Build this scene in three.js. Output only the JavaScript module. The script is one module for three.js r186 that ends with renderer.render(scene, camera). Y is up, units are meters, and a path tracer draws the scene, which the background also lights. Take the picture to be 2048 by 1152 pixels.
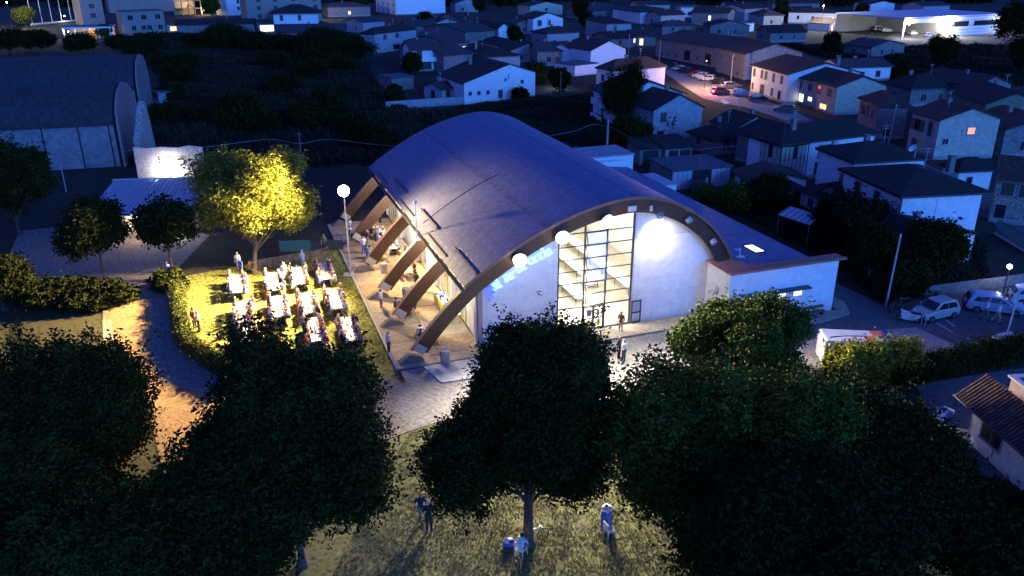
import * as THREE from 'three';
import { mergeGeometries, toCreasedNormals } from 'three/addons/utils/BufferGeometryUtils.js';
import { MarchingCubes } from 'three/addons/objects/MarchingCubes.js';
import { ImprovedNoise } from 'three/addons/math/ImprovedNoise.js';
import { RectAreaLightUniformsLib } from 'three/addons/lights/RectAreaLightUniformsLib.js';
import { FontLoader } from 'three/addons/loaders/FontLoader.js';
import { TextGeometry } from 'three/addons/geometries/TextGeometry.js';
RectAreaLightUniformsLib.init();

// camera, sky, last light of the day, exposure
const scene = new THREE.Scene();
const camera = new THREE.PerspectiveCamera(39.14, 16 / 9, 0.5, 3000);
camera.position.set(0, 26.5, 0);
camera.lookAt(0, 26.5 - Math.tan(22.318 * Math.PI / 180) * 100, -100);
const glowDir = new THREE.Vector3(0.6, 0.26, 0.8).normalize();       // where the sun went down, behind the camera
{
  const w = 256, h = 128, d = new Float32Array(w * h * 4);
  for (let j = 0; j < h; j++) for (let i = 0; i < w; i++) {
    const el = ((j + 0.5) / h - 0.5) * Math.PI, az = ((i + 0.5) / w - 0.5) * 2 * Math.PI;
    const x = Math.cos(az) * Math.cos(el), y = Math.sin(el), z = Math.sin(az) * Math.cos(el);
    const az0 = Math.atan2(glowDir.z, glowDir.x), da = Math.acos(Math.min(1, Math.max(-1, Math.cos(az - az0)))), el1 = Math.max(0, el);
    const g = Math.exp(-((da / 1.15) ** 2)) * Math.exp(-((el1 / 0.5) ** 2)), zen = 0.42 + 0.16 * (1 - Math.min(1, el1 / 1.4)), v = (zen + 2.6 * g) * (el < 0 ? 0.2 : 1), k = (j * w + i) * 4;
    d[k] = v * (0.062 - 0.005 * g); d[k + 1] = v * (0.145 + 0.12 * g); d[k + 2] = v; d[k + 3] = 1;
  }
  const t = new THREE.DataTexture(d, w, h, THREE.RGBAFormat, THREE.FloatType);
  t.mapping = THREE.EquirectangularReflectionMapping; t.magFilter = THREE.LinearFilter; t.needsUpdate = true;
  scene.background = t; scene.environment = t;
}
const sun = new THREE.DirectionalLight(new THREE.Color().setRGB(0.055, 0.27, 1), 1.8);
sun.position.copy(glowDir).multiplyScalar(200); sun.target.position.set(0, 0, -100); sun.position.add(sun.target.position);
sun.castShadow = true; sun.shadow.radius = 45;
Object.assign(sun.shadow.camera, { left: -250, right: 250, top: 250, bottom: -250, far: 700 });
scene.add(sun, sun.target);
const renderer = new THREE.WebGLRenderer({ antialias: true });
renderer.setSize(1024, 576);
renderer.toneMapping = THREE.LinearToneMapping;
renderer.toneMappingExposure = 1;
renderer.shadowMap.enabled = true;

// helpers
let seed = 7;
const R = () => { seed = (seed + 0x6d2b79f5) | 0; let t = Math.imul(seed ^ (seed >>> 15), 1 | seed); t = (t + Math.imul(t ^ (t >>> 7), 61 | t)) ^ t; return ((t ^ (t >>> 14)) >>> 0) / 4294967296; };
const rr = (a, b) => a + (b - a) * R(), pick = (a) => a[Math.floor(R() * a.length)];
const V = (x, y, z) => new THREE.Vector3(x, y, z);
const rgb = (r, g, b) => new THREE.Color().setRGB(r, g, b);
const nz = new ImprovedNoise();
const names = {};
function numbered(n) { const k = names[n] = (names[n] ?? -1) + 1; return k ? n + '_' + String(k).padStart(3, '0') : n; }
// every geometry: non-indexed, position + normal + uv in metres along its dominant plane
function prep(g, keepUv) {
  let q = g.index ? g.toNonIndexed() : g;
  if (!q.attributes.normal) q.computeVertexNormals();
  for (const k of Object.keys(q.attributes)) if (!['position', 'normal', 'uv', 'color'].includes(k)) q.deleteAttribute(k);
  if (!keepUv) {
    const p = q.attributes.position, n = p.count, uv = new Float32Array(n * 2), a = V(), b = V(), c = V();
    for (let i = 0; i < n; i += 3) {
      a.fromBufferAttribute(p, i); b.fromBufferAttribute(p, i + 1).sub(a); c.fromBufferAttribute(p, i + 2).sub(a); b.cross(c);
      const ax = Math.abs(b.x), ay = Math.abs(b.y), az = Math.abs(b.z);
      for (let j = 0; j < 3; j++) {
        const x = p.getX(i + j), y = p.getY(i + j), z = p.getZ(i + j);
        uv[(i + j) * 2] = ax > ay && ax > az ? z : x; uv[(i + j) * 2 + 1] = ay > ax && ay >= az ? z : y;
      }
    }
    q.setAttribute('uv', new THREE.BufferAttribute(uv, 2));
  }
  return q;
}
const merge = (list) => list.length > 1 ? mergeGeometries(list) : list[0];
function mesh(name, geos, mat, parent, keepUv) {
  const g = merge([].concat(geos).map((x) => prep(x, keepUv)));
  const m = new THREE.Mesh(g, mat); m.castShadow = m.receiveShadow = true;
  if (parent) { m.name = name; parent.add(m); } else { m.name = numbered(name); scene.add(m); }
  return m;
}
function tag(o, label, category, group, kind) {
  if (label) o.userData.label = label; if (category) o.userData.category = category;
  if (group) o.userData.group = group; if (kind) o.userData.kind = kind; return o;
}
function thing(name, label, category, x = 0, z = 0, turn = 0, y = 0, group) {
  const o = new THREE.Group(); o.name = numbered(name); o.position.set(x, y, z); o.rotation.y = turn; scene.add(o);
  return tag(o, label, category, group);
}
function copy(o, x, z, turn, label, y = o.position.y) {
  const c = o.clone(); c.name = numbered(o.name.replace(/_\d{3}$/, '')); c.userData = { ...o.userData }; if (label) c.userData.label = label;
  c.position.set(x, y, z); c.rotation.y = turn; scene.add(c); return c;
}
const struct = (name, geos, mat, keep) => tag(mesh(name, geos, mat, null, keep), null, null, null, 'structure');
function bx(x0, x1, y0, y1, z0, z1) { return new THREE.BoxGeometry(x1 - x0, y1 - y0, z1 - z0).translate((x0 + x1) / 2, (y0 + y1) / 2, (z0 + z1) / 2); }
function cyl(r0, r1, h, x = 0, y = 0, z = 0, n = 10) { return new THREE.CylinderGeometry(r1, r0, h, n).translate(x, y + h / 2, z); }
function bar(a, b, r0, r1 = r0, n = 7) {
  const d = b.clone().sub(a), g = new THREE.CylinderGeometry(r1, r0, d.length(), n).translate(0, d.length() / 2, 0);
  return g.applyQuaternion(new THREE.Quaternion().setFromUnitVectors(V(0, 1, 0), d.normalize())).translate(a.x, a.y, a.z);
}
function tube(pts, r, n = 24, k = 5) { return new THREE.TubeGeometry(new THREE.CatmullRomCurve3(pts), n, r, k); }
function prism(pts, z0, z1, bevel) {            // outline in x,y pulled along z
  const g = new THREE.ExtrudeGeometry(new THREE.Shape(pts.map((p) => new THREE.Vector2(p[0], p[1]))), bevel ? { depth: z1 - z0 - 2 * bevel, bevelSize: bevel, bevelThickness: bevel, bevelOffset: -bevel, bevelSegments: 2 } : { depth: z1 - z0, bevelEnabled: false });
  return g.translate(0, 0, z0 + (bevel || 0));
}
function slab(pts, y0, y1) {                    // outline in x,z pulled upwards
  return new THREE.ExtrudeGeometry(new THREE.Shape(pts.map((p) => new THREE.Vector2(p[0], -p[1]))), { depth: y1 - y0, bevelEnabled: false }).rotateX(-Math.PI / 2).translate(0, y0, 0);
}
function sheet(pts, y) { return new THREE.ShapeGeometry(new THREE.Shape(pts.map((p) => new THREE.Vector2(p[0], -p[1])))).rotateX(-Math.PI / 2).translate(0, y, 0); }
function pairs(a) { const o = []; for (let i = 0; i < a.length; i += 2) o.push([a[i], a[i + 1]]); return o; }

// materials: procedural noise maps with their real size in metres
function fbm(x, y, z, o = 4) { let s = 0, a = 0.5; for (let i = 0; i < o; i++) { s += a * nz.noise(x, y, z); x *= 2; y *= 2; a *= 0.5; } return s; }
function noiseTex(n, f) {
  const d = new Uint8Array(n * n * 4);
  for (let j = 0; j < n; j++) for (let i = 0; i < n; i++) { const c = f(i / n, j / n), k = (j * n + i) * 4; d[k] = c[0] * 255; d[k + 1] = c[1] * 255; d[k + 2] = c[2] * 255; d[k + 3] = 255; }
  const t = new THREE.DataTexture(d, n, n); t.wrapS = t.wrapT = THREE.RepeatWrapping; t.magFilter = THREE.LinearFilter; t.colorSpace = THREE.SRGBColorSpace; t.needsUpdate = true; return t;
}
// noise on a torus so that it tiles
function torus(u, v, k, z = 0, o = 4) { const a = u * 2 * Math.PI, b = v * 2 * Math.PI, r = k / (2 * Math.PI); return fbm(Math.cos(a) * r + 9, Math.sin(a) * r + Math.cos(b) * r * 1.31 + z, Math.sin(b) * r * 1.17 + 5, o); }
const sr = (v) => Math.min(1, Math.max(0, v <= 0.0031308 ? v * 12.92 : 1.055 * Math.pow(v, 1 / 2.4) - 0.055));
// weathered render: faint runs down the wall, grime at the foot; repeats every 7 m
function streakTex(c, amount, z) {
  const n = 256, a = mottle(12, z), b = mottle(70, z + 1);
  const t = noiseTex(n, (u, v) => { const i = Math.min(255, Math.floor(u * 256)), j = Math.min(255, Math.floor(v * 256)), run = b[(Math.floor(j / 14) % 256) * 256 + i] * 0.9 + b[i] * 0.9, m = Math.max(0.3, 1 + amount * (a[j * 256 + i] * 1.6 + run) - 0.28 * Math.max(0, 1 - v * 7 / 0.7)); return c.map((q) => sr(q * m)); });
  t.repeat.set(1 / 7, 1 / 7); return t;
}
const mottles = {};
function mottle(freq, z) {                      // grey multiplier patterns, shared
  const key = freq + '_' + z;
  return mottles[key] ??= (() => { const n = 256, a = new Float32Array(n * n); for (let j = 0; j < n; j++) for (let i = 0; i < n; i++) a[j * n + i] = torus(i / n, j / n, freq, z, 5); return a; })();
}
function tex(c, amount, freq, size, z = 0, c2) {  // colour c (linear) varied by noise; the pattern spans size metres
  const a = mottle(freq, z), t = noiseTex(256, (u, v) => {
    const k = a[Math.round(v * 256) * 256 + Math.round(u * 256)] * 2.2, m = Math.max(0.05, 1 + amount * k), w = c2 ? Math.min(1, Math.max(0, 0.5 + k * 1.4)) : 0;
    return [0, 1, 2].map((i) => sr((c2 ? c[i] * (1 - w) + c2[i] * w : c[i]) * m));
  });
  t.repeat.set(1 / size, 1 / size); return t;
}
function mat(c, rough = 0.85, o = {}) {
  const m = new THREE.MeshStandardMaterial({ roughness: rough, metalness: o.metal ?? 0, side: o.side ?? THREE.FrontSide });
  if (o.streak) m.map = streakTex(c, o.streak, o.z ?? 0); else if (o.noise) { m.map = tex(c, o.noise, o.freq ?? 10, o.size ?? 4, o.z ?? 0, o.c2); } else m.color.setRGB(...c);
  if (o.bump) { const a = mottle(o.bfreq ?? 40, 3); m.bumpMap = noiseTex(256, (u, v) => { const k = 0.5 + a[Math.round(v * 256) * 256 + Math.round(u * 256)]; return [k, k, k]; }); m.bumpMap.colorSpace = THREE.NoColorSpace; m.bumpMap.repeat.set(1 / (o.bsize ?? 2), 1 / (o.bsize ?? 2)); m.bumpScale = o.bump; }
  return m;
}
function glow(c, k, base = 0.8) { return new THREE.MeshStandardMaterial({ color: rgb(base, base, base), emissive: rgb(...c), emissiveIntensity: k, roughness: 0.6 }); }
// rows of roof tiles: relief only, pan and cover along u every 0.24 m, courses along v
function rowTex(n, f) { const t = noiseTex(n, (u, v) => { const k = f(u, v); return [k, k, k]; }); t.colorSpace = THREE.NoColorSpace; return t; }
const tileBump = rowTex(128, (u, v) => 0.5 + 0.4 * Math.sin(u * 8 * Math.PI) - 0.1 * ((v * 3) % 1));
const roofSeam = rowTex(128, (u, v) => (u * 4 % 1 < 0.1 ? 1 : 0.35) - 0.25 * ((v * 2 + (Math.floor(u * 4) % 2) * 0.5) % 1));
function tileMat(c, o = {}) { const m = mat(c, o.rough ?? 0.9, { noise: o.noise ?? 0.5, freq: 14, size: 6, z: o.z ?? 1, c2: o.c2 }); m.bumpMap = tileBump.clone(); m.bumpMap.repeat.set(1 / 0.96, 1 / 1.05); m.bumpScale = 0.05; return m; }
const M = {
  white: mat([0.76, 0.75, 0.72], 0.9, { streak: 0.13 }),
  cream: mat([0.5, 0.44, 0.33], 0.9, { streak: 0.3, z: 2 }),
  grey: mat([0.34, 0.33, 0.33], 0.9, { streak: 0.3, z: 3 }),
  drab: mat([0.26, 0.23, 0.19], 0.9, { noise: 0.15, freq: 9, size: 6, z: 3 }),
  dull: mat([0.22, 0.19, 0.17], 0.9, { noise: 0.4, freq: 12, size: 6, z: 4 }),
  pink: mat([0.42, 0.28, 0.24], 0.9, { streak: 0.3, z: 5 }),
  greenwall: mat([0.2, 0.21, 0.13], 0.9, { noise: 0.25, freq: 9, size: 6, z: 6 }),
  stone: mat([0.3, 0.26, 0.22], 0.95, { noise: 0.8, freq: 26, size: 5, z: 7, bump: 0.03, bfreq: 30, bsize: 3 }),
  tiles: tileMat([0.045, 0.026, 0.02]), tiles2: tileMat([0.02, 0.015, 0.012], { z: 8 }), tiles3: tileMat([0.075, 0.038, 0.026], { z: 9 }), tilesPale: tileMat([0.06, 0.045, 0.045], { z: 10 }),
  flat: mat([0.09, 0.09, 0.1], 0.8, { noise: 0.4, freq: 10, size: 6, z: 11 }),
  concrete: mat([0.36, 0.34, 0.31], 0.9, { noise: 0.25, freq: 20, size: 3, z: 12, bump: 0.004 }),
  dark: mat([0.02, 0.02, 0.022], 0.5), frame: mat([0.075, 0.075, 0.08], 0.5, { metal: 0.4 }), steel: mat([0.45, 0.46, 0.48], 0.4, { metal: 0.8 }),
  galv: mat([0.5, 0.5, 0.5], 0.55, { metal: 0.3 }), wood: mat([0.2, 0.095, 0.04], 0.6, { noise: 0.3, freq: 18, size: 3, z: 13 }),
  shutter: mat([0.07, 0.05, 0.04], 0.7), paper: mat([0.85, 0.85, 0.83], 0.8), yellow: mat([0.75, 0.45, 0.03], 0.5), terracotta: mat([0.42, 0.16, 0.1], 0.7, { noise: 0.2, freq: 10, size: 4, z: 14 }),
  bark: mat([0.09, 0.065, 0.045], 0.95, { noise: 0.5, freq: 20, size: 2, z: 15, bump: 0.02 }),
  black: mat([0.015, 0.015, 0.017], 0.6), rubber: mat([0.02, 0.02, 0.02], 0.8),
};
const glassDark = new THREE.MeshPhysicalMaterial({ color: rgb(0.02, 0.022, 0.028), roughness: 0.12, metalness: 0 });
const glassClear = new THREE.MeshPhysicalMaterial({ color: rgb(0.93, 0.96, 0.95), roughness: 0.02, transmission: 1, thickness: 0, ior: 1.45 });
const litWarm = glow([1, 0.62, 0.22], 1.6, 0.3), litWhite = glow([1, 0.95, 0.8], 2.4, 0.3), litOrange = glow([1, 0.33, 0.03], 1.3, 0.3), litYellow = glow([1, 0.85, 0.35], 1.3, 0.3);
function lamp(o, name, x, y, z, r, c, I, k, soft) { if (o.rotation.y || o.parent?.rotation.y) r = Math.min(r, 0.17);    // glowing bulb with its light inside
  const m = mesh(name, new THREE.SphereGeometry(r, 16, 10).translate(x, y, z), glow(c, k), o), l = new THREE.PointLight(rgb(...c), I);
  l.position.set(x, y, z); l.castShadow = true; l.shadow.radius = soft ?? Math.max(1, r / 0.02 * 0.8); o.add(l); return m;
}
const litLetter = glow([0.2, 0.4, 1], 2.4, 0.4);

// ---------- ground ----------
const TH = 0.34281, FX = Math.cos(TH), FZ = -Math.sin(TH), AX = -Math.sin(TH), AZ = -Math.cos(TH);
const hallAt = (u, v) => [u * FX + v * AX, u * FZ + v * AZ];       // the hall's own axes: u along its front, v away from the camera
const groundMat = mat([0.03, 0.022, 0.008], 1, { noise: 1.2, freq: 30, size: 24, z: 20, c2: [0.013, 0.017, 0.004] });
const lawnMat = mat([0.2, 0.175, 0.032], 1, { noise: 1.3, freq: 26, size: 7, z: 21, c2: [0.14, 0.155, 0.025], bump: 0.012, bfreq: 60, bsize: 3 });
const dryMat = mat([0.19, 0.16, 0.07], 1, { noise: 1.2, freq: 26, size: 7, z: 22, c2: [0.1, 0.115, 0.03], bump: 0.008, bfreq: 60, bsize: 3 });
const gravelMat = mat([0.22, 0.185, 0.15], 1, { noise: 0.7, freq: 60, size: 11, z: 23, bump: 0.012, bfreq: 90, bsize: 2 });
const asphaltMat = mat([0.11, 0.105, 0.105], 0.95, { noise: 0.6, freq: 40, size: 8, z: 24 });
const pavedMat = mat([0.36, 0.3, 0.22], 0.9, { noise: 0.3, freq: 20, size: 6, z: 25 });
const sandMat = mat([0.3, 0.25, 0.17], 1, { noise: 0.7, freq: 30, size: 6, z: 26 });
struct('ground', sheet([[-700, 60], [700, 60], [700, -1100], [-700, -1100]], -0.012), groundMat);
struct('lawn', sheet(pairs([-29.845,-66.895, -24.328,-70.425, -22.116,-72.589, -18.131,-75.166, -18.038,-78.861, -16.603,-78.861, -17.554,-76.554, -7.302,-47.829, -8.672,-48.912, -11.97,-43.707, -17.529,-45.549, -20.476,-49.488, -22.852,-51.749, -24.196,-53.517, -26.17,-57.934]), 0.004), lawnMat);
struct('gravel_yard', sheet(pairs([-48.418,-73.573, -51.157,-80.164, -41.141,-84.672, -30.952,-78.861, -30.604,-68.874, -28.991,-64.67, -26.249,-57.934, -24.27,-53.517, -22.831,-51.593, -20.402,-49.271, -17.529,-45.549, -11.97,-43.707, -8.672,-48.912, -7.335,-47.923, 13.196,-55.251, 11.252,-53.517, 16.061,-48.208, 8.603,-43.707, 2.449,-45.549, -4.431,-43.004, -6.145,-41.871, -9.337,-39.589, -14.309,-38.838, -18.952,-36.943, -22.568,-43.707, -29.258,-52.221, -33.509,-60.682, -37.26,-61.3, -42.549,-66.416]), 0.0), gravelMat);
struct('forecourt', sheet(pairs([-7.046,-47.707, -7.685,-49.497, 2.675,-53.194, 2.85,-52.705, 15.941,-57.377, 16.849,-54.834, 20.36,-56.002, 16.213,-48.77, 8.65,-44.006, 2.46,-45.804, -4.45,-43.236, -6.063,-42.205, -7.456,-44.922]), 0.003), mat([0.24, 0.225, 0.21], 1, { noise: 0.5, freq: 60, size: 11, z: 34 }));
struct('dry_grass', sheet(pairs([-6.132,-41.76, -4.421,-42.888, 2.443,-45.423, 8.584,-43.589, 16.023,-48.069, 21.782,-45.549, 26.652,-36.943, 26.315,-25.237, -16.994,-25.237, -18.916,-36.852, -14.28,-38.74, -9.319,-39.487]), 0.004), dryMat);
struct('rough_grass', sheet(pairs([-42.595,-57.934, -40.079,-61.929, -33.576,-60.479, -29.366,-52.221, -22.661,-43.707, -19.225,-36.943, -18.056,-26.586, -29.424,-28.039]), 0.004), mat([0.075, 0.055, 0.016], 1, { noise: 1.1, freq: 30, size: 7, z: 36, c2: [0.04, 0.04, 0.01] }));
struct('sandy_path', sheet(pairs([-33.29,-61.093, -30.184,-61.929, -26.213,-52.701, -24.961,-50, -23.279,-47.862, -19.248,-45.868, -15.625,-40.362, -18.916,-36.852, -22.568,-43.707, -29.222,-52.221]), 0.005), mat([0.32, 0.185, 0.075], 1, { noise: 0.6, freq: 60, size: 11, z: 35, bump: 0.012, bfreq: 90, bsize: 2 }));
struct('gravel_path', sheet(pairs([-32.182,-57.934, -31.436,-57.934, -28.718,-52.301, -29.44,-52.301]), 0.009), sandMat);
struct('sand_strip', sheet(pairs([-24.801,-71.223, -18.007,-74.58, -17.197,-72.313, -18.182,-72.037, -20.515,-70.955, -22.953,-68.874]), 0.009), sandMat);
struct('parking_lot', sheet(pairs([26.072,-59.634, 23.155,-71.971, 25.51,-72.811, 30.631,-60.075, 35.531,-63.549, 54.114,-66.416, 53.588,-52.701, 37.178,-52.701, 29.59,-50.372, 22.875,-49.271, 16.098,-48.347, 11.281,-53.683, 13.196,-55.251]), 0.006), asphaltMat);
struct('entrance_drive', sheet(pairs([31.11,-56.547, 23.31,-55.389, 18.979,-51.129, 22.903,-49.343, 29.592,-50.522, 33.089,-52.38]), 0.010), mat([0.34, 0.29, 0.27], 0.95, { noise: 0.4, freq: 30, size: 6, z: 27 }));
struct('yard_paving', sheet(pairs([26.878,-47.52, 33.644,-49.488, 46.327,-52.701, 37.937,-37.403, 25.56,-36.943, 25.569,-41.43]), 0.009), asphaltMat);
{
  const mk = mat([0.55, 0.54, 0.52], 0.9), line = (a) => { const p = pairs(a), dx = p[1][0] - p[0][0], dz = p[1][1] - p[0][1], l = Math.hypot(dx, dz), nx = -dz / l * 0.06, nzz = dx / l * 0.06; return sheet([[p[0][0] + nx, p[0][1] + nzz], [p[1][0] + nx, p[1][1] + nzz], [p[1][0] - nx, p[1][1] - nzz], [p[0][0] - nx, p[0][1] - nzz]], 0.016); };
  struct('road_marking', line([33.095,-57.465, 33.471,-55.652]), mk); struct('road_marking', line([34.075,-54.696, 34.506,-52.863]), mk);
  struct('road_marking', line([34.108,-57.934, 34.205,-56.728]), mk);
  const dk = mat([0.015, 0.015, 0.017], 0.8);
  struct('pavement_joint', line([32.387,-55.301, 33.161,-52.38]), dk); struct('pavement_joint', line([34.631,-55.04, 35.113,-53.107]), dk);
}
struct('pavement', slab(pairs([2.299,-54.547, 15.202,-59.152, 15.84,-57.362, 2.937,-52.757]), 0.003, 0.12), pavedMat);
struct('pavement', slab(pairs([16.244,-56.232, 26.227,-59.795, 24.714,-64.033, 26.436,-63.374, 27.398,-61.275, 26.94,-58.988, 24.128,-57.347, 16.748,-54.819]), 0.003, 0.12), pavedMat);
{                                                // slabs of the terrace under the arches
  const t = thing('terrace', null, null, 1.794,-54.473, TH); t.userData.kind = 'structure';
  const ms = [pavedMat, mat([0.38, 0.29, 0.19], 0.9, { noise: 0.3, freq: 16, size: 5, z: 28 }), mat([0.32, 0.23, 0.14], 0.9, { noise: 0.35, freq: 16, size: 5, z: 29 })];
  const vs = [49.3, 50.6, 53.4, 56.4, 59.3, 62.2, 65.4, 68.7, 72.2, 75.9, 80, 84];
  for (let i = 0; i < vs.length - 1; i++) for (const [a, b] of [[9.3, 12.5], [12.5, 15.7]])
    mesh('paving_slab', bx(a - 20 + 0.02, b - 20 - 0.02, 0.004, 0.1 + 0.006 * ((i * 2 + a) % 3), 50.7 - vs[i + 1] + 0.02, 50.7 - vs[i] - 0.02), ms[(i + (a > 10 ? 1 : 0)) % 3], t);
  mesh('paving_slab', slab([[11 - 20, 1.5], [15.2 - 20, 1.5], [14.8 - 20, 4.2], [11.6 - 20, 4.2]], 0.004, 0.08), mat([0.4, 0.41, 0.43], 0.7, { noise: 0.3, freq: 10, size: 5, z: 30 }), t);
  mesh('kerb', [bx(-10.9, -10.7, 0.002, 0.13, -33, 1.4)], M.concrete, t);
}
{                                                // rank undergrowth of the unlit field and the dark gardens
  const w = []; for (let i = 0; i < 9; i++) { const a = R() * 6.28, l = rr(0.4, 1), p = V(rr(-0.5, 0.5), 0, rr(-0.5, 0.5)), q = p.clone().add(V(Math.cos(a) * l * 0.5, l * 0.6, Math.sin(a) * l * 0.5)), e = V(-Math.sin(a), 0.1, Math.cos(a)).multiplyScalar(0.16), g = new THREE.BufferGeometry(); g.setAttribute('position', new THREE.Float32BufferAttribute([...p.clone().sub(e).toArray(), ...p.clone().add(e).toArray(), ...q.toArray()], 3)); g.computeVertexNormals(); w.push(prep(g)); }
  const tuft = merge(w), weedM = new THREE.MeshStandardMaterial({ side: THREE.DoubleSide, roughness: 1 });
  const field = (label, n, poly, lo, hi) => { const p = pairs(poly), m = new THREE.InstancedMesh(tuft, weedM, n), o = new THREE.Object3D(), xs = p.map((q) => q[0]), zs = p.map((q) => q[1]);
    for (let i = 0; i < n;) { const x = rr(Math.min(...xs), Math.max(...xs)), z = rr(Math.min(...zs), Math.max(...zs)); let c = false; for (let a = 0, j = p.length - 1; a < p.length; j = a++) if ((p[a][1] > z) !== (p[j][1] > z) && x < (p[j][0] - p[a][0]) * (z - p[a][1]) / (p[j][1] - p[a][1]) + p[a][0]) c = !c; if (!c) continue;
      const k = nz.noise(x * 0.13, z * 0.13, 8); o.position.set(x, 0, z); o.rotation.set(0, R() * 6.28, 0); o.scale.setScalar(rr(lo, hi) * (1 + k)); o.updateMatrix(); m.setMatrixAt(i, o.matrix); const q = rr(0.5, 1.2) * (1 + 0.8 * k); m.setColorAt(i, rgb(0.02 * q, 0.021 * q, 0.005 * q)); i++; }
    m.name = numbered('undergrowth'); m.castShadow = m.receiveShadow = true; tag(m, label, 'undergrowth', null, 'stuff'); scene.add(m); };
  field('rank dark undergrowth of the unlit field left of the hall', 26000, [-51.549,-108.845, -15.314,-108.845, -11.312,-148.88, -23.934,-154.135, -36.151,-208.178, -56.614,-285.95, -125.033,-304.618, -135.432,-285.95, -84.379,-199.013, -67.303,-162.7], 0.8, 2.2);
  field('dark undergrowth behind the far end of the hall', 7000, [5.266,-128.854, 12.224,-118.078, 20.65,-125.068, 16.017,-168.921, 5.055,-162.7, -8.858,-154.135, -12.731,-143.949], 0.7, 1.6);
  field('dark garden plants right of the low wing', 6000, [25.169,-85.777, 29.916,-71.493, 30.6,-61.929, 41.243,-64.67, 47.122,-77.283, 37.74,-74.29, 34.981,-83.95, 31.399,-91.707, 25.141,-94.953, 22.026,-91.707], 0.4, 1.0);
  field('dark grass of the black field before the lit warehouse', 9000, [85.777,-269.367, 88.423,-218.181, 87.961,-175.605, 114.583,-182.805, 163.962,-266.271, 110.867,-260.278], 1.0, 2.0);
}
{                                                // loose tufts over the dry grass in front and the lit lawn
  const b = []; for (let i = 0; i < 6; i++) { const a = R() * 6.28, l = rr(0.05, 0.13), dx = Math.cos(a) * l * 0.6, dz = Math.sin(a) * l * 0.6, w = 0.016, px = -Math.sin(a) * w, pz = Math.cos(a) * w, ox = rr(-0.06, 0.06), oz = rr(-0.06, 0.06);
    const g = new THREE.BufferGeometry(); g.setAttribute('position', new THREE.BufferAttribute(new Float32Array([ox - px, 0, oz - pz, ox + px, 0, oz + pz, ox + dx, l, oz + dz]), 3)); g.computeVertexNormals(); b.push(prep(g)); }
  const tuft = merge(b);
  const scatter = (name, n, poly, cs, smin, smax) => {
    const m = new THREE.InstancedMesh(tuft, new THREE.MeshStandardMaterial({ side: THREE.DoubleSide, roughness: 0.9 }), n), o = new THREE.Object3D(), p = pairs(poly);
    const x0 = Math.min(...p.map((q) => q[0])), x1 = Math.max(...p.map((q) => q[0])), z0 = Math.min(...p.map((q) => q[1])), z1 = Math.max(...p.map((q) => q[1]));
    const inside = (x, z) => { let c = false; for (let i = 0, j = p.length - 1; i < p.length; j = i++) if ((p[i][1] > z) !== (p[j][1] > z) && x < (p[j][0] - p[i][0]) * (z - p[i][1]) / (p[j][1] - p[i][1]) + p[i][0]) c = !c; return c; };
    for (let i = 0; i < n;) { const x = rr(x0, x1), z = rr(z0, z1); if (!inside(x, z)) continue; const k = nz.noise(x * 0.7, z * 0.7, 4); if (R() > 0.75 + k) continue;
      o.position.set(x, 0, z); o.rotation.set(0, R() * 6.28, 0); o.scale.setScalar(rr(smin, smax)); o.updateMatrix(); m.setMatrixAt(i, o.matrix); const c = pick(cs), q = rr(0.7, 1.3); m.setColorAt(i, rgb(c[0] * q, c[1] * q, c[2] * q)); i++; }
    m.name = numbered(name); m.castShadow = m.receiveShadow = true; tag(m, null, null, null, 'stuff'); scene.add(m); return m;
  };
  tag(scatter('grass_tufts', 42000, [-6.119,-41.65, -4.412,-42.773, 6.921,-45.234, 8.939,-28.652, -8.534,-28.039, -7.209,-36.943], [[0.24, 0.215, 0.085], [0.19, 0.19, 0.06], [0.27, 0.235, 0.1]], 0.3, 0.75), 'dry yellowish grass under the trees nearest the camera', 'grass');
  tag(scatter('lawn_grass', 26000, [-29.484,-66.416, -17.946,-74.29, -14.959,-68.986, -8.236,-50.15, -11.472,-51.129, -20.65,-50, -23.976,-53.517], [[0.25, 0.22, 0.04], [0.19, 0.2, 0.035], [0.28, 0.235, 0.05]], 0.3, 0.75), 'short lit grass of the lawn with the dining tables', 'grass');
}

// ---------- the arched hall ----------
const PROF = new THREE.CatmullRomCurve3([[9.9, 0], [10.33, 0.76], [11.56, 2.33], [12.98, 3.86], [14.35, 5.13], [15.5, 5.98], [17.45, 7.2], [19.64, 8.38], [22.5, 9.5], [25.0, 10.12], [27.0, 10.32], [28.6, 10.15], [30.34, 9.64], [31.72, 8.96], [32.78, 8.25], [33.9, 7.3], [34.69, 6.4], [35.35, 5.45], [35.85, 4.5]].map((p) => V(p[0] - 20, p[1], 0)));
const prof = (() => { const o = PROF.getPoints(240); return (u0, u1, step = 2) => { const q = o.filter((p, i) => p.x >= u0 - 20 && p.x <= u1 - 20 && i % step === 0); return q; }; })();
function offset(pts, d) { return pts.map((p, i) => { const a = pts[Math.max(0, i - 1)], b = pts[Math.min(pts.length - 1, i + 1)], l = Math.hypot(b.x - a.x, b.y - a.y); return [p.x - (b.y - a.y) / l * d, p.y + (b.x - a.x) / l * d]; }); }
const band = (u0, u1, d0, d1, z0, z1, step) => { const p = prof(u0, u1, step); return prism([...offset(p, d0), ...offset(p, d1).reverse()], z0, z1); };
const hall = thing('arched_hall', 'long arched hall with a curved dark roof, timber arches and tall glazed entrance', 'sports hall', 1.794,-54.473, TH);
const glulam = mat([0.06, 0.024, 0.011], 0.55, { noise: 0.25, freq: 20, size: 5, z: 31 });
glulam.bumpMap = rowTex(64, (u, v) => (v * 4 % 1 < 0.06 ? 0.3 : 0.7)); glulam.bumpMap.repeat.set(0.25, 1.2); glulam.bumpScale = 0.006;
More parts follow.
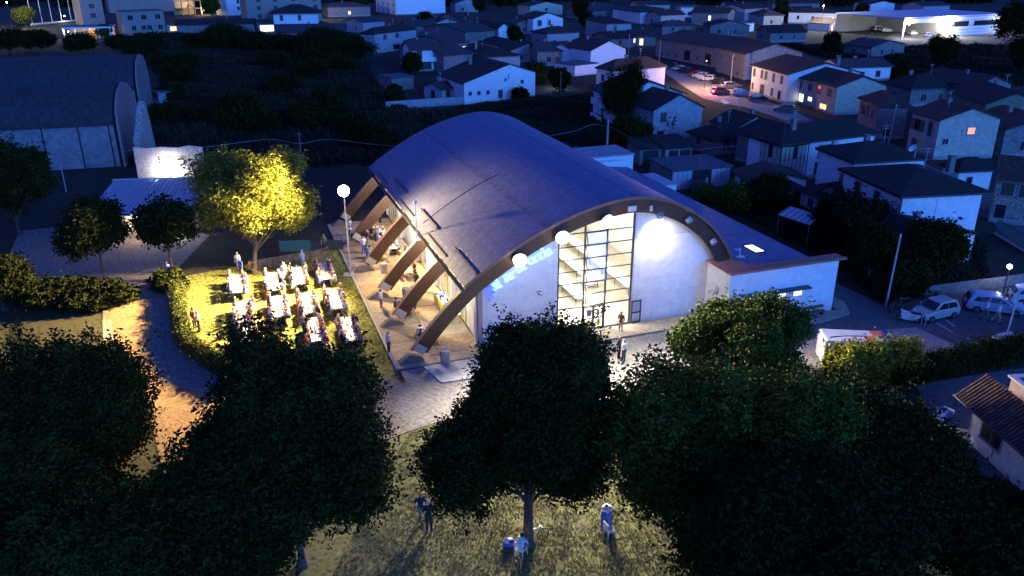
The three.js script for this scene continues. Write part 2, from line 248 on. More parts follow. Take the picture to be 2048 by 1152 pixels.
const roofMat = mat([0.17, 0.175, 0.275], 0.56, { streak: 0.3, z: 32, metal: 0.1 });
{
  const z = (v) => 50.7 - v, x = (u) => u - 20;
  // roof: a curved sheet with its own thickness; the pattern runs along the arch
  const pp = prof(14.3, 35.75, 3), out = offset(pp, 0.2), inn = offset(pp, 0.03), N = pp.length, nV = 18, z0 = z(49.85), z1 = z(86);
  const arc = [0]; for (let i = 1; i < N; i++) arc.push(arc[i - 1] + Math.hypot(out[i][0] - out[i - 1][0], out[i][1] - out[i - 1][1]));
  const skin = (side, flip) => { const P = [], U = [], I = []; for (let j = 0; j <= nV; j++) for (let i = 0; i < N; i++) { const zz = z0 + (z1 - z0) * j / nV; P.push(side[i][0], side[i][1], zz); U.push(-zz, arc[i]); }
    for (let j = 0; j < nV; j++) for (let i = 0; i < N - 1; i++) { const a = j * N + i, b = a + 1, c = a + N, d = c + 1; flip ? I.push(a, c, b, b, c, d) : I.push(a, b, c, b, d, c); }
    const g = new THREE.BufferGeometry(); g.setAttribute('position', new THREE.Float32BufferAttribute(P, 3)); g.setAttribute('uv', new THREE.Float32BufferAttribute(U, 2)); g.setIndex(I); g.computeVertexNormals(); return g; };
  roofMat.bumpMap = roofSeam.clone(); roofMat.bumpMap.repeat.set(1 / 2.6, 1 / 3.2); roofMat.bumpScale = 0.04;
  mesh('roof', skin(out, false), roofMat, hall, true);
  mesh('roof_lining', skin(inn, true), M.wood, hall, true);
  const edge = mat([0.17, 0.09, 0.065], 0.6);
  mesh('fascia', prism([...offset(pp, 0.24), ...inn.slice().reverse()], z(49.85) + 0.004, z(49.85) + 0.07), edge, hall);
  mesh('fascia', prism([...offset(pp, 0.24), ...inn.slice().reverse()], z(86) - 0.07, z(86) - 0.004), edge, hall);
  mesh('gutter', [bx(x(14.1), x(14.34), 4.98, 5.12, z1, z0)], M.frame, hall);
  for (const [a, b] of [[49.9, 55.35], [60.5, 66.2], [71.8, 77.4]]) mesh('snow_guard', [bx(x(15.22), x(15.32), 6.12, 6.3, z(b), z(a)), ...[0.05, 0.5, 0.95].map((t) => bx(x(15.2), x(15.36), 5.95, 6.15, z(a + (b - a) * t) - 0.03, z(a + (b - a) * t) + 0.03))], M.frame, hall);
  for (const [a, b] of [[55.5, 61], [66.2, 71.8], [77.5, 83]]) mesh('snow_guard', [bx(x(14.55), x(14.65), 5.52, 5.7, z(b), z(a)), ...[0.05, 0.5, 0.95].map((t) => bx(x(14.55), x(14.68), 5.4, 5.55, z(a + (b - a) * t) - 0.03, z(a + (b - a) * t) + 0.03))], M.frame, hall);
  mesh('roof_cable', tube(offset(prof(14.5, 22.5, 6), 0.23).map((p) => V(p[0], p[1], z(63.6))), 0.025, 40), M.dark, hall);
  mesh('mast', [cyl(0.05, 0.035, 3.1, x(13.9), 4.85, z(62.3)), new THREE.SphereGeometry(0.17, 10, 8).translate(x(13.9), 8.0, z(62.3)), bx(x(13.6), x(14.2), 4.8, 4.9, z(62.5), z(62.1))], mat([0.75, 0.72, 0.72], 0.5), hall);
  // timber arches, each with its steel shoe and concrete foot
  const footM = mat([0.2, 0.165, 0.13], 0.9, { noise: 0.3, freq: 12 });
  const vs = [50.0, 56.45, 62.2, 68.7, 75.9, 83];
  vs.forEach((v, i) => {
    const d = 1.02, g = i ? [band(10.55, 20.5, 0.0, -d, z(v) - 0.3, z(v), 3)] : [band(10.55, 35.8, 0.0, -d, z(v) - 0.3, z(v), 3)];
    const b = mesh('timber_arch', g, glulam, hall);
    mesh('cover_strip', band(10.4, i ? 14.2 : 14.2, 0.006, 0.045, z(v) - 0.36, z(v) + 0.06, 3), mat([0.17, 0.095, 0.07], 0.5), b);
    const p = offset(prof(10.5, 10.95, 1), 0.03), q = offset(prof(10.5, 10.95, 1), -0.85);
    mesh('steel_shoe', prism([...p, ...q.reverse()], z(v) - 0.36, z(v) + 0.06), mat([0.45, 0.41, 0.34], 0.6), b);
    mesh('foot', prism([[x(9.3), 0], [x(11.3), 0], [x(11.25), 0.3], [x(10.9), 0.5], [x(10.3), 0.72], [x(10.05), 0.6]], z(v) - 0.42, z(v) + 0.12, 0.03), footM, b);
  });
  // front wall panels under the arch
  const inner = (u0, u1) => offset(prof(u0, u1, 3), -1.0).filter((p) => p[0] > x(u0 + 0.01));
  const wallTop = (u0, u1) => offset(prof(13.5, 35.7, 2), -0.5).filter((p) => p[0] >= x(u0) && p[0] <= x(u1));
  const panel = (u0, u1) => prism([[x(u0), 0], [x(u1), 0], [x(u1), wallTop(u0, u1).slice(-1)[0][1]], ...wallTop(u0, u1).reverse(), [x(u0), wallTop(u0, u1)[0][1]]], -0.32, 0);
  mesh('front_wall', panel(15.85, 21.62), M.white, hall);
  mesh('front_wall', panel(27.8, 34.9), M.white, hall);
  const jm = mat([0.5, 0.49, 0.47], 0.9);
  for (const [u0, u1, hs] of [[15.9, 21.6, [1.2, 2.4, 3.6]], [27.85, 34.2, [1.2, 2.4, 3.6, 4.8]]]) for (const h of hs) mesh('wall_joint', bx(x(u0), x(u1), h, h + 0.02, 0.001, 0.004), jm, hall);
  mesh('corner_post', bx(x(15.5), x(15.84), 0, 5.2, -0.32, 0.05), mat([0.3, 0.25, 0.24], 0.7), hall);
  // side wall below the eave, garden side: piers, white panels, glazed doors
  const sideX = x(15.75);
  for (let i = 0; i < 5; i++) {
    const a = vs[i] + 0.9, b = vs[i + 1] + 0.9, w = b - a, white = [0.42, 0.3, 0.62, 0.85, 0.4][i];
    mesh('side_wall', bx(sideX, sideX + 0.3, 0.1, 5.75, z(a + w * white), z(a)), M.white, hall);
    mesh('side_pier', bx(sideX - 0.35, sideX + 0.01, 0.1, 5.3, z(a + 0.5), z(a)), M.white, hall);
    const d0 = a + w * white, n = Math.max(1, Math.round((b - d0) / 1.1));
    mesh('transom', bx(sideX, sideX + 0.2, 2.6, 2.75, z(b), z(d0)), M.frame, hall);
    mesh('top_band', bx(sideX, sideX + 0.2, 4.6, 5.75, z(b), z(d0)), M.white, hall);
    for (let k = 0; k < n; k++) {
      const p = d0 + (b - d0) * k / n, q = d0 + (b - d0) * (k + 1) / n;
      const dr = mesh('glazed_door', [bx(sideX, sideX + 0.08, 0.1, 2.6, z(p + 0.08), z(p)), bx(sideX, sideX + 0.08, 0.1, 2.6, z(q), z(q - 0.08)), bx(sideX, sideX + 0.08, 2.5, 2.598, z(q - 0.08), z(p + 0.08)), bx(sideX, sideX + 0.08, 0.1, 0.25, z(q - 0.08), z(p + 0.08))], k === 1 && i !== 3 ? M.yellow : M.galv, hall);
      mesh('pane', bx(sideX + 0.03, sideX + 0.035, 0.25, 2.5, z(q - 0.08), z(p + 0.08)), glassClear, dr);
      const tw = mesh('upper_window', [bx(sideX, sideX + 0.08, 2.752, 4.6, z(p + 0.06), z(p)), bx(sideX, sideX + 0.08, 2.752, 4.6, z(q), z(q - 0.06)), bx(sideX, sideX + 0.08, 4.5, 4.598, z(q - 0.06), z(p + 0.06))], M.frame, hall);
      mesh('pane', bx(sideX + 0.03, sideX + 0.035, 2.76, 4.5, z(q - 0.06), z(p + 0.06)), glassClear, tw);
    }
  }
  mesh('side_wall', bx(x(34.5), x(34.8), 0, 5.5, z(85.6), z(51.1)), M.white, hall);
  mesh('back_wall', prism([[x(15.8), 0], [x(34.9), 0], ...wallTop(15.9, 34.8).reverse()], z(85.7), z(85.4)), M.white, hall);
  // tall glazed front: mullions, transoms, panes, tilted sashes, doors
  const F = [], hs = [2.09, 3.08, 4.05, 5.0, 5.95, 6.95, 7.93], us = [21.7, 23.78, 25.56, 27.7], top = (u) => wallTop(u - 0.3, u + 0.3)[0][1];
  us.forEach((u, i) => F.push(bx(x(u) - 0.05, x(u) + 0.05, 0.12, top(u) - 0.1, -0.16, -0.02)));
  for (let c = 0; c < 3; c++) for (const h of hs) if (h < top(us[c]) - 0.25) F.push(bx(x(us[c]) + 0.062, x(us[c + 1]) - 0.062, h - (h < 2.2 ? 0.05 : 0.028), h + (h < 2.2 ? 0.05 : 0.028), -0.14, -0.04));
  mesh('window_frame', F, M.frame, hall);
  for (let c = 0; c < 3; c++) {
    const a = x(us[c]) + 0.06, b = x(us[c + 1]) - 0.06;
    for (let k = 0; k < hs.length; k++) {
      const lo = hs[k] + 0.03; let hi = k < hs.length - 1 ? hs[k + 1] - 0.03 : 99;
      const t0 = wallTop(us[c] - 0.1, us[c] + 0.4)[0][1] - 0.1, t1 = top(us[c + 1]) - 0.1;
      if (lo > t0 - 0.2 && lo > t1 - 0.2) continue;
      if (c === 1 && k >= 1 && k <= 5) {
        const g = new THREE.Group(); g.name = 'sash'; g.position.set(0, hi, -0.05); g.rotation.x = -0.33; hall.add(g);
        const H = hi - lo; mesh('sash_frame', [bx(a, a + 0.06, -H, 0, 0, 0.05), bx(b - 0.06, b, -H, 0, 0, 0.05), bx(a + 0.06, b - 0.06, -H, -H + 0.07, 0, 0.05), bx(a + 0.06, b - 0.06, -0.05, 0, 0, 0.05)], M.frame, g);
        mesh('pane', bx(a + 0.06, b - 0.06, -H + 0.07, -0.05, 0.02, 0.026), glassClear, g);
        continue;
      }
      if (hi > Math.min(t0, t1)) { mesh('pane', prism([[a, lo], [b, lo], [b, Math.min(hi, t1)], [a, Math.max(lo + 0.05, Math.min(hi, t0))]], -0.1, -0.094), glassClear, hall); continue; }
      mesh('pane', bx(a, b, lo, hi, -0.1, -0.094), glassClear, hall);
    }
  }
  const leaf = (a, b, z0, green) => { const d = mesh('entrance_door', [bx(a, a + 0.08, 0.13, 2.0, z0, z0 + 0.06), bx(b - 0.08, b, 0.13, 2.0, z0, z0 + 0.06), bx(a + 0.08, b - 0.08, 0.13, 0.25, z0, z0 + 0.06), bx(a + 0.08, b - 0.08, 1.9, 1.998, z0, z0 + 0.06), bx(a + 0.08, b - 0.08, 0.95, 1.05, z0, z0 + 0.06)], M.frame, hall);
    mesh('pane', bx(a + 0.08, b - 0.08, 0.25, 1.9, z0 + 0.025, z0 + 0.031), glassClear, d); if (green) { mesh('notice', bx(a + 0.3, b - 0.25, 0.3, 0.85, z0 + 0.034, z0 + 0.04), mat([0.5, 0.6, 0.08], 0.7), d); mesh('notice', bx(a + 0.3, b - 0.3, 1.15, 1.65, z0 + 0.034, z0 + 0.04), mat([0.2, 0.22, 0.24], 0.7), d); } return d; };
  leaf(x(23.84), x(24.66), -0.12, true); leaf(x(24.68), x(25.5), -0.12, true); leaf(x(27.82), x(28.66), 0.03);
  mesh('notice_board', bx(x(24.1), x(24.5), 1.2, 1.75, -0.05, -0.03), mat([0.25, 0.27, 0.3], 0.7), hall);
  // inside: floor, ceiling lights
  mesh('hall_floor', bx(x(15.9), x(34.5), 0.0, 0.1, z(85.3), -0.33), mat([0.46, 0.4, 0.33], 0.35, { noise: 0.2, freq: 14, size: 6, z: 33 }), hall);
  for (const [u, v, y, k] of [[24.6, 52.2, 3.4, 260], [21, 56, 7.2, 190], [27, 57, 7.2, 190], [30, 63, 7.2, 190], [24, 65, 7.2, 190], [30, 72, 7.2, 190], [22, 75, 7.2, 190]]) {
    const f = mesh('ceiling_lamp', [bx(x(u) - 0.5, x(u) + 0.5, y, y + 0.1, z(v) - 0.8, z(v) + 0.8)], M.galv, hall);
    mesh('lamp_glass', bx(x(u) - 0.45, x(u) + 0.45, y - 0.03, y, z(v) - 0.75, z(v) + 0.75), glow([1, 0.93, 0.77], 6), f);
    const l = new THREE.RectAreaLight(rgb(1, 0.95, 0.82), k, 0.9, 1.5); l.position.set(x(u), y - 0.08, z(v)); l.rotation.x = -Math.PI / 2; hall.add(l);
  }
  for (const [u, v0, v1] of [[22.6, 57, 74], [25.7, 55, 76], [28.2, 58, 76], [30.7, 55.5, 74]]) {
    const t = thing('banquet_table', `white covered banquet table inside the hall, ${['left end', 'second', 'third', 'right end'][[22.6, 25.7, 28.2, 30.7].indexOf(u)]} of four rows seen through the glass`, 'table', ...hallAt(u, (v0 + v1) / 2), TH, 0.1);
    const l = (v1 - v0) / 2; mesh('table_top', bx(-0.55, 0.55, 0.7, 0.76, -l, l), M.paper, t); for (let k = 0; k < 8; k++) mesh('leg', [bx(-0.45, -0.4, 0, 0.7, -l + 0.3 + k * (2 * l - 0.65) / 7, -l + 0.35 + k * (2 * l - 0.65) / 7), bx(0.4, 0.45, 0, 0.7, -l + 0.3 + k * (2 * l - 0.65) / 7, -l + 0.35 + k * (2 * l - 0.65) / 7)], M.frame, t);
  }
  // floodlights on the front arch: three shine out, one washes the right wall, two are off
  const flood = (u, h, dirX, dirY, dirZ, I, wide) => {
    const g = new THREE.Group(); g.name = 'floodlight'; g.position.set(x(u), h, dirZ < 0 ? 1.35 : 1.0); hall.add(g); const d = V(dirX, dirY, dirZ).normalize(), q = new THREE.Quaternion().setFromUnitVectors(V(0, 0, 1), d);
    mesh('housing', [new THREE.CylinderGeometry(I && dirZ > 0 ? 0.5 : 0.24, 0.25, 0.3, 18).rotateX(Math.PI / 2).translate(0, 0, -0.05).applyQuaternion(q), bx(-0.05, 0.05, -0.05, 0.05, dirZ < 0 ? -0.65 : -0.28, -0.1)], M.galv, g);
    if (!I) { mesh('lens', bx(-0.22, 0.22, -0.16, 0.16, 0.08, 0.1).applyQuaternion(q), mat([0.7, 0.68, 0.62], 0.4), g); return; }
    mesh('lens', new THREE.SphereGeometry(dirZ > 0 ? 0.46 : 0.2, 20, 12).scale(1, 1, 0.55).applyQuaternion(q).translate(d.x * 0.3, d.y * 0.3, d.z * 0.3), glow([1, 0.95, 0.86], 14), g);
    const k = dirZ > 0 ? 0.62 : 0.45, l = new THREE.SpotLight(rgb(1, 0.88, 0.7), I, 0, wide, 1); l.position.set(d.x * k, d.y * k, d.z * k); l.target.position.set(d.x * 10, d.y * 10, d.z * 10); l.castShadow = true; l.shadow.radius = 15; g.add(l, l.target);
  };
  flood(18.29, 6.99, -0.2, -0.36, 1, 3900, 1.08); flood(21.44, 8.29, -0.05, -0.36, 1, 3900, 1.08); flood(24.86, 9.1, 0.25, -0.36, 1, 3500, 1.08);
  flood(29.0, 9.0, 0.25, -1, -0.3, 110, 1.1);
  flood(31.73, 8.3, 0.3, -0.7, 1, 0); flood(34.02, 6.35, 0.3, -0.7, 1, 0);
  mesh('junction_box', bx(x(26.7), x(27.3), 9.45, 9.85, 0.702, 0.85), mat([0.6, 0.58, 0.55], 0.6), hall); mesh('junction_box', bx(x(28.45), x(28.65), 9.3, 9.7, 0.702, 0.82), mat([0.6, 0.58, 0.55], 0.6), hall);
  // lettering along the slope of the left wall
  const font = await new FontLoader().loadAsync('fonts/droid/droid_serif_bold.typeface.json');
  const sign = new THREE.Group(); sign.name = 'sign_lettering'; hall.add(sign);
  const word = 'palarotonda', blue = glow([0.02, 0.1, 1], 1.2, 0.2);
  word.split('').forEach((ch, i) => {
    const u = 16.15 + (21.05 - 16.15) * i / (word.length - 0.2), p = wallTop(u, u + 1)[0], q = wallTop(u + 0.4, u + 1)[0] ?? p;
    const g = new TextGeometry(ch, { font, size: i ? 0.74 : 0.95, depth: 0.1, curveSegments: 5, bevelEnabled: false });
    const h = mesh('letter', g.rotateZ(0.5).translate(x(u), p[1] - 1.85, 0.12), i < 1 ? blue : litLetter, sign);
  });
  // lights under the eave along the terrace
  for (const [u, h, v, I] of [[14.9, 4.9, 71.5, 150], [14.9, 4.9, 60.2, 55], [14.9, 4.9, 53.6, 40], [14.9, 4.9, 79, 60]]) { const g = new THREE.Group(); g.name = 'eave_lamp'; hall.add(g); mesh('bracket', bx(x(u) - 0.06, x(15.76), h + 0.14, h + 0.2, z(v) - 0.05, z(v) + 0.05), M.galv, g); lamp(g, 'bulb', x(u), h, z(v), 0.13, [1, 0.87, 0.66], I, 30); }
}

// ---------- low wing beside the hall ----------
const wing = thing('low_wing', 'low white wing with terracotta coping and a row of small lit windows beside the hall', 'annex', 1.794,-54.473, TH);
{
  const x = (u) => u - 20, z = (v) => 50.7 - v;
  mesh('front_wall', bx(x(34.36), x(44.25), 0.003, 4.5, z(47.96), z(47.56)), M.white, wing);
  mesh('side_wall', bx(x(34.36), x(34.76), 0.003, 4.5, z(50.68), z(47.97)), M.white, wing);
  mesh('side_wall', bx(x(43.85), x(44.25), 0.003, 3.2, z(84), z(47.97)), M.white, wing);
  mesh('back_wall', bx(x(36), x(44.25), 0.003, 4.2, z(84.3), z(84.01)), M.white, wing);
  mesh('coping', [bx(x(34.1), x(44.7), 4.5, 4.58, z(48.5), z(47.2)), bx(x(34.1), x(44.7), 4.582, 4.66, z(47.5), z(47.25))], M.terracotta, wing);
  mesh('coping', [bx(x(34.1), x(36.6), 4.5, 4.581, z(50.9), z(48.502)), bx(x(36.3), x(36.6), 4.3, 4.499, z(51.1), z(48.502))], M.terracotta, wing);
  // mono-pitch roof falling away from the hall
  mesh('roof', prism([[x(35.0), 4.3], [x(44.4), 3.2], [x(44.4), 3.35], [x(35.0), 4.45]], z(84.2), z(48.2)), roofMat, wing);
  mesh('gutter', bx(x(44.4), x(44.52), 3.2, 3.33, z(84.2), z(48.2)), M.frame, wing);
  mesh('upstand', prism([[x(36.6), 3.9], [x(44), 3.2], [x(44), 4.1], [x(36.6), 4.2]], z(48.5), z(48.21)), M.white, wing);
  for (const [u, v, w, l] of [[40.4, 53.2, 0.8, 1.6], [38.4, 59.5, 0.7, 1.3]]) { const y = 4.45 - (u - 35) * 0.117; const s = mesh('skylight', [bx(x(u) - w / 2 - 0.12, x(u) + w / 2 + 0.12, y - 0.1, y + 0.1, z(v) - l / 2 - 0.12, z(v) + l / 2 + 0.12)], M.frame, wing); mesh('pane', bx(x(u) - w / 2, x(u) + w / 2, y + 0.1, y + 0.12, z(v) - l / 2, z(v) + l / 2), litWhite, s); }
  mesh('antenna', [bar(V(x(37.7), 4.1, z(51.4)), V(x(37.7), 4.9, z(51.4)), 0.04), bar(V(x(37.2), 4.85, z(51.4)), V(x(37.75), 4.7, z(51.4)), 0.03), bx(x(37.3), x(38.1), 4.1, 4.16, z(51.6), z(51.2))], mat([0.8, 0.8, 0.8], 0.5), wing);
  mesh('window_canopy', bx(x(35.4), x(41.5), 2.55, 2.67, z(47.55), z(46.95)), M.frame, wing);
  const wins = [35.5, 37.1, 38.68, 40.2];
  for (const u of wins) { const f = mesh('window', [bx(x(u), x(u + 0.92), 1.82, 1.88, z(47.56) + 0.001, z(47.56) + 0.06), bx(x(u), x(u + 0.92), 2.42, 2.48, z(47.56) + 0.001, z(47.56) + 0.06), bx(x(u), x(u + 0.06), 1.88, 2.42, z(47.56) + 0.001, z(47.56) + 0.06), bx(x(u + 0.86), x(u + 0.92), 1.88, 2.42, z(47.56) + 0.001, z(47.56) + 0.06)], M.white, wing);
    mesh('pane', bx(x(u + 0.06), x(u + 0.86), 1.88, 2.42, z(47.56) + 0.002, z(47.56) + 0.02), glow([1, 0.93, 0.68], 1.5, 0.3), f);
    mesh('sash', [bx(x(u + 0.06), x(u + 0.62), 2.08, 2.13, z(47.56) + 0.022, z(47.56) + 0.05), bx(x(u + 0.58), x(u + 0.63), 2.13, 2.42, z(47.56) + 0.022, z(47.56) + 0.05)], M.galv, f); }
  mesh('wall_bracket', [bx(x(34.30), x(34.36), 2.3, 2.9, z(49.3), z(48.9)), bar(V(x(34.3), 2.8, z(49.1)), V(x(33.8), 2.6, z(49)), 0.03)], M.galv, wing);
  const cv = document.createElement('canvas'); cv.width = 512; cv.height = 128; const cx = cv.getContext('2d'); cx.fillStyle = '#d8d8e4'; cx.fillRect(0, 0, 512, 128); cx.fillStyle = '#20244c'; cx.font = 'bold 52px sans-serif'; cx.textAlign = 'center'; cx.fillText('BENEFICENZA', 256, 56); for (let i = 0; i < 5; i++) { cx.beginPath(); cx.arc(100 + i * 78, 95, i % 2 ? 5 : 8, 0, 7); cx.fill(); }
  const ct = new THREE.CanvasTexture(cv); ct.colorSpace = THREE.SRGBColorSpace;
  const sb = thing('sign_board', 'pale sign board reading BENEFICENZA in dark capitals below the small lit windows', 'sign', 1.794,-54.473, TH);
  mesh('board', bx(x(36.4), x(40.15), 0.75, 1.72, z(47.555), z(47.52)), M.paper, sb);
  const face = new THREE.PlaneGeometry(3.7, 0.93).translate(x(38.275), 1.235, z(47.515)); mesh('print', face, new THREE.MeshStandardMaterial({ map: ct, roughness: 0.7 }), sb, true);
  const bn = thing('bench', 'low dark bench against the wall at the right end of the low white wing', 'bench', 23.347,-58.343, TH);
  mesh('seat', [0, 1, 2, 3].map((k) => bx(-1.6, 1.6, 0.42, 0.46, -0.2 + k * 0.11, -0.12 + k * 0.11)), M.wood, bn); for (const s of [-1.3, 1.3]) mesh('leg', [bx(s - 0.05, s + 0.05, 0.12, 0.42, -0.18, 0.18)], M.dark, bn); mesh('backrest', [bx(-1.6, 1.6, 0.6, 0.85, -0.26, -0.22)], M.wood, bn);
}
{
  const b = thing('rear_block', 'plain white rendered block behind the far end of the hall roof', 'building', 11.422,-95.921, TH); mesh('wall', bx(-3, 3, 0, 4.4, -4, 1), M.white, b); mesh('parapet', bx(-3.15, 3.15, 4.4, 4.55, -4.15, 1.15), M.grey, b);
  const c = thing('site_container', 'white metal site cabin with a small lit window beside the low wing roof', 'cabin', 16.527,-90.841, TH);
  mesh('body', bx(-1.4, 1.2, 0.1, 2.6, -2.6, 2.6), mat([0.75, 0.76, 0.74], 0.6, { noise: 0.1 }), c); mesh('roof', bx(-1.5, 1.3, 2.6, 2.72, -2.7, 2.7), M.galv, c); mesh('window', bx(-1.0, 0.2, 1.5, 2.3, 2.601, 2.65), litWhite, c); for (const k of [-1.6, 0, 1.6]) mesh('seam', bx(1.201, 1.24, 0.1, 2.6, k - 0.04, k + 0.04), M.galv, c);
}

// ---------- trees ----------
function leafClump(n, spread, len, wid) {         // a twig of small folded leaves
  const P = [];
  for (let i = 0; i < n; i++) {
    const c = V(rr(-1, 1), rr(-1, 1), rr(-1, 1)).multiplyScalar(spread), d = V(rr(-1, 1), rr(-0.9, 0.6), rr(-1, 1)).normalize(), s = V(rr(-1, 1), rr(-1, 1), rr(-1, 1)).cross(d).normalize(), nn = s.clone().cross(d);
    const l = len * rr(0.7, 1.3), w = wid * rr(0.7, 1.3), a = c, b = c.clone().addScaledVector(d, l), m = c.clone().addScaledVector(d, l * 0.45);
    const e = m.clone().addScaledVector(s, w).addScaledVector(nn, w * 0.4), f = m.clone().addScaledVector(s, -w).addScaledVector(nn, w * 0.4);
    P.push(...a.toArray(), ...e.toArray(), ...b.toArray(), ...a.toArray(), ...b.toArray(), ...f.toArray());
  }
  const g = new THREE.BufferGeometry(); g.setAttribute('position', new THREE.Float32BufferAttribute(P, 3)); g.computeVertexNormals(); return g;
}
const clumps = [leafClump(11, 0.3, 0.26, 0.075), leafClump(9, 0.34, 0.3, 0.085)], needles = leafClump(14, 0.22, 0.3, 0.03);
const leafMat = new THREE.MeshPhysicalMaterial({ side: THREE.DoubleSide, roughness: 0.9, specularIntensity: 0.15 }), litLeafMat = new THREE.MeshPhysicalMaterial({ side: THREE.DoubleSide, roughness: 1, specularIntensity: 0.2, transmission: 0.5, thickness: 0 });
// lobes: [x, y, z, rx, ry, rz]; leaves sit in the outer shell of every lobe, broken by noise
function crown(name, lobes, n, cols, parent, size = 1, geo, shell = 0.55) {
  const tot = lobes.reduce((s, l) => s + l[3] * l[5] + l[3] * l[4], 0), list = [], off = R() * 50;
  for (const l of lobes) { let k = Math.round(n * (l[3] * l[5] + l[3] * l[4]) / tot), guard = 0;
    while (k > 0 && guard++ < n * 6) { const d = V(rr(-1, 1), rr(-1, 1), rr(-1, 1)); if (d.lengthSq() > 1 || d.lengthSq() < 0.01) continue; d.normalize(); const q = nz.noise(d.x * 2.2 + off, d.y * 2.2 + l[0], d.z * 2.2 + l[2]);
      const hi = nz.noise(d.x * 5 + off, d.y * 5, d.z * 5 + l[1]), r = Math.pow(R(), shell) * (1 + 0.36 * q + (hi > 0.12 ? (hi - 0.12) * 1.1 * R() : 0)); if (hi < -0.2) continue;
      list.push([l[0] + d.x * l[3] * r, l[1] + d.y * l[4] * r, l[2] + d.z * l[5] * r]); k--; } }
  const m = new THREE.InstancedMesh(geo ?? pick(clumps), cols === G3 ? litLeafMat : leafMat, list.length), o = new THREE.Object3D();
  list.forEach((p, i) => { o.position.set(...p); o.rotation.set(rr(-0.8, 0.8), R() * 6.28, rr(-0.8, 0.8)); o.scale.setScalar(size * rr(0.55, 1.45)); o.updateMatrix(); m.setMatrixAt(i, o.matrix); const c = pick(cols), b = rr(0.65, 1.35) * (1 + 0.5 * nz.noise(p[0] * 0.6, p[1] * 0.6, p[2] * 0.6)); m.setColorAt(i, rgb(c[0] * b, c[1] * b, c[2] * b)); });
  if (parent) m.userData.kind = 'stuff'; m.name = parent ? name : numbered(name); m.castShadow = m.receiveShadow = true; (parent ?? scene).add(m); return m;
}
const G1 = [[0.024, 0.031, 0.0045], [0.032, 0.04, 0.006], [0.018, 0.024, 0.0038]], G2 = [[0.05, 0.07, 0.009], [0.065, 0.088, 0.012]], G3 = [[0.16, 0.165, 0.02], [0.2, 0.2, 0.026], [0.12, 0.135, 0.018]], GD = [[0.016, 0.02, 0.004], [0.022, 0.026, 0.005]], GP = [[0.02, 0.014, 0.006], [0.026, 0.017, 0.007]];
function tree(name, label, x, z, { h, r, base = 0.3, n = 3000, cols = G1, size = 1, lobes = 9, tr = 0.22, group, flat = 1, shell, geo, dx = 0, dz = 0 }) {
  let hash = 11; for (const ch of label) hash = (hash * 31 + ch.charCodeAt(0)) | 0; if (!group) seed = hash;   // each tree grows the same whatever stands before it
  const t = thing(name, label, name.includes('bush') || name.includes('shrub') ? 'bush' : 'tree', x, z, 0, 0, group);
  const H = h * (1 - base), c = h * base + H * 0.5, L = [[dx, c + H * 0.08, dz, r * 0.62, H * 0.42, r * 0.62]], wood = [];
  for (let i = 0; i < lobes; i++) { const a = i * 2.4 + R() * 0.7, e = rr(-0.4, 0.8), q = rr(0.42, 0.74), s = rr(0.22, 0.46);
    L.push([dx + Math.cos(a) * r * q * Math.cos(e * 0.8), c + H * 0.42 * e, dz + Math.sin(a) * r * q * Math.cos(e * 0.8), r * s, H * s * 0.62 * flat, r * s]); }
  crown('crown', L, n, cols, t, size, geo, shell);
  wood.push(bar(V(0, 0, 0), V(dx * 0.4, h * base, dz * 0.4), tr, tr * 0.72, 9), bar(V(0, -0.02, 0), V(0, 0.35, 0), tr * 1.5, tr, 9), bar(V(dx * 0.4, h * base - 0.05, dz * 0.4), V(dx, c + H * 0.2, dz), tr * 0.7, tr * 0.15, 7));
  for (const l of L.slice(1)) wood.push(bar(V(dx * 0.5, h * base * rr(0.85, 1.25), dz * 0.5), V(l[0], l[1], l[2]), tr * 0.4, tr * 0.08, 5));
  mesh('trunk', wood, M.bark, t); return t;
}
// the four big dark trees nearest the camera
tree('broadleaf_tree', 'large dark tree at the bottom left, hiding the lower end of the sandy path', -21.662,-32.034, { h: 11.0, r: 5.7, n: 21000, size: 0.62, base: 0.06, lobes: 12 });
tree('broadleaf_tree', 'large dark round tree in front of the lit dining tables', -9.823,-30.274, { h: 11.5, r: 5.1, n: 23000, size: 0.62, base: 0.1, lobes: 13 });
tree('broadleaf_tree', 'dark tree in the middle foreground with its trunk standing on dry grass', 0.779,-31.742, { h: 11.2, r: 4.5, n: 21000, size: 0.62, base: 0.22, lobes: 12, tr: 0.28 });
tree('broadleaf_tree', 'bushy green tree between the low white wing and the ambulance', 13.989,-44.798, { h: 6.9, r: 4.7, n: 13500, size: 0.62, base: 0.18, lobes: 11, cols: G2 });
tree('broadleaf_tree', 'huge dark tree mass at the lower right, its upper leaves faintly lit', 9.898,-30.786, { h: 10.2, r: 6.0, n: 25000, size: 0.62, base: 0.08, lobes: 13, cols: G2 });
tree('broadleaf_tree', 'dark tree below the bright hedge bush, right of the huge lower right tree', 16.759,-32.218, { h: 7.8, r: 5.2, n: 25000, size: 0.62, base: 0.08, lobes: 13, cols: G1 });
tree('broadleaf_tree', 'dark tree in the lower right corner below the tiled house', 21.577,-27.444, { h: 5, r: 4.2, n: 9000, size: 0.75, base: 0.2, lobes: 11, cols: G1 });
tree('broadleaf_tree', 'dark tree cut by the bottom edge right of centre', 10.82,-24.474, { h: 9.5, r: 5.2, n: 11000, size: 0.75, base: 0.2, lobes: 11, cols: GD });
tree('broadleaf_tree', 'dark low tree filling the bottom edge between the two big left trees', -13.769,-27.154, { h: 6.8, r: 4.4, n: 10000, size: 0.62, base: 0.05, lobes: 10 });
tree('shrub', 'dull green shrub in the bottom left corner below the large dark tree', -18.135,-26.308, { h: 6.5, r: 5.2, n: 10000, size: 0.7, base: 0.1, lobes: 10, cols: [[0.03, 0.05, 0.008], [0.025, 0.042, 0.007]] });
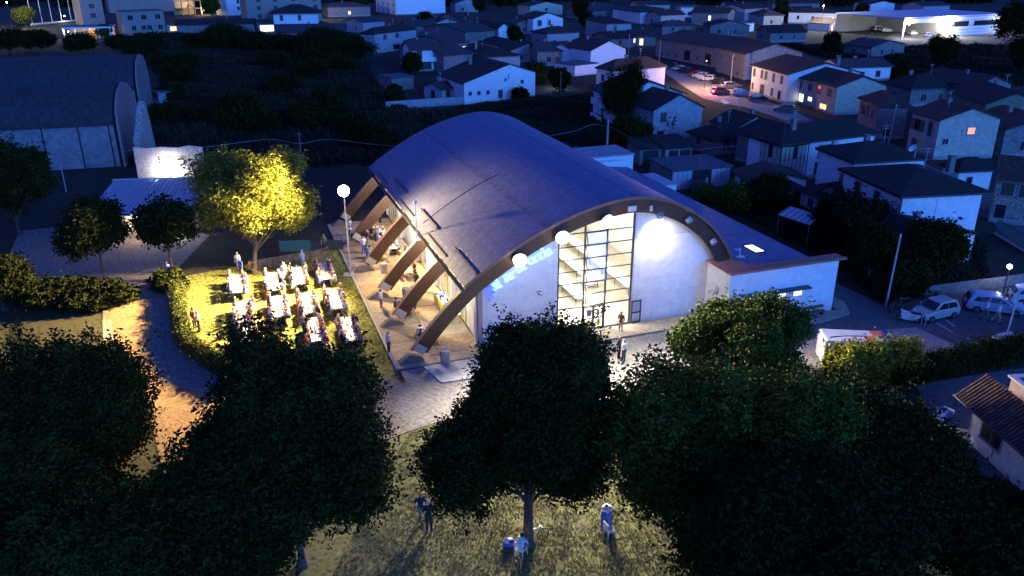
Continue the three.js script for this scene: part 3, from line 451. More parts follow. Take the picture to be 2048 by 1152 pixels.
// lit tree and the trees of the gravel yard
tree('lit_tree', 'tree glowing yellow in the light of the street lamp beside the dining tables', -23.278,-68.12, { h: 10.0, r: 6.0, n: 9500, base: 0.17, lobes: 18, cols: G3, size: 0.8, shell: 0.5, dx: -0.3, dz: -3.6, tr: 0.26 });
tree('young_tree', 'thin dark tree before the ribbed metal roof, left of the two', -35.929,-66.416, { h: 7.5, r: 2.9, n: 2300, base: 0.28, lobes: 8, cols: GD, tr: 0.14 });
tree('young_tree', 'thin dark tree before the ribbed metal roof, right one with a lamp behind', -30.679,-68.245, { h: 7, r: 2.7, n: 2000, base: 0.3, lobes: 8, cols: GD, tr: 0.14 });
tree('broadleaf_tree', 'dark tree at the left edge in front of the pale warehouse wall', -50.425,-78.861, { h: 9.5, r: 4.2, n: 4200, base: 0.15, lobes: 10, cols: G1, size: 1.1 });
tree('shrub', 'dark rounded shrub at the left edge beside the gravel yard', -40.969,-59.875, { h: 4.6, r: 3.4, n: 2300, base: 0.1, lobes: 8, cols: GD });
tree('shrub', 'low dark shrub bed below the left thin tree', -37.672,-61.3, { h: 1.8, r: 3.4, n: 1800, base: 0.05, lobes: 7, cols: GD });
tree('shrub', 'low dark shrub bed beside the top of the sandy path', -34.061,-61.509, { h: 1.5, r: 2.8, n: 1400, base: 0.05, lobes: 7, cols: GD });
tree('shrub', 'small dark shrub at the left end of the lit lawn hedge', -29.459,-64.105, { h: 1.6, r: 1.5, n: 700, base: 0.05, lobes: 6, cols: GD });
// gardens on the right
tree('conifer', 'tall dark conifer beside the pale gabled houses behind the hall', 17.332,-129.637, { h: 11, r: 3.6, n: 2600, base: 0.05, lobes: 9, cols: GD, size: 1.5, geo: needles });
tree('garden_tree', 'leafy garden tree at the foot of the grey concrete pole behind the hall', 17.087,-114.846, { h: 5.5, r: 3.2, n: 1500, base: 0.1, lobes: 8, cols: G1, size: 1.2 });
tree('garden_bush', 'small bright green bush beside the green mesh fence', 22.52,-91.289, { h: 2, r: 1.4, n: 700, base: 0.05, lobes: 6, cols: [[0.08, 0.14, 0.03], [0.1, 0.16, 0.03]] });
tree('garden_bush', 'round green garden bush right of the small bright one', 24.633,-86.717, { h: 3.4, r: 2.2, n: 1100, base: 0.1, lobes: 8, cols: G2 });
tree('garden_tree', 'dark garden tree behind the round green bush', 28.2,-86.717, { h: 4.4, r: 2.8, n: 1300, base: 0.1, lobes: 8, cols: GD });
tree('garden_tree', 'dark reddish tree beside the striped canopy', 32.668,-75.019, { h: 5.6, r: 3.6, n: 2400, base: 0.1, lobes: 9, cols: GP });
tree('garden_tree', 'dark tree in front of the wall of the big white house', 31.626,-67.016, { h: 5, r: 2.7, n: 1700, base: 0.1, lobes: 8, cols: GD });
tree('garden_tree', 'dark tree in front of the porch of the big white house', 36.9,-66.416, { h: 5.6, r: 3.0, n: 2000, base: 0.1, lobes: 8, cols: G1 });
tree('cypress', 'slim dark columnar shrub left of the pair by the leaning pole', 31.709,-61.613, { h: 3.2, r: 0.8, n: 600, base: 0.03, lobes: 6, cols: GD });
tree('cypress', 'slim dark columnar shrub right of the pair by the leaning pole', 33.371,-62.354, { h: 3.2, r: 0.8, n: 600, base: 0.03, lobes: 6, cols: G1 });
// scrub field on the left behind the hall, trees of the town
const scrubField = pairs([-49.498,-108.845, -16.8,-114.846, -27.106,-168.921, -36.437,-199.013, -54.987,-277.42, -114.254,-277.42, -117.311,-254.54, -69.715,-168.921]);
for (let i = 0, made = 0; made < 46 && i < 900; i++) {
  const xs = scrubField.map((p) => p[0]), zs = scrubField.map((p) => p[1]), x = rr(Math.min(...xs), Math.max(...xs)), z = rr(Math.min(...zs), Math.max(...zs)); let c = false;
  for (let k = 0, j = scrubField.length - 1; k < scrubField.length; j = k++) if ((scrubField[k][1] > z) !== (scrubField[j][1] > z) && x < (scrubField[j][0] - scrubField[k][0]) * (z - scrubField[k][1]) / (scrubField[j][1] - scrubField[k][1]) + scrubField[k][0]) c = !c;
  if (!c) continue; const h = rr(2, 5.5) * Math.min(1.25, Math.max(0.7, -z / 150)); made++;
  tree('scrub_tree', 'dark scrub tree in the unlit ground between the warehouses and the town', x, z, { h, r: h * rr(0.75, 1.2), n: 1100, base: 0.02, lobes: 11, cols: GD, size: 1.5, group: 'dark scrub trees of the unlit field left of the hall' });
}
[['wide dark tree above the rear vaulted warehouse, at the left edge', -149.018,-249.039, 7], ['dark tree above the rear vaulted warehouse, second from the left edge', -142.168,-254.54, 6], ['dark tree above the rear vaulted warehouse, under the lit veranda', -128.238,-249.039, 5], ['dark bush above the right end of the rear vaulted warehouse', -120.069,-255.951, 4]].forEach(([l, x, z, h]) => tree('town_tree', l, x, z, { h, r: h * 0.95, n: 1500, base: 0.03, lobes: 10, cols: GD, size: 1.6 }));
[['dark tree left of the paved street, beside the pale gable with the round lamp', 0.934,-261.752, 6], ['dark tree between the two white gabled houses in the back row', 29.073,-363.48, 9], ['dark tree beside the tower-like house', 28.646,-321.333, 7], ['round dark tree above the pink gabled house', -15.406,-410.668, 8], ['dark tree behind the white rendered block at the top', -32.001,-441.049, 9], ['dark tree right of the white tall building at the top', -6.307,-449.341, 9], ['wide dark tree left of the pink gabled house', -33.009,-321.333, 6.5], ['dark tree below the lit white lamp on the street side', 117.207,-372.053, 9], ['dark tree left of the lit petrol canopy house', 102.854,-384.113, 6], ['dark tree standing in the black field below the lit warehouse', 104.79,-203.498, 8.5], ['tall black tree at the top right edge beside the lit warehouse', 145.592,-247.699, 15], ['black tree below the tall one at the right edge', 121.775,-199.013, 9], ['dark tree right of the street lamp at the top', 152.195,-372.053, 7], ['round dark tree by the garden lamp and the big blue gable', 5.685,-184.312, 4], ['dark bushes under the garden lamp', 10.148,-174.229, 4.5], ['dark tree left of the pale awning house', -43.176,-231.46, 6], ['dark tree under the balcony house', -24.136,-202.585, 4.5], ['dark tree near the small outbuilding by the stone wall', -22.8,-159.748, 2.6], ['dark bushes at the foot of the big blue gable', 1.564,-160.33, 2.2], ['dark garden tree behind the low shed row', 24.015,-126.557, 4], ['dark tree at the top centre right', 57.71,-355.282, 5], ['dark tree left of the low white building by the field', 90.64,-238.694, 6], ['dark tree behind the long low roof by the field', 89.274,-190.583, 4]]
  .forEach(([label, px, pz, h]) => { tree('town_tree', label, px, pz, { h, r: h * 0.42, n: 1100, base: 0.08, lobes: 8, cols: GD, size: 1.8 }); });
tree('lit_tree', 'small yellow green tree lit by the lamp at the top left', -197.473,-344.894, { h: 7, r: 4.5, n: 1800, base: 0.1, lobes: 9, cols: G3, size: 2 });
tree('town_tree', 'green tree beside the lit timber frame at the top left', -141.809,-403.7, { h: 8, r: 4.5, n: 900, base: 0.1, lobes: 8, cols: G2, size: 2.2 });
tree('town_tree', 'small green bush lit at the right of the veranda at the top left', -140.972,-293.146, { h: 4, r: 2.4, n: 600, base: 0.1, lobes: 7, cols: G2, size: 1.8 });
tree('town_tree', 'small lit tree beside the white building at the top', -81.572,-466.874, { h: 8, r: 3.5, n: 700, base: 0.1, lobes: 7, cols: G2, size: 2.2 });
{ // far wood beyond the last houses
  const L = []; for (let i = 0; i < 46; i++) L.push([-330 + i * 15 + rr(-5, 5), 4, -480 - rr(0, 90), rr(9, 15), rr(6, 11), rr(9, 15)]);
  tag(crown('far_wood', L, 9000, GD, null, 6), 'far dark wood behind the last houses of the town', 'wood', null, 'stuff');
}
function hedge(name, label, pts, h, w, n, cols, size = 0.8) {
  const t = thing(name, label, 'hedge', pts[0][0], pts[0][1]), L = [], stems = [];
  for (let i = 0; i < pts.length - 1; i++) { const a = pts[i], b = pts[i + 1], l = Math.hypot(b[0] - a[0], b[1] - a[1]), k = Math.max(1, Math.round(l / (w * 0.7)));
    for (let j = 0; j < k; j++) { const x = a[0] + (b[0] - a[0]) * j / k - pts[0][0], z = a[1] + (b[1] - a[1]) * j / k - pts[0][1]; L.push([x, h * 0.5, z, w * rr(0.55, 0.68), h * rr(0.5, 0.58), w * rr(0.55, 0.68)]); stems.push(bar(V(x, 0, z), V(x, h * 0.6, z), 0.04, 0.02, 4)); } }
  crown('foliage', L, n, cols, t, size, null, 0.4); mesh('stem', stems, M.bark, t); return t;
}
hedge('hedge', 'low hedge with a sunlike yellow lit top along the left edge of the lawn'.replace('sunlike ', ''), pairs([-29.617,-66.416, -27.69,-61.929, -25.914,-57.465, -24.049,-53.517, -22.574,-51.67, -20.506,-49.78, -18.692,-48.208]), 1.25, 0.8, 4200, [[0.07, 0.085, 0.02], [0.09, 0.1, 0.022]], 0.55);
hedge('hedge', 'tall dark clipped hedge between the parking lot and the tiled house', pairs([25.397,-47.182, 29.157,-48.77, 32.619,-50.149, 38.82,-52.301, 48.158,-55.214]), 1.9, 1.1, 6000, G1, 0.6);
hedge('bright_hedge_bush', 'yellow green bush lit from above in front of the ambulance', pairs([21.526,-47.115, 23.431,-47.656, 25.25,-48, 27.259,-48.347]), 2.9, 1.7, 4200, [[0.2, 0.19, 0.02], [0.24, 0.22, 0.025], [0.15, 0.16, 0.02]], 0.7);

// ---------- people ----------
const sm = (a, b, k) => { const h = Math.max(k - Math.abs(a - b), 0) / k; return Math.min(a, b) - h * h * k * 0.25; };
function field(bones, S, cy, res, k = 0.035) {
  const mc = new MarchingCubes(res, new THREE.MeshBasicMaterial(), false, false, 60000), f = mc.field, half = res / 2, B = bones.map(([a, b, r0, r1]) => [a[0], a[1], a[2], b[0] - a[0], b[1] - a[1], b[2] - a[2], r0, r1]);
  mc.isolation = 0;
  for (let z = 0; z < res; z++) for (let y = 0; y < res; y++) for (let x = 0; x < res; x++) {
    const px = (x - half) / half * S, py = (y - half) / half * S + cy, pz = (z - half) / half * S; let d = 9;
    for (const b of B) { const ux = px - b[0], uy = py - b[1], uz = pz - b[2], l = b[3] * b[3] + b[4] * b[4] + b[5] * b[5], t = l ? Math.min(1, Math.max(0, (ux * b[3] + uy * b[4] + uz * b[5]) / l)) : 0, ex = ux - b[3] * t, ey = uy - b[4] * t, ez = uz - b[5] * t;
      d = sm(d, Math.sqrt(ex * ex + ey * ey + ez * ez) - (b[6] + (b[7] - b[6]) * t), k); }
    f[x + y * res + z * res * res] = -d;
  }
  mc.update();
  const g = new THREE.BufferGeometry(), n = mc.count; g.setAttribute('position', new THREE.BufferAttribute(mc.positionArray.slice(0, n * 3).map((v, i) => v * S + (i % 3 === 1 ? cy : 0)), 3)); g.setAttribute('normal', new THREE.BufferAttribute(mc.normalArray.slice(0, n * 3), 3)); return g;
}
function figure(J, S, cy, res) {                   // J: joints of one pose; returns geometries of body, shirt, trousers, shoes, hair
  const arm = (s) => [[J['s' + s], J['e' + s], 0.052, 0.042], [J['e' + s], J['w' + s], 0.042, 0.028], [J['w' + s], J['h' + s], 0.03, 0.034]], leg = (s) => [[J['p' + s], J['k' + s], 0.088, 0.058], [J['k' + s], J['a' + s], 0.058, 0.04], [J['a' + s], J['t' + s], 0.04, 0.032]];
  const torso = [[J.pelvis, J.waist, 0.135, 0.12], [J.waist, J.chest, 0.12, 0.145], [J.pl, J.pr, 0.1, 0.1], [J.sl, J.sr, 0.062, 0.062], [J.chest, J.neck, 0.12, 0.055]];
  const hd = J.head, nk = [[J.neck, hd, 0.055, 0.06], [hd, [hd[0] + J.f[0] * 0.02, hd[1] + 0.07, hd[2] + J.f[2] * 0.01], 0.085, 0.095], [[hd[0] + J.f[0] * 0.05, hd[1] - 0.03, hd[2] + J.f[2] * 0.05], hd, 0.055, 0.07]];
  const grow = (b, d) => b.map(([p, q, r0, r1]) => [p, q, r0 + d, r1 + d]);
  const extra = [], side = [-J.f[2], 0, J.f[0]];
  const at = (f, u, s) => V(hd[0] + J.f[0] * f + side[0] * s, hd[1] + u, hd[2] + J.f[2] * f + side[2] * s);
  extra.push(new THREE.ConeGeometry(0.018, 0.05, 6).translate(...at(0.108, 0.02, 0).toArray()));
  for (const s of [-1, 1]) { extra.push(new THREE.SphereGeometry(0.026, 7, 6).scale(0.6, 1.2, 0.9).translate(...at(0, 0.03, s * 0.092).toArray())); }
  const eyes = [-1, 1].map((s) => new THREE.SphereGeometry(0.012, 6, 5).translate(...at(0.096, 0.05, s * 0.035).toArray())); eyes.push(new THREE.SphereGeometry(0.02, 6, 4).scale(1, 0.3, 1).translate(...at(0.1, -0.025, 0).toArray()));
  for (const s of ['l', 'r']) { const w = V(...J['w' + s]), h = V(...J['h' + s]), d = h.clone().sub(w).normalize(), q = V(0, 1, 0).cross(d); if (q.lengthSq() < 0.05) q.set(0, 0, 1); q.normalize(); const up = d.clone().cross(q);
    [[-0.03, 0.07], [-0.01, 0.085], [0.01, 0.08], [0.03, 0.06]].forEach(([o, l]) => { const a = h.clone().addScaledVector(d, 0.015).addScaledVector(q, o), b = a.clone().addScaledVector(d, l * 0.55), c = b.clone().addScaledVector(d, l * 0.4).addScaledVector(up, -l * 0.35); extra.push(bar(a, b, 0.01, 0.009, 5), bar(b, c, 0.009, 0.007, 5)); });
    const a = h.clone().addScaledVector(q, -0.03), b = a.clone().addScaledVector(q, -0.035).addScaledVector(d, 0.03); extra.push(bar(a, b, 0.011, 0.008, 5)); }
  const top = V(hd[0] - J.f[0] * 0.012, hd[1] + 0.055, hd[2] - J.f[2] * 0.012).toArray(), back = V(hd[0] - J.f[0] * 0.05, hd[1] - 0.01, hd[2] - J.f[2] * 0.05).toArray();
  const body = field([...torso, ...nk, ...arm('l'), ...arm('r'), ...leg('l'), ...leg('r')], S, cy, res);
  return {
    body: [body, ...extra], eyes,
    shirt: [field(grow([...torso, arm('l')[0], arm('r')[0]], 0.013), S, cy, res)],
    trousers: [field(grow([[J.pelvis, J.pelvis, 0.13, 0.13], [J.pl, J.pr, 0.1, 0.1], ...leg('l').slice(0, 2), ...leg('r').slice(0, 2)], 0.014), S, cy, res)],
    shoes: [field(grow([leg('l')[2], leg('r')[2]], 0.014), S, cy, res, 0.01)],
    hair: [field([[top, back, 0.1, 0.075]], 0.3, hd[1], 26).translate(0, 0, 0)],
  };
}
const stand = (o) => ({ f: [0, 0, 1], pelvis: [0, 0.95, 0], waist: [0, 1.08, 0], chest: [0, 1.27, 0], neck: [0, 1.46, 0.01], head: [0, 1.58, 0.02], pl: [-0.09, 0.9, 0], pr: [0.09, 0.9, 0], sl: [-0.17, 1.38, 0], sr: [0.17, 1.38, 0],
  el: [-0.24, 1.12, -0.02], er: [0.24, 1.12, -0.02], wl: [-0.25, 0.88, 0.06], wr: [0.25, 0.88, 0.06], hl: [-0.25, 0.8, 0.09], hr: [0.25, 0.8, 0.09], kl: [-0.1, 0.5, 0.02], kr: [0.1, 0.5, 0.02], al: [-0.11, 0.08, -0.01], ar: [0.11, 0.08, -0.01], tl: [-0.12, 0.045, 0.15], tr: [0.12, 0.045, 0.15], ...o });
const walk = stand({ kl: [-0.1, 0.51, 0.16], al: [-0.1, 0.1, 0.2], tl: [-0.1, 0.05, 0.36], kr: [0.1, 0.49, -0.08], ar: [0.1, 0.13, -0.3], tr: [0.1, 0.045, -0.18], el: [-0.24, 1.13, -0.12], wl: [-0.24, 0.9, -0.12], hl: [-0.24, 0.82, -0.1], er: [0.24, 1.14, 0.08], wr: [0.23, 0.97, 0.22], hr: [0.22, 0.92, 0.28] });
const armsUp = stand({ el: [-0.26, 1.14, 0.04], wl: [-0.06, 1.16, 0.2], hl: [0.02, 1.18, 0.2], er: [0.27, 1.13, 0.02], wr: [0.18, 1.02, 0.24], hr: [0.14, 1.02, 0.32] });
const sit = (o) => ({ f: [0, 0, 1], pelvis: [0, 0.55, 0], waist: [0, 0.68, 0], chest: [0, 0.87, 0.04], neck: [0, 1.05, 0.08], head: [0, 1.17, 0.11], pl: [-0.09, 0.52, 0.02], pr: [0.09, 0.52, 0.02], sl: [-0.17, 0.98, 0.06], sr: [0.17, 0.98, 0.06],
  el: [-0.25, 0.78, 0.16], er: [0.25, 0.78, 0.16], wl: [-0.14, 0.8, 0.36], wr: [0.14, 0.8, 0.36], hl: [-0.1, 0.8, 0.44], hr: [0.1, 0.8, 0.44], kl: [-0.11, 0.5, 0.42], kr: [0.11, 0.5, 0.42], al: [-0.11, 0.1, 0.36], ar: [0.11, 0.1, 0.36], tl: [-0.12, 0.045, 0.5], tr: [0.12, 0.045, 0.5], ...o });
const lean = sit({ chest: [0.04, 0.84, 0.1], neck: [0.07, 1.0, 0.18], head: [0.09, 1.11, 0.22], sl: [-0.12, 0.94, 0.15], sr: [0.22, 0.92, 0.12], hl: [-0.02, 0.84, 0.46], wl: [-0.1, 0.82, 0.42] });
const back = sit({ chest: [0, 0.88, -0.06], neck: [0, 1.06, -0.05], head: [0.01, 1.19, -0.03], sl: [-0.17, 1.0, -0.06], sr: [0.17, 1.0, -0.06], el: [-0.24, 0.76, 0], wl: [-0.16, 0.62, 0.22], hl: [-0.13, 0.61, 0.3], er: [0.25, 0.76, 0.0], wr: [0.17, 0.78, 0.22], hr: [0.14, 0.82, 0.3], f: [0.3, 0, 0.954] });
const POSES = { stand: figure(stand({}), 0.95, 0.88, 84), walk: figure(walk, 0.95, 0.88, 84), talk: figure(armsUp, 0.95, 0.88, 84), sit: figure(sit({}), 0.72, 0.66, 54), lean: figure(lean, 0.72, 0.66, 54), back: figure(back, 0.72, 0.66, 54) };
const geoCache = {}, clothMats = {};
const cloth = (c) => clothMats[c.join()] ??= mat(c, 0.85);
const SKIN = [[0.42, 0.25, 0.17], [0.36, 0.21, 0.14], [0.48, 0.3, 0.22]], HAIR = [[0.02, 0.014, 0.01], [0.05, 0.03, 0.018], [0.2, 0.2, 0.2], [0.12, 0.07, 0.03], [0.55, 0.53, 0.5]];
const COLS = { white: [0.7, 0.7, 0.7], black: [0.02, 0.02, 0.022], navy: [0.02, 0.03, 0.09], red: [0.45, 0.04, 0.03], orange: [0.6, 0.16, 0.03], blue: [0.04, 0.1, 0.5], grey: [0.2, 0.2, 0.21], pink: [0.6, 0.28, 0.26], brown: [0.14, 0.07, 0.04], green: [0.06, 0.16, 0.06], 'light blue': [0.3, 0.42, 0.6], beige: [0.45, 0.37, 0.26], purple: [0.16, 0.05, 0.2], yellow: [0.7, 0.5, 0.06] };
function person(pose, x, z, turn, shirt, trousers, label, group, y = 0, hairC, scale = 1) {
  const o = thing('person', label, 'person', x, z, turn, y, group); o.scale.setScalar(scale);
  const g = geoCache[pose] ??= Object.fromEntries(Object.entries(POSES[pose]).map(([k, v]) => [k, merge(v.map((q) => prep(q)))]));
  const hc = hairC ?? pick(HAIR), part = (n, geo, m) => { const q = new THREE.Mesh(geo, m); q.name = n; q.castShadow = q.receiveShadow = true; o.add(q); };
  part('body', g.body, cloth(pick(SKIN))); part('face_features', g.eyes, M.black); part('hair', g.hair, cloth(hc)); part('shirt', g.shirt, cloth(COLS[shirt])); part('trousers', g.trousers, cloth(COLS[trousers])); part('shoes', g.shoes, M.rubber);
  return o;
}

// ---------- tables, benches and guests ----------
const woodTable = mat([0.4, 0.24, 0.1], 0.6, { noise: 0.25, freq: 16, size: 2, z: 40 }), benchMat = mat([0.75, 0.4, 0.04], 0.55);
function makeTable(x, z, turn, label, len = 2.1) {
  const t = thing('trestle_table', label, 'table', x, z, turn, 0, 'trestle tables with white paper covers');
  mesh('table_top', bx(-0.38, 0.38, 0.715, 0.74, -len / 2, len / 2), woodTable, t);
  mesh('paper_cover', [bx(-0.4, 0.4, 0.742, 0.746, -len / 2 + 0.02, len / 2 - 0.02), bx(-0.404, -0.4, 0.55, 0.746, -len / 2 + 0.02, len / 2 - 0.02), bx(0.4, 0.404, 0.55, 0.746, -len / 2 + 0.02, len / 2 - 0.02)], M.paper, t);
  for (const s of [-1, 1]) mesh('leg', [bar(V(-0.3, 0, s * len * 0.38), V(-0.3, 0.715, s * len * 0.42), 0.02), bar(V(0.3, 0, s * len * 0.38), V(0.3, 0.715, s * len * 0.42), 0.02), bar(V(-0.3, 0.3, s * len * 0.39), V(0.3, 0.3, s * len * 0.39), 0.015)], M.frame, t);
  return t;
}
function makeBench(x, z, turn, label, len = 2.1) {
  const t = thing('bench', label, 'bench', x, z, turn, 0, 'orange yellow benches along the trestle tables');
  mesh('seat', bx(-0.14, 0.14, 0.43, 0.46, -len / 2, len / 2), benchMat, t);
  for (const s of [-1, 1]) mesh('leg', [bar(V(-0.1, 0, s * len * 0.38), V(-0.1, 0.43, s * len * 0.42), 0.016), bar(V(0.1, 0, s * len * 0.38), V(0.1, 0.43, s * len * 0.42), 0.016)], M.frame, t);
  return t;
}
const plateM = mat([0.8, 0.8, 0.78], 0.3), cupM = mat([0.55, 0.1, 0.06], 0.4), bottleM = mat([0.03, 0.09, 0.03], 0.15), foodM = mat([0.35, 0.17, 0.06], 0.8), waterM = mat([0.35, 0.5, 0.62], 0.1);
function tableware(x, z, turn, label, len = 2.1) {
  const o = thing('tableware', label, 'tableware', x, z, turn, 0.747); o.userData.kind = 'stuff';
  const P = [], C = [], B = [], F = [], W = [];
  for (let i = 0; i < 8; i++) { const s = i % 2 ? 1 : -1, q = (Math.floor(i / 2) + 0.5) / 4 * len - len / 2 + rr(-0.1, 0.1); P.push(cyl(0.08, 0.12, 0.02, s * 0.24 + rr(-0.03, 0.03), 0, q, 10)); if (R() < 0.7) F.push(new THREE.SphereGeometry(0.06, 7, 5).scale(1.2, 0.4, 1).translate(s * 0.24, 0.03, q)); if (R() < 0.7) C.push(cyl(0.03, 0.038, 0.1, s * 0.1 + rr(-0.03, 0.03), 0, q + 0.15, 8)); }
  for (let i = 0; i < 4; i++) { const q = rr(-len * 0.45, len * 0.45), a = cyl(0.04, 0.04, 0.2, rr(-0.06, 0.06), 0, q, 8); (i % 2 ? B : W).push(a, cyl(0.04, 0.014, 0.08, 0, 0, 0, 8).translate(a.attributes.position.getX(0) * 0, 0.2, q)); }
  mesh('plates', P, plateM, o); if (F.length) mesh('food', F, foodM, o); if (C.length) mesh('cups', C, cupM, o); mesh('bottles', B, bottleM, o); mesh('water_bottles', W, waterM, o); return o;
}
const rows = ['leftmost', 'second', 'third', 'rightmost'], spot = ['back', 'centre', 'front'];
// [row, place, x, z] of each pair of tables set end to end
const sets = [[0, 0, -23.322,-63.78], [0, 1, -21.004,-57.987], [0, 2, -19.125,-52.982], [1, 0, -20.37,-64.306], [1, 1, -18.551,-58.965], [2, 0, -18.605,-65.712], [2, 1, -16.404,-59.666], [2, 2, -14.719,-54.683], [3, 0, -16.577,-66.802], [3, 1, -14.409,-60.485], [3, 2, -12.201,-54.771]];
const shirts = ['white', 'black', 'red', 'navy', 'brown', 'pink', 'white', 'black', 'grey', 'orange', 'blue', 'beige', 'light blue', 'brown', 'navy', 'purple'], pants = ['navy', 'black', 'beige', 'grey', 'blue'];
const gt = TH - 0.02, dirX = -Math.sin(gt), dirZ = -Math.cos(gt), sideXn = Math.cos(gt), sideZ = -Math.sin(gt);
const seatWords = ['nearest', 'second nearest', 'second farthest', 'farthest'];
seed = 4242;
for (const [row, place, cx, cz] of sets) for (const half of [0, 1]) {
  const k = half ? 1.08 : -1.08, x = cx + dirX * k, z = cz + dirZ * k, where = `${half ? 'farther' : 'closer'} ${spot[place]} table, ${rows[row]} lawn row`;
  makeTable(x, z, gt, `white papered trestle table, the ${where}`);
  tableware(x, z, gt, `plates, cups and bottles on the ${where}`);
  for (const s of [-1, 1]) {
    const side = s < 0 ? 'left' : 'right', bxx = x + sideXn * 0.66 * s, bz = z + sideZ * 0.66 * s;
    makeBench(bxx, bz, gt, `orange yellow bench at the ${side} of the ${where}`);
    for (let i = 0; i < 4; i++) { if (R() < 0.08) continue;
      const q = (i + 0.5) / 4 * 2.05 - 1.02 + rr(-0.06, 0.06), c = place === 1 && row === 0 && half && i === 3 ? 'red' : pick(shirts), pose = pick(['sit', 'sit', 'lean', 'back', 'sit']);
      person(pose, bxx + dirX * q - sideXn * 0.04 * s * -1, bz + dirZ * q, Math.atan2(-sideXn * s, -sideZ * s) + rr(-0.25, 0.25), c, pick(pants), `${c} topped guest, ${seatWords[i]} seat ${side} of the ${where}`, 'guests seated at the tables on the lawn', 0, null, rr(0.94, 1.05)); }
  }
}
// people on their feet around the lawn
const P = (pose, x, z, turn, a, b, label, h, s) => person(pose, x, z, turn, a, b, label, null, 0, h, s);
P('stand', -24.411,-56.547, 1.2, 'brown', 'black', 'brown topped person standing on the empty left of the lawn, left of two', null, 1.0);
P('talk', -23.77,-55.829, -1.4, 'beige', 'black', 'pale topped person on the empty left of the lawn, facing the brown topped one');
P('stand', -20.008,-66.297, 0.6, 'white', 'white', 'person in bright white standing between the second and third table rows');
P('stand', -19.143,-69.513, 2.6, 'white', 'white', 'person in white standing at the far end of the third table row');
P('stand', -11.806,-55.389, 0.3, 'black', 'black', 'dark silhouetted person standing on the lawn between the tables and the terrace');
P('stand', -24.866,-68.874, 0.2, 'white', 'grey', 'person in white standing at the far left table', null, 1);
P('stand', -24.132,-67.381, -0.6, 'blue', 'navy', 'person in a bright blue top standing at the far left table', null, 1);
P('walk', -30.279,-66.416, 0.4, 'white', 'grey', 'person in white walking on the dark yard left of the lawn hedge');
P('stand', -18.128,-74.002, 0.4, 'green', 'black', 'person in dark green standing at the rail behind the tables');
P('stand', -8.864,-52.221, 2.2, 'white', 'brown', 'white topped person at the foot of the second arch casting a long shadow');
P('stand', -10.59,-60.176, 1.2, 'white', 'grey', 'person in white standing at the foot of the third arch');
P('stand', 8.255,-55.741, -0.5, 'brown', 'beige', 'person in a brown top and pale trousers standing in the open entrance', HAIR[0], 1.0);
P('walk', -4.584,-33.476, 0.5, 'navy', 'grey', 'person in a purple blue top, the farther of the two on the dry grass', HAIR[4], 1.02);
P('stand', -4.106,-32.705, 2.9, 'black', 'black', 'person in dark clothes with white hair, the nearer of the two on the dry grass', HAIR[4], 1.05);
P('walk', 37.094,-57.934, 1.4, 'white', 'grey', 'pale dressed person walking behind the silver estate car, left of two', null, 1.05);
P('walk', 37.688,-57.372, 1.4, 'white', 'beige', 'pale dressed person walking across the parking lot, right of two', null, 1.05);
P('talk', 7.877,-50.976, -1.0, 'light blue', 'navy', 'person in a light blue top standing on the gravel between the two dark trees');
P('stand', 7.58,-51.437, 1.0, 'navy', 'black', 'person in dark clothes beside the one in light blue on the gravel');
P('talk', -8.583,-66.59, -0.9, 'black', 'black', 'dark person bending at a table on the bright paving behind the third arch');
// terrace tables: [u, v, turn, guests]
const terr = [[12.3, 53.0, 0, 'near', [['white', -1, 0.3], ['navy', -1, -0.5], ['grey', 1, 0.4], ['black', 1, -0.4]]], [11.8, 58.4, 0.1, 'middle', [['grey', -1, 0.5], ['black', -1, -0.3], ['brown', 1, 0.5], ['black', 1, -0.4], ['beige', -1, -0.9]]], [13.6, 66.2, 0, 'bright', [['black', -1, 0.3]]], [12.0, 71.6, 0, 'farther', [['blue', -1, 0.6], ['white', -1, -0.3], ['white', 1, 0.5], ['light blue', 1, -0.4]]], [13.7, 72.8, 0, 'inner farther', [['white', -1, 0.5], ['black', -1, -0.4], ['white', 1, 0.4], ['light blue', 1, -0.5]]], [11.4, 77.2, 0, 'farthest', [['white', -1, 0.5], ['navy', -1, -0.4], ['grey', 1, 0.4], ['black', 1, -0.5]]], [13.4, 78.2, 0, 'inner farthest', [['white', 1, 0.3], ['black', -1, -0.2]]]];
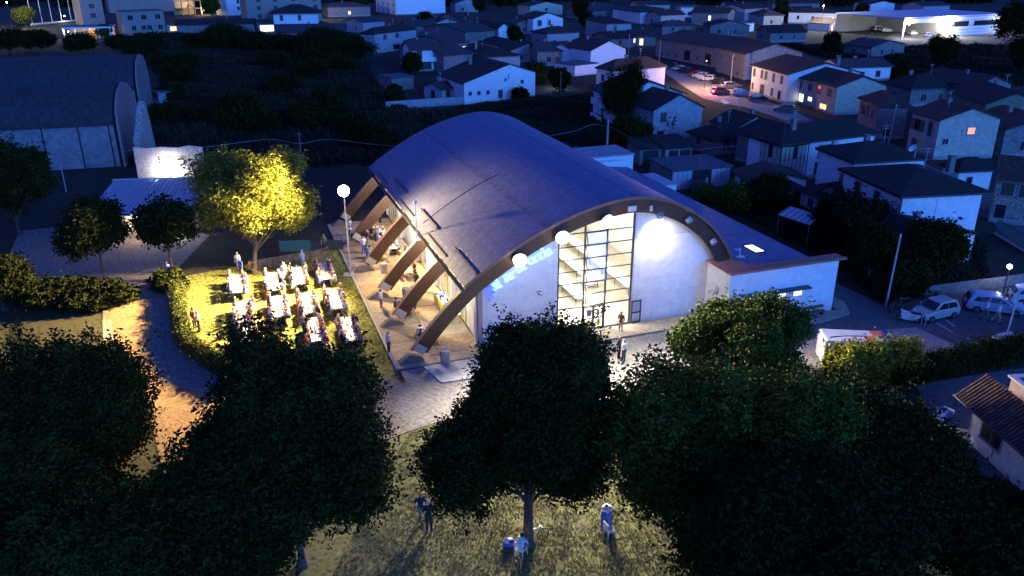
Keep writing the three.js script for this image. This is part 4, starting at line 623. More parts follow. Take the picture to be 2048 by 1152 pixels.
for (const [u, v, a, word, guests] of terr) {
  const p = hallAt(u, v); makeTable(p[0], p[1], TH + a, `white papered trestle table, the ${word} one on the terrace under the arches`).position.y = 0.11; tableware(p[0], p[1], TH + a, `plates and bottles on the ${word} terrace table under the arches`).position.y = 0.857;
  for (const s of [-1, 1]) { const b = hallAt(u + 0.68 * s, v); makeBench(b[0], b[1], TH + a, `orange yellow bench at the ${s < 0 ? 'lawn' : 'hall'} side of the ${word} terrace table`).position.y = 0.11; }
  guests.forEach(([c, s, q], i) => { const b = hallAt(u + 0.68 * s, v + q); person(pick(['sit', 'lean', 'back']), b[0], b[1], TH - s * Math.PI / 2, c, pick(pants), `${c} topped guest at the ${s < 0 ? 'lawn' : 'hall'} side of the ${word} terrace table${guests.filter((g) => g[0] === c && g[1] === s).length > 1 ? (i % 2 ? ', farther one' : ', nearer one') : ''}`, 'guests under the arches', 0.11); });
}
[[11.2, 73.6, 0.5, 'white', 'blue', 'standing person in white and blue in the group under the fourth arch, left'], [12.8, 74.3, 2.4, 'light blue', 'white', 'standing person in light blue in the group under the fourth arch, right'], [12.9, 70.3, -0.6, 'white', 'white', 'standing person all in white nearest the front of the group under the fourth arch'], [10.9, 79.6, 1.0, 'white', 'black', 'standing person at the far end of the terrace in a white top'], [14.6, 82.5, -1, 'beige', 'navy', 'person standing by the side wall at the far end of the terrace'], [13.6, 75.6, 1.2, 'white', 'black', 'white topped person standing beyond the inner farther terrace table'], [11.9, 75.4, 2.0, 'navy', 'beige', 'navy topped person standing between two far terrace tables'], [13.0, 76.6, 0.1, 'grey', 'navy', 'grey topped person standing at the back of the terrace crowd'], [11.0, 70.2, 2.2, 'blue', 'black', 'blue topped person standing on the lawn side of the far terrace crowd'], [14.4, 69.6, -1.2, 'red', 'black', 'red topped person standing close to the blown white side wall'], [13.8, 62.8, 2.8, 'black', 'navy', 'dark person standing near the two tan bins'], [14.2, 55.2, 1.0, 'beige', 'black', 'beige topped person standing at the end of the serving table']].forEach(([u, v, t, a, b, l]) => { const p = hallAt(u, v); person('stand', p[0], p[1], t, a, b, l, null, 0.11); });
{ // long serving table with crates and a yellow front beside the side wall
  const t = thing('serving_table', 'long serving table with a yellow front and white goods along the hall wall', 'table', -5.133,-59.008, TH, 0.11);
  mesh('table_top', bx(-0.4, 0.45, 0.8, 0.85, -2.6, 2.4), M.paper, t); mesh('front_panel', [bx(-0.46, -0.42, 0.15, 0.8, -2.6, -0.2), bx(-0.46, -0.42, 0.15, 0.8, -0.1, 1.2), bx(-0.46, -0.42, 0.15, 0.8, 1.5, 2.4)], mat([0.85, 0.75, 0.05], 0.6), t);
  for (const z of [-2.4, 2.2]) mesh('leg', [bx(-0.35, -0.28, 0, 0.8, z, z + 0.07), bx(0.3, 0.37, 0, 0.8, z, z + 0.07)], M.galv, t);
  const s = thing('tableware', 'stacked white and blue dishes on the long serving table', 'tableware', -5.133,-59.008, TH, 0.961); s.userData.kind = 'stuff'; const a = [], b = [];
  for (let i = 0; i < 46; i++) (i % 3 ? a : b).push(cyl(0.06, 0.1, rr(0.04, 0.16), rr(-0.34, 0.38), 0, rr(-2.5, 2.3), 8)); mesh('white_dishes', a, plateM, s); mesh('blue_dishes', b, mat([0.12, 0.16, 0.35], 0.4), s);
}
const bin = (u, v, h, w, label) => { const t = thing('waste_bin', label, 'bin', ...hallAt(u, v), TH, 0.11, 'slatted concrete bins on the terrace'); mesh('body', new THREE.CylinderGeometry(w * 0.7, w * 0.62, h, 8).translate(0, h / 2, 0), M.concrete, t); mesh('rim', new THREE.TorusGeometry(w * 0.62, 0.05, 6, 8).rotateX(Math.PI / 2).translate(0, h, 0), M.concrete, t); mesh('liner', new THREE.CylinderGeometry(w * 0.55, w * 0.55, 0.06, 8).translate(0, h - 0.04, 0), M.black, t); };
bin(12.6, 49.2, 0.9, 0.55, 'square tan bin at the foot of the nearest arch'); bin(13.3, 61.4, 0.95, 0.55, 'taller of the two tan bins beside the second arch, right'); bin(12.6, 61.6, 0.8, 0.45, 'smaller of the two tan bins beside the second arch, left'); bin(12.0, 67.8, 0.9, 0.5, 'tan bin beside the third arch');
{ // rail and posts behind the tables
  const o = [-23.676,-68.245], p = pairs([-23.676,-68.245, -21.862,-69.384, -20.242,-70.425, -18.847,-71.223, -17.493,-72.589]).map((q) => [q[0] - o[0], q[1] - o[1]]), t = thing('rail_fence', 'low timber rail fence behind the tables at the far edge of the lawn', 'fence', o[0], o[1]);
  p.forEach((q) => mesh('post', bx(q[0] - 0.05, q[0] + 0.05, 0, 1.0, q[1] - 0.05, q[1] + 0.05), M.wood, t));
  for (let i = 0; i < p.length - 1; i++) { mesh('rail', bar(V(p[i][0], 0.85, p[i][1]), V(p[i + 1][0], 0.85, p[i + 1][1]), 0.045, 0.045, 6), M.wood, t); mesh('rail', bar(V(p[i][0], 0.2, p[i][1]), V(p[i + 1][0], 0.75, p[i + 1][1]), 0.035, 0.035, 6), M.wood, t); }
}
{ // things left around the tree trunk in front
  const c = thing('plastic_chair', 'white plastic chair at the foot of the middle foreground tree', 'chair', 0.429,-30.89, 2.6); mesh('seat', bx(-0.22, 0.22, 0.42, 0.45, -0.22, 0.22), M.white, c); mesh('backrest', [-0.18, -0.06, 0.06, 0.18].map((x) => bx(x - 0.04, x + 0.04, 0.46, 0.86, -0.24, -0.21)).concat(bx(-0.22, 0.22, 0.861, 0.92, -0.25, -0.2)), M.white, c); for (const [x, z] of [[-1, -1], [1, -1], [-1, 1], [1, 1]]) mesh('leg', bar(V(x * 0.22, 0, z * 0.22), V(x * 0.19, 0.42, z * 0.19), 0.022), M.white, c);
  person('sit', ...[0.429,-30.89], 2.6, 'white', 'grey', 'dark haired person in white seated on the plastic chair by the foreground trunk', null, 0, HAIR[0]);
  const b = thing('bicycle', 'bicycle leaning on the trunk of the middle foreground tree', 'bicycle', 1.074,-31.851, 0.5);
  for (const x of [-0.5, 0.5]) mesh('wheel', [new THREE.TorusGeometry(0.32, 0.02, 6, 22).translate(x, 0.34, 0), ...[0, 1, 2, 3].map((k) => bar(V(x - Math.cos(k * 0.785) * 0.3, 0.34 - Math.sin(k * 0.785) * 0.3, 0), V(x + Math.cos(k * 0.785) * 0.3, 0.34 + Math.sin(k * 0.785) * 0.3, 0), 0.004, 0.004, 4))], M.rubber, b);
  mesh('bike_frame', [bar(V(-0.5, 0.34, 0), V(-0.15, 0.8, 0), 0.018), bar(V(-0.15, 0.8, 0), V(0.35, 0.8, 0), 0.02), bar(V(-0.1, 0.32, 0), V(-0.15, 0.85, 0), 0.02), bar(V(-0.1, 0.32, 0), V(0.35, 0.78, 0), 0.02), bar(V(-0.5, 0.34, 0), V(-0.1, 0.32, 0), 0.015), bar(V(0.5, 0.34, 0), V(0.33, 0.95, 0), 0.02)], M.steel, b); mesh('handlebar', bar(V(0.3, 0.97, -0.28), V(0.3, 0.97, 0.28), 0.014), M.steel, b); mesh('saddle', new THREE.SphereGeometry(0.12, 8, 6).scale(1.1, 0.35, 0.7).translate(-0.16, 0.9, 0), M.black, b);
  const bag = thing('carrier_bag', 'blue and white carrier bag on the grass left of the plastic chair', 'bag', -0.146,-31.598, 0.4); mesh('bag_body', new THREE.SphereGeometry(0.3, 10, 8).scale(1.1, 0.75, 0.8).translate(0, 0.2, 0), mat([0.05, 0.08, 0.4], 0.4), bag); mesh('bag_top', new THREE.ConeGeometry(0.2, 0.25, 8).translate(-0.1, 0.45, 0), M.white, bag);
  const dr = thing('barrel', 'blue plastic barrel topped by a white bag right of the dry grass', 'barrel', 4.72,-33.087, 0); mesh('drum', new THREE.LatheGeometry([[0, 0], [0.26, 0], [0.29, 0.06], [0.29, 0.3], [0.31, 0.33], [0.29, 0.36], [0.29, 0.62], [0.31, 0.65], [0.29, 0.68], [0.28, 0.9], [0.2, 0.94], [0, 0.94]].map((p) => new THREE.Vector2(p[0], p[1])), 16), mat([0.05, 0.12, 0.45], 0.4), dr); mesh('bag', new THREE.SphereGeometry(0.28, 10, 8).scale(1, 0.7, 1).translate(0, 1.08, 0), M.white, dr);
  copy(c, 4.778,-32.255, 1.1, 'white plastic chair below the blue barrel');
}

seed = 99;
// ---------- houses of the town ----------
// faces: f front (towards +z), l left, r right, b back; windows [face, fraction along, sill, width, height, kind]
function house(label, category, [x, z, turn, w, d], h, o = {}) {
  const t = thing(o.name ?? 'house', label, category ?? 'house', x, z, turn, 0), W = w / 2, D = d / 2, wall = o.wall ?? M.white, roofM = o.roof ?? M.tiles, ov = o.over ?? 0.45, rise = o.rise ?? 1.6, k = o.kind ?? 'gx';
  const th = 0.16, gs = [];
  if (k === 'gz') mesh('wall', prism([[-W, 0], [W, 0], [W, h], [o.apex ?? 0, h + rise], [-W, h]], -D, D), wall, t);
  else if (k === 'gx') mesh('wall', prism([[-D, 0], [D, 0], [D, h], [0, h + rise], [-D, h]], -W, W).rotateY(Math.PI / 2), wall, t);
  else if (k === 'shed') mesh('wall', prism([[-D, 0], [D, 0], [D, h], [-D, h + rise]], -W, W).rotateY(-Math.PI / 2), wall, t);
  else mesh('wall', bx(-W, W, 0, h, -D, D), wall, t);
  const slope = (pts, n) => {                    // a roof plane as a thin slab: top points and the same lowered
    const P = [], q = pts.map((p) => [p[0], p[1] + th, p[2]]); const tri = (a, b, c) => P.push(...a, ...b, ...c);
    for (let i = 1; i < q.length - 1; i++) { tri(q[0], q[i], q[i + 1]); tri(pts[0], pts[i + 1], pts[i]); }
    for (let i = 0; i < q.length; i++) { const j = (i + 1) % q.length; tri(pts[i], pts[j], q[j]); tri(pts[i], q[j], q[i]); }
    const g = new THREE.BufferGeometry(); g.setAttribute('position', new THREE.Float32BufferAttribute(P, 3)); g.computeVertexNormals(); return g;
  };
  const e = 0.01;
  let roof;
  if (k === 'gz') { const a = o.apex ?? 0, dl = ov * rise / (W + a), dr = ov * rise / (W - a); roof = mesh('roof', [slope([[-W - ov, h - dl + e, D + ov], [a, h + rise + e, D + ov], [a, h + rise + e, -D - ov], [-W - ov, h - dl + e, -D - ov]]), slope([[a, h + rise + e, D + ov], [W + ov, h - dr + e, D + ov], [W + ov, h - dr + e, -D - ov], [a, h + rise + e, -D - ov]])], roofM, t); }
  if (k === 'gx') { const q = ov * rise / D; roof = mesh('roof', [slope([[-W - ov, h - q + e, D + ov], [W + ov, h - q + e, D + ov], [W + ov, h + rise + e, 0], [-W - ov, h + rise + e, 0]]), slope([[-W - ov, h + rise + e, 0], [W + ov, h + rise + e, 0], [W + ov, h - q + e, -D - ov], [-W - ov, h - q + e, -D - ov]])], roofM, t); }
  if (k === 'shed') { const q = ov * rise / d; roof = mesh('roof', slope([[-W - ov, h - q + e, D + ov], [W + ov, h - q + e, D + ov], [W + ov, h + rise + q + e, -D - ov], [-W - ov, h + rise + q + e, -D - ov]]), roofM, t); }
  if (k === 'hip') { const A = W + ov, B = D + ov, y = h - 0.1, tp = h + rise, g = []; let r; if (A > B) { r = A - B; g.push(slope([[-A, y, B], [A, y, B], [r, tp, 0], [-r, tp, 0]]), slope([[-r, tp, 0], [r, tp, 0], [A, y, -B], [-A, y, -B]]), slope([[A, y, B], [A, y, -B], [r, tp, 0]]), slope([[-A, y, -B], [-A, y, B], [-r, tp, 0]])); } else { r = B - A; g.push(slope([[-A, y, B], [A, y, B], [0, tp, r]]), slope([[A, y, B], [A, y, -B], [0, tp, -r], [0, tp, r]]), slope([[A, y, -B], [-A, y, -B], [0, tp, -r]]), slope([[-A, y, -B], [-A, y, B], [0, tp, r], [0, tp, -r]])); } roof = mesh('roof', g.map((q) => q.translate(0, 0.012, 0)), roofM, t); mesh('eaves', bx(-A + 0.02, A - 0.02, y - 0.12, y - 0.001, -B + 0.02, B - 0.02), M.dark, t); }
  if (k === 'flat') roof = mesh('roof', bx(-W - ov, W + ov, h, h + 0.2, -D - ov, D + ov), roofM, t);
  if (o.gutter !== false && (k === 'gx' || k === 'hip')) mesh('gutter', bar(V(-W - ov, h - (k === 'gx' ? ov * rise / D : 0.1) + 0.02, D + ov + 0.06), V(W + ov, h - (k === 'gx' ? ov * rise / D : 0.1) + 0.02, D + ov + 0.06), 0.07, 0.07, 6), M.frame, t);
  for (const s of o.pipes ?? []) mesh('downpipe', bar(V(s * W, 0, D + 0.06), V(s * W, h - 0.05, D + 0.06), 0.05, 0.05, 6), M.frame, t);
  for (const c of o.chim ?? []) { const y = h + rise * 0.25; mesh('chimney', [bx(c[0] - 0.3, c[0] + 0.3, y, y + rise + (c[2] ?? 0.4), c[1] - 0.25, c[1] + 0.25), bx(c[0] - 0.38, c[0] + 0.38, y + rise + (c[2] ?? 0.4), y + rise + (c[2] ?? 0.4) + 0.1, c[1] - 0.33, c[1] + 0.33)], M.dull, roof); }
  if (roof && !o.bare && k !== 'flat' && k !== 'shed' && w > 5) {
    if (!o.chim) { const cx = rr(-0.3, 0.3) * W, cz = -rr(0.15, 0.5) * D, y = h + rise * 0.2; mesh('chimney', [bx(cx - 0.28, cx + 0.28, y, h + rise + 0.5, cz - 0.24, cz + 0.24), bx(cx - 0.36, cx + 0.36, h + rise + 0.5, h + rise + 0.6, cz - 0.32, cz + 0.32)], M.dull, roof); }
    if (R() < 0.55) { const cx = rr(-0.5, 0.5) * W, y = h + rise * 0.6; mesh('aerial', [bar(V(cx, y, 0), V(cx, h + rise + 1.9, 0), 0.03, 0.03, 5), bar(V(cx - 0.5, h + rise + 1.8, 0), V(cx + 0.5, h + rise + 1.8, 0), 0.02, 0.02, 4), bar(V(cx - 0.35, h + rise + 1.5, 0), V(cx + 0.35, h + rise + 1.5, 0), 0.02, 0.02, 4)], M.galv, roof); }
  }
  if (h > 3 && k !== 'flat') mesh('plinth', bx(-W - 0.03, W + 0.03, 0.002, 0.5, -D - 0.03, D + 0.03), M.grey, t);
  for (const q of o.wins ?? []) opening(t, q, W, D);
  return t;
}
function opening(t, [face, u, y, w, h, kind], W, D) {
  const L = face === 'f' || face === 'b' ? W : D, c = (u * 2 - 1) * L, g = [], s = 0.09, a = c - w / 2, b = c + w / 2;
  const turn = { f: 0, r: Math.PI / 2, b: Math.PI, l: -Math.PI / 2 }[face], out = face === 'f' || face === 'b' ? D : W, put = (q) => q.translate(0, 0, out).rotateY(turn);
  const door = kind === 'door' || kind === 'gate';
  const o = mesh(door ? 'door' : 'window', [bx(a - s, a, y - (door ? 0 : s), y + h + s, 0.002, 0.06), bx(b, b + s, y - (door ? 0 : s), y + h + s, 0.002, 0.06), bx(a, b, y + h, y + h + s, 0.002, 0.06), ...(door ? [] : [bx(a - 0.05, b + 0.05, y - s, y, 0.002, 0.14)])].map(put), kind === 'gate' ? M.dark : M.grey, t);
  const pm = { warm: litWarm, lit: litWhite, orange: litOrange, yellow: litYellow, shut: M.shutter, gate: M.dark }[kind] ?? glassDark;
  mesh(kind === 'shut' ? 'shutter' : kind === 'gate' ? 'door_panel' : 'pane', put(bx(a, b, y, y + h, 0.004, 0.02)), pm, o);
  if (!kind && w > 0.7) mesh('sash', put(bx(c - 0.03, c + 0.03, y, y + h, 0.021, 0.045)), M.grey, o);
  if (kind === 'open') for (const q of [-1, 1]) mesh('shutter', put(bx(c + q * (w / 2 + s) + (q < 0 ? -w / 2 : 0), c + q * (w / 2 + s) + (q < 0 ? 0 : w / 2), y, y + h, 0.062, 0.1)), M.shutter, o);
  return o;
}
const up = (face, us, y = 3.4, w = 0.9, h = 1.3, kind) => us.map((u) => [face, u, y, w, h, kind]);
let hs;
// right side, near
hs = house('big white two storey house with a black hipped roof nearest the parking lot', null, [40.373,-80.073,0.167,8.492,10.136], 5.5, { kind: 'hip', rise: 1.3, over: 0.55, roof: M.tiles2, pipes: [-1], chim: [[5, -1, 0.3]], wins: [['l', 0.28, 3.2, 0.95, 1.7, 'shut'], ['l', 0.62, 3.1, 0.95, 1.7, 'shut'], ['l', 0.84, 0.8, 0.7, 1.6, 'shut']] });
house('white rear block of the big house, set back at its left, also black roofed', null, [41.469,-92.418,0.213,8.835,6.935], 5.4, { kind: 'hip', rise: 1.3, over: 0.4, roof: M.tiles2 });
house('low garage with a dark pitched roof in front of the big white house', 'garage', [38.455,-71.587,0.431,8.023,4.075], 2.6, { kind: 'gz', rise: 1.5, apex: -2.2, over: 0.35, roof: M.tiles2, name: 'garage' });
hs = house('white house with a glazed veranda at its left corner and a black hipped roof', null, [39.171,-105.11,0.431,16.02,5.801], 5, { kind: 'hip', rise: 1.5, over: 0.5, roof: M.tiles2, pipes: [-0.42, 0.98], chim: [[-4.5, 1, 0.6]], wins: [['f', 0.47, 2.6, 2.2, 1.6], ['f', 0.45, 0.1, 2.0, 1.9, 'gate']] });
{ // glazed veranda: panels of pale glass between dark mullions
  const [x, z, turn, w, d] = [39.171,-105.11,0.431,16.02,5.801], v = thing('veranda', 'glazed upper veranda of pale green panes at the left corner of the white house', 'veranda', x, z, turn), W = w / 2, D = d / 2, pane = mat([0.42, 0.46, 0.34], 0.5, { noise: 0.15, freq: 8 }), n = 6, ww = w * 0.235;
  mesh('veranda_base', bx(-W - 0.12, -W + ww, 0.003, 2.0, D + 0.02, D + 0.5), M.grey, v);
  for (let i = 0; i < n; i++) for (const [y0, y1] of [[2.05, 3.0], [3.05, 4.7]]) { const a = -W - 0.1 + (ww + 0.1) * i / n, b = -W - 0.1 + (ww + 0.1) * (i + 1) / n; mesh('pane', bx(a + 0.04, b - 0.04, y0, y1, D + 0.42, D + 0.46), i === 3 && y0 > 3 ? glassDark : pane, v); }
  mesh('mullions', Array.from({ length: n + 1 }, (_, i) => bx(-W - 0.1 + (ww + 0.1) * i / n - 0.035, -W - 0.1 + (ww + 0.1) * i / n + 0.035, 2.0, 4.75, D + 0.4, D + 0.5)).concat(bx(-W - 0.06, -W + ww, 3.0, 3.05, D + 0.41, D + 0.49)), M.frame, v);
  for (let i = 0; i < 5; i++) for (const [y0, y1] of [[2.05, 3.0], [3.05, 4.7]]) { const a = D + 0.36 - 3.6 * i / 5, b = D + 0.36 - 3.6 * (i + 1) / 5; mesh('pane', bx(-W - 0.12, -W - 0.08, y0, y1, b + 0.04, a - 0.04), i === 2 && y0 > 3 ? glassDark : pane, v); }
  mesh('mullions', Array.from({ length: 6 }, (_, i) => bx(-W - 0.14, -W - 0.06, 2.0, 4.75, D + 0.36 - 3.6 * i / 5 - 0.035, D + 0.36 - 3.6 * i / 5 + 0.035)), M.frame, v);
  mesh('veranda_roof', bx(-W - 0.5, -W + ww + 0.1, 4.76, 4.85, D - 3.5, D + 0.85), M.tiles2, v);
  mesh('air_conditioner', [bx(0.5, 1.3, 4.1, 4.7, D + 0.02, D + 0.32), cyl(0.2, 0.2, 0.02, 0, 0, 0, 12).rotateX(Math.PI / 2).translate(0.85, 4.4, D + 0.33)], M.galv, v);
}
house('brownish gabled house with a small orange lit window in its blue end wall', null, [62.954,-115.639,0.125,8.925,6.579], 5.6, { kind: 'gz', rise: 1.5, wall: M.cream, roof: M.tiles3, wins: [['f', 0.55, 3.5, 1.1, 0.9, 'orange'], ['l', 0.25, 3.2, 1.5, 1.6, 'open'], ['l', 0.72, 3.0, 1.0, 2.0, 'shut'], ['l', 0.25, 0.5, 1.2, 1.5, 'shut'], ['f', 0.15, 2.2, 0.8, 0.7]] });
house('plain brown rendered house left of the one with the orange window', null, [58.598,-129.195,-0,4.528,7.074], 5.2, { kind: 'hip', rise: 1.5, wall: M.dull, roof: M.tiles3, pipes: [-1], wins: [['l', 0.3, 2.9, 1.2, 1.6, 'open'], ['l', 0.75, 2.9, 0.9, 1.4], ['f', 0.4, 0.4, 1, 1.2, 'door']] });
house('pale greenish street house with a lit shop front on its ground floor', null, [60.976,-154.048,-1.383,14.341,9.694], 5, { kind: 'gx', rise: 1.7, wall: M.cream, roof: M.tiles, pipes: [1], wins: [...up('f', [0.13, 0.38, 0.6, 0.85], 3.0, 1.2, 1.3), ['f', 0.2, 0.6, 1.6, 1.4, 'lit'], ['f', 0.42, 1.2, 1.4, 0.7, 'lit'], ['f', 0.75, 0.4, 2.2, 1.0, 'warm']] });
house('white two storey street house with five upper windows and an arched door canopy', null, [58.512,-166.466,-1.376,14.727,14.955], 5.6, { kind: 'gx', rise: 1.9, roof: M.tiles, chim: [[5, -4, 0.5]], wins: [...up('f', [0.07, 0.29, 0.41, 0.62, 0.84], 3.5, 0.85, 1.5, 'shut'), ['f', 0.06, 0.8, 0.7, 1.3, 'shut'], ['f', 0.34, 0, 1.6, 2.3, 'door'], ['f', 0.62, 0.8, 0.8, 1.4, 'shut'], ['f', 0.82, 0, 1, 2.1, 'door']] });
house('old bare stone barn with a patchy wall beside the parked cars', 'barn', [58.649,-199.405,-1.386,15.276,13.971], 5.8, { kind: 'gx', rise: 2, wall: M.stone, roof: M.tiles3, name: 'barn', wins: [['f', 0.15, 3.6, 0.9, 0.7], ['f', 0.6, 3.6, 0.9, 0.7], ['f', 0.8, 0.6, 0.9, 0.9]] });
house('long low old building with dark gates along the parked cars', 'farm building', [54.43,-228.66,-1.16,27.776,17.847], 5, { kind: 'gx', rise: 1.8, wall: M.stone, roof: M.tiles3, name: 'farm_building', wins: [['f', 0.12, 0.8, 0.8, 0.8], ['f', 0.24, 0.8, 0.8, 0.8], ['f', 0.36, 0.8, 0.8, 0.8], ['f', 0.55, 0, 2.4, 3, 'gate'], ['f', 0.72, 1.2, 0.8, 0.8], ['f', 0.88, 0, 2.2, 3, 'gate']] });
// behind the hall
house('white gabled house with bright blue end wall, in the middle of the town', null, [21.065,-214.515,0.465,10.273,13.038], 4.8, { kind: 'gz', rise: 2.1, over: 0.3 });
house('lower white side wing left of the bright blue gabled house', null, [15.323,-220.592,0.97,8.861,7.095], 4, { kind: 'gx', rise: 1.3, wins: [['f', 0.45, 2, 0.9, 1.2]] });
house('plain white garden wall block below the bright gabled house', 'outbuilding', [15.545,-201.704,0.681,7.586,7.155], 2.4, { kind: 'flat', over: 0.1, roof: M.flat });
house('white house with a brownish roof beside the parked cars, right of the gabled one', null, [24.924,-174.077,0.545,13.889,5.491], 5, { kind: 'hip', rise: 1.7, over: 0.3, roof: M.tiles3, wins: [['f', 0.3, 3.6, 0.6, 0.7], ['l', 0.4, 2.6, 0.9, 1.2]] });
hs = house('white house with balconies on its left side, partly behind the dark conifer', null, [21.694,-142.204,0.253,12.601,9.53], 5, { kind: 'gz', rise: 2.2, over: 0.7, wins: [['l', 0.5, 2.9, 0.9, 1.9, 'shut'], ['l', 0.5, 0.3, 0.9, 1.9, 'shut'], ['f', 0.62, 3.2, 0.8, 1.2]] });
mesh('balcony', [0, 2.6].flatMap((y) => [bx(-7.6, -6.15, y + 2.4 - 2.3, y + 0.25, -2.5, 2.8), bx(-7.6, -7.5, y + 0.25, y + 1.2, -2.5, 2.8)]), M.white, hs);
house('grey blue gabled house with one shuttered window, below the balcony house', null, [24.101,-128.84,0.363,8.629,7.933], 4.8, { kind: 'gz', rise: 2.1, over: 0.3, wall: M.grey, wins: [['f', 0.2, 2.9, 1.1, 1.5, 'shut'], ['f', 0.16, 0, 1.2, 1.6, 'door'], ['l', 0.4, 2.2, 0.8, 1.1]] });
house('low grey wing with two windows and a dark roof right of the paved yard', null, [35.236,-123.811,-1.193,5.893,6.878], 2.9, { kind: 'gx', rise: 1.5, wall: M.grey, over: 0.4, roof: M.tiles2, wins: [['f', 0.2, 0.9, 1, 1.4], ['f', 0.6, 0.9, 1, 1.4]] });
house('dark walled house between the grey wing and the veranda house', null, [35.958,-111.308,-1.145,4.731,8.234], 4, { kind: 'gx', rise: 1.4, wall: M.dull, roof: M.tiles2, over: 0.5 });
hs = house('low flat roofed garage row with one open bay beside the green mesh fence', 'garage', [22.306,-99.883,0.289,7.884,6.207], 2.4, { kind: 'flat', over: 0.25, roof: M.flat, wall: M.dull, name: 'garage' });
{ const [x, z, turn, w, d] = [22.306,-99.883,0.289,7.884,6.207], W = w / 2, D = d / 2, n = 12; for (let i = 0; i < n; i++) { const a = -W + w * i / n; if (i >= 4 && i < 8) continue; mesh('door_panel', bx(a + 0.03, a + w / n - 0.03, 0.05, 2.3, D + 0.004, D + 0.05), mat([0.45, 0.47, 0.55], 0.5, { metal: 0.2 }), hs); } mesh('open_bay', [bx(-W + w * 4 / n, -W + w * 8 / n, 0.05, 2.3, D + 0.004, D + 0.02)], M.black, hs); }
house('small shed with a lean roof left of the paved yard', 'shed', [22.051,-111.532,0.318,3.979,4.559], 2.3, { kind: 'shed', rise: 0.6, wall: M.grey, roof: M.tiles2, name: 'shed', wins: [['f', 0.3, 0, 1.2, 1.9, 'gate'], ['f', 0.75, 0, 1.4, 1.9, 'gate']] });
house('second lean roofed shed at the foot of the dark conifer', 'shed', [18.277,-110.913,0.287,3.266,4.196], 2.3, { kind: 'shed', rise: 0.6, wall: M.dull, roof: M.tiles2, name: 'shed', wins: [['f', 0.5, 0, 2, 1.9, 'gate']] });
house('low reddish roofed outbuilding in front of the veranda house', 'outbuilding', [30.716,-94.043,-1.477,4.489,6.884], 2.4, { kind: 'gx', rise: 0.9, wall: M.white, roof: M.tiles3, name: 'outbuilding', wins: [['f', 0.5, 0.2, 0.8, 1.7, 'shut']] });
house('small white garden hut with a dark doorway beside the striped canopy', 'hut', [31.023,-88.984,0.411,2.625,2.02], 2.3, { kind: 'hip', rise: 0.7, over: 0.3, roof: M.tiles2, name: 'hut', wins: [['f', 0.72, 0, 1.0, 2, 'gate'], ['f', 0.25, 1.2, 0.3, 0.3]] });
house('small white garden house right of the hut with a dark hipped roof', 'hut', [35.446,-86.326,-1.221,4.88,4.801], 2.4, { kind: 'hip', rise: 1.1, over: 0.5, roof: M.tiles2, name: 'hut', wins: [['f', 0.35, 0.9, 0.8, 0.8], ['f', 0.68, 0, 0.9, 1.9, 'shut']] });
{ const g = thing('garden_canopy', 'striped pale garden canopy on four posts in the dark garden', 'gazebo', 29.511,-78.223, 0.55); const A = mat([0.55, 0.57, 0.6], 0.7), B = mat([0.3, 0.32, 0.36], 0.7); for (let i = 0; i < 12; i++) { const a = -2 + i / 3, b = a + 1 / 3; mesh('canvas_strip', prism([[-1.7, 2.15], [0, 2.75], [1.7, 2.15], [1.7, 2.1], [0, 2.7], [-1.7, 2.1]], a + 0.002, b - 0.002), i % 2 ? A : B, g); mesh('valance', bx(1.68, 1.71, 1.92, 2.12, a + 0.01, b - 0.01), i % 2 ? A : B, g); } for (const [x, z] of [[-1.6, -1.9], [1.6, -1.9], [-1.6, 1.9], [1.6, 1.9]]) mesh('post', bar(V(x, 0, z), V(x, 2.15, z), 0.04), M.dull, g); }
// left of the centre
{ // the big blue gable: roof higher on the right
  const [x, z, turn, w] = [-5.349,-166.825,0.457,15.273,14], t = thing('house', 'large white gable wall glowing bright blue, with three small square windows and a dark door', 'house', x, z, turn), W = w / 2, D = 7, a = W * 0.26, hl = 4.0, hr = 5.2, ha = 7.0;
  mesh('wall', prism([[-W, 0], [W, 0], [W, hr], [a, ha], [-W, hl]], -D, D), M.white, t);
  const rf = (x0, y0, x1, y1) => prism([[x0, y0 + 0.02], [x1, y1 + 0.02], [x1, y1 + 0.2], [x0, y0 + 0.2]], -D - 0.3, D + 0.25);
  const r = mesh('roof', [rf(-W - 0.5, hl - 0.15, a, ha), rf(a, ha, W + 0.4, hr - 0.15)], M.tiles2, t); mesh('chimney', bx(-2, -1.4, 5.8, 7.4, -4, -3.4), M.dull, r);
  for (const u of [0.08, 0.2, 0.325]) opening(t, ['f', u, 1.7, 0.55, 0.6], W, D);
  opening(t, ['f', 0.5, 0.75, 0.9, 1.5, 'shut'], W, D); opening(t, ['f', 0.81, 3.3, 0.5, 0.55], W, D); opening(t, ['f', 0.57, 4.0, 0.3, 0.3], W, D);
  mesh('wall_pipe', bar(V(a - 0.4, 4.2, D + 0.06), V(a - 0.15, 5.3, D + 0.06), 0.05), M.dark, t);
}
hs = house('small tiled porch with pale posts left of the big blue gable', 'porch', [-13.798,-163.966,0.846,5.225,5.149], 2.5, { kind: 'gx', rise: 0.9, wall: M.grey, roof: M.tiles3, name: 'porch_house', wins: [['f', 0.3, 0, 0.9, 2, 'gate'], ['f', 0.72, 0, 0.9, 2, 'gate'], ['l', 0.5, 0, 0.9, 1.9, 'gate']] });
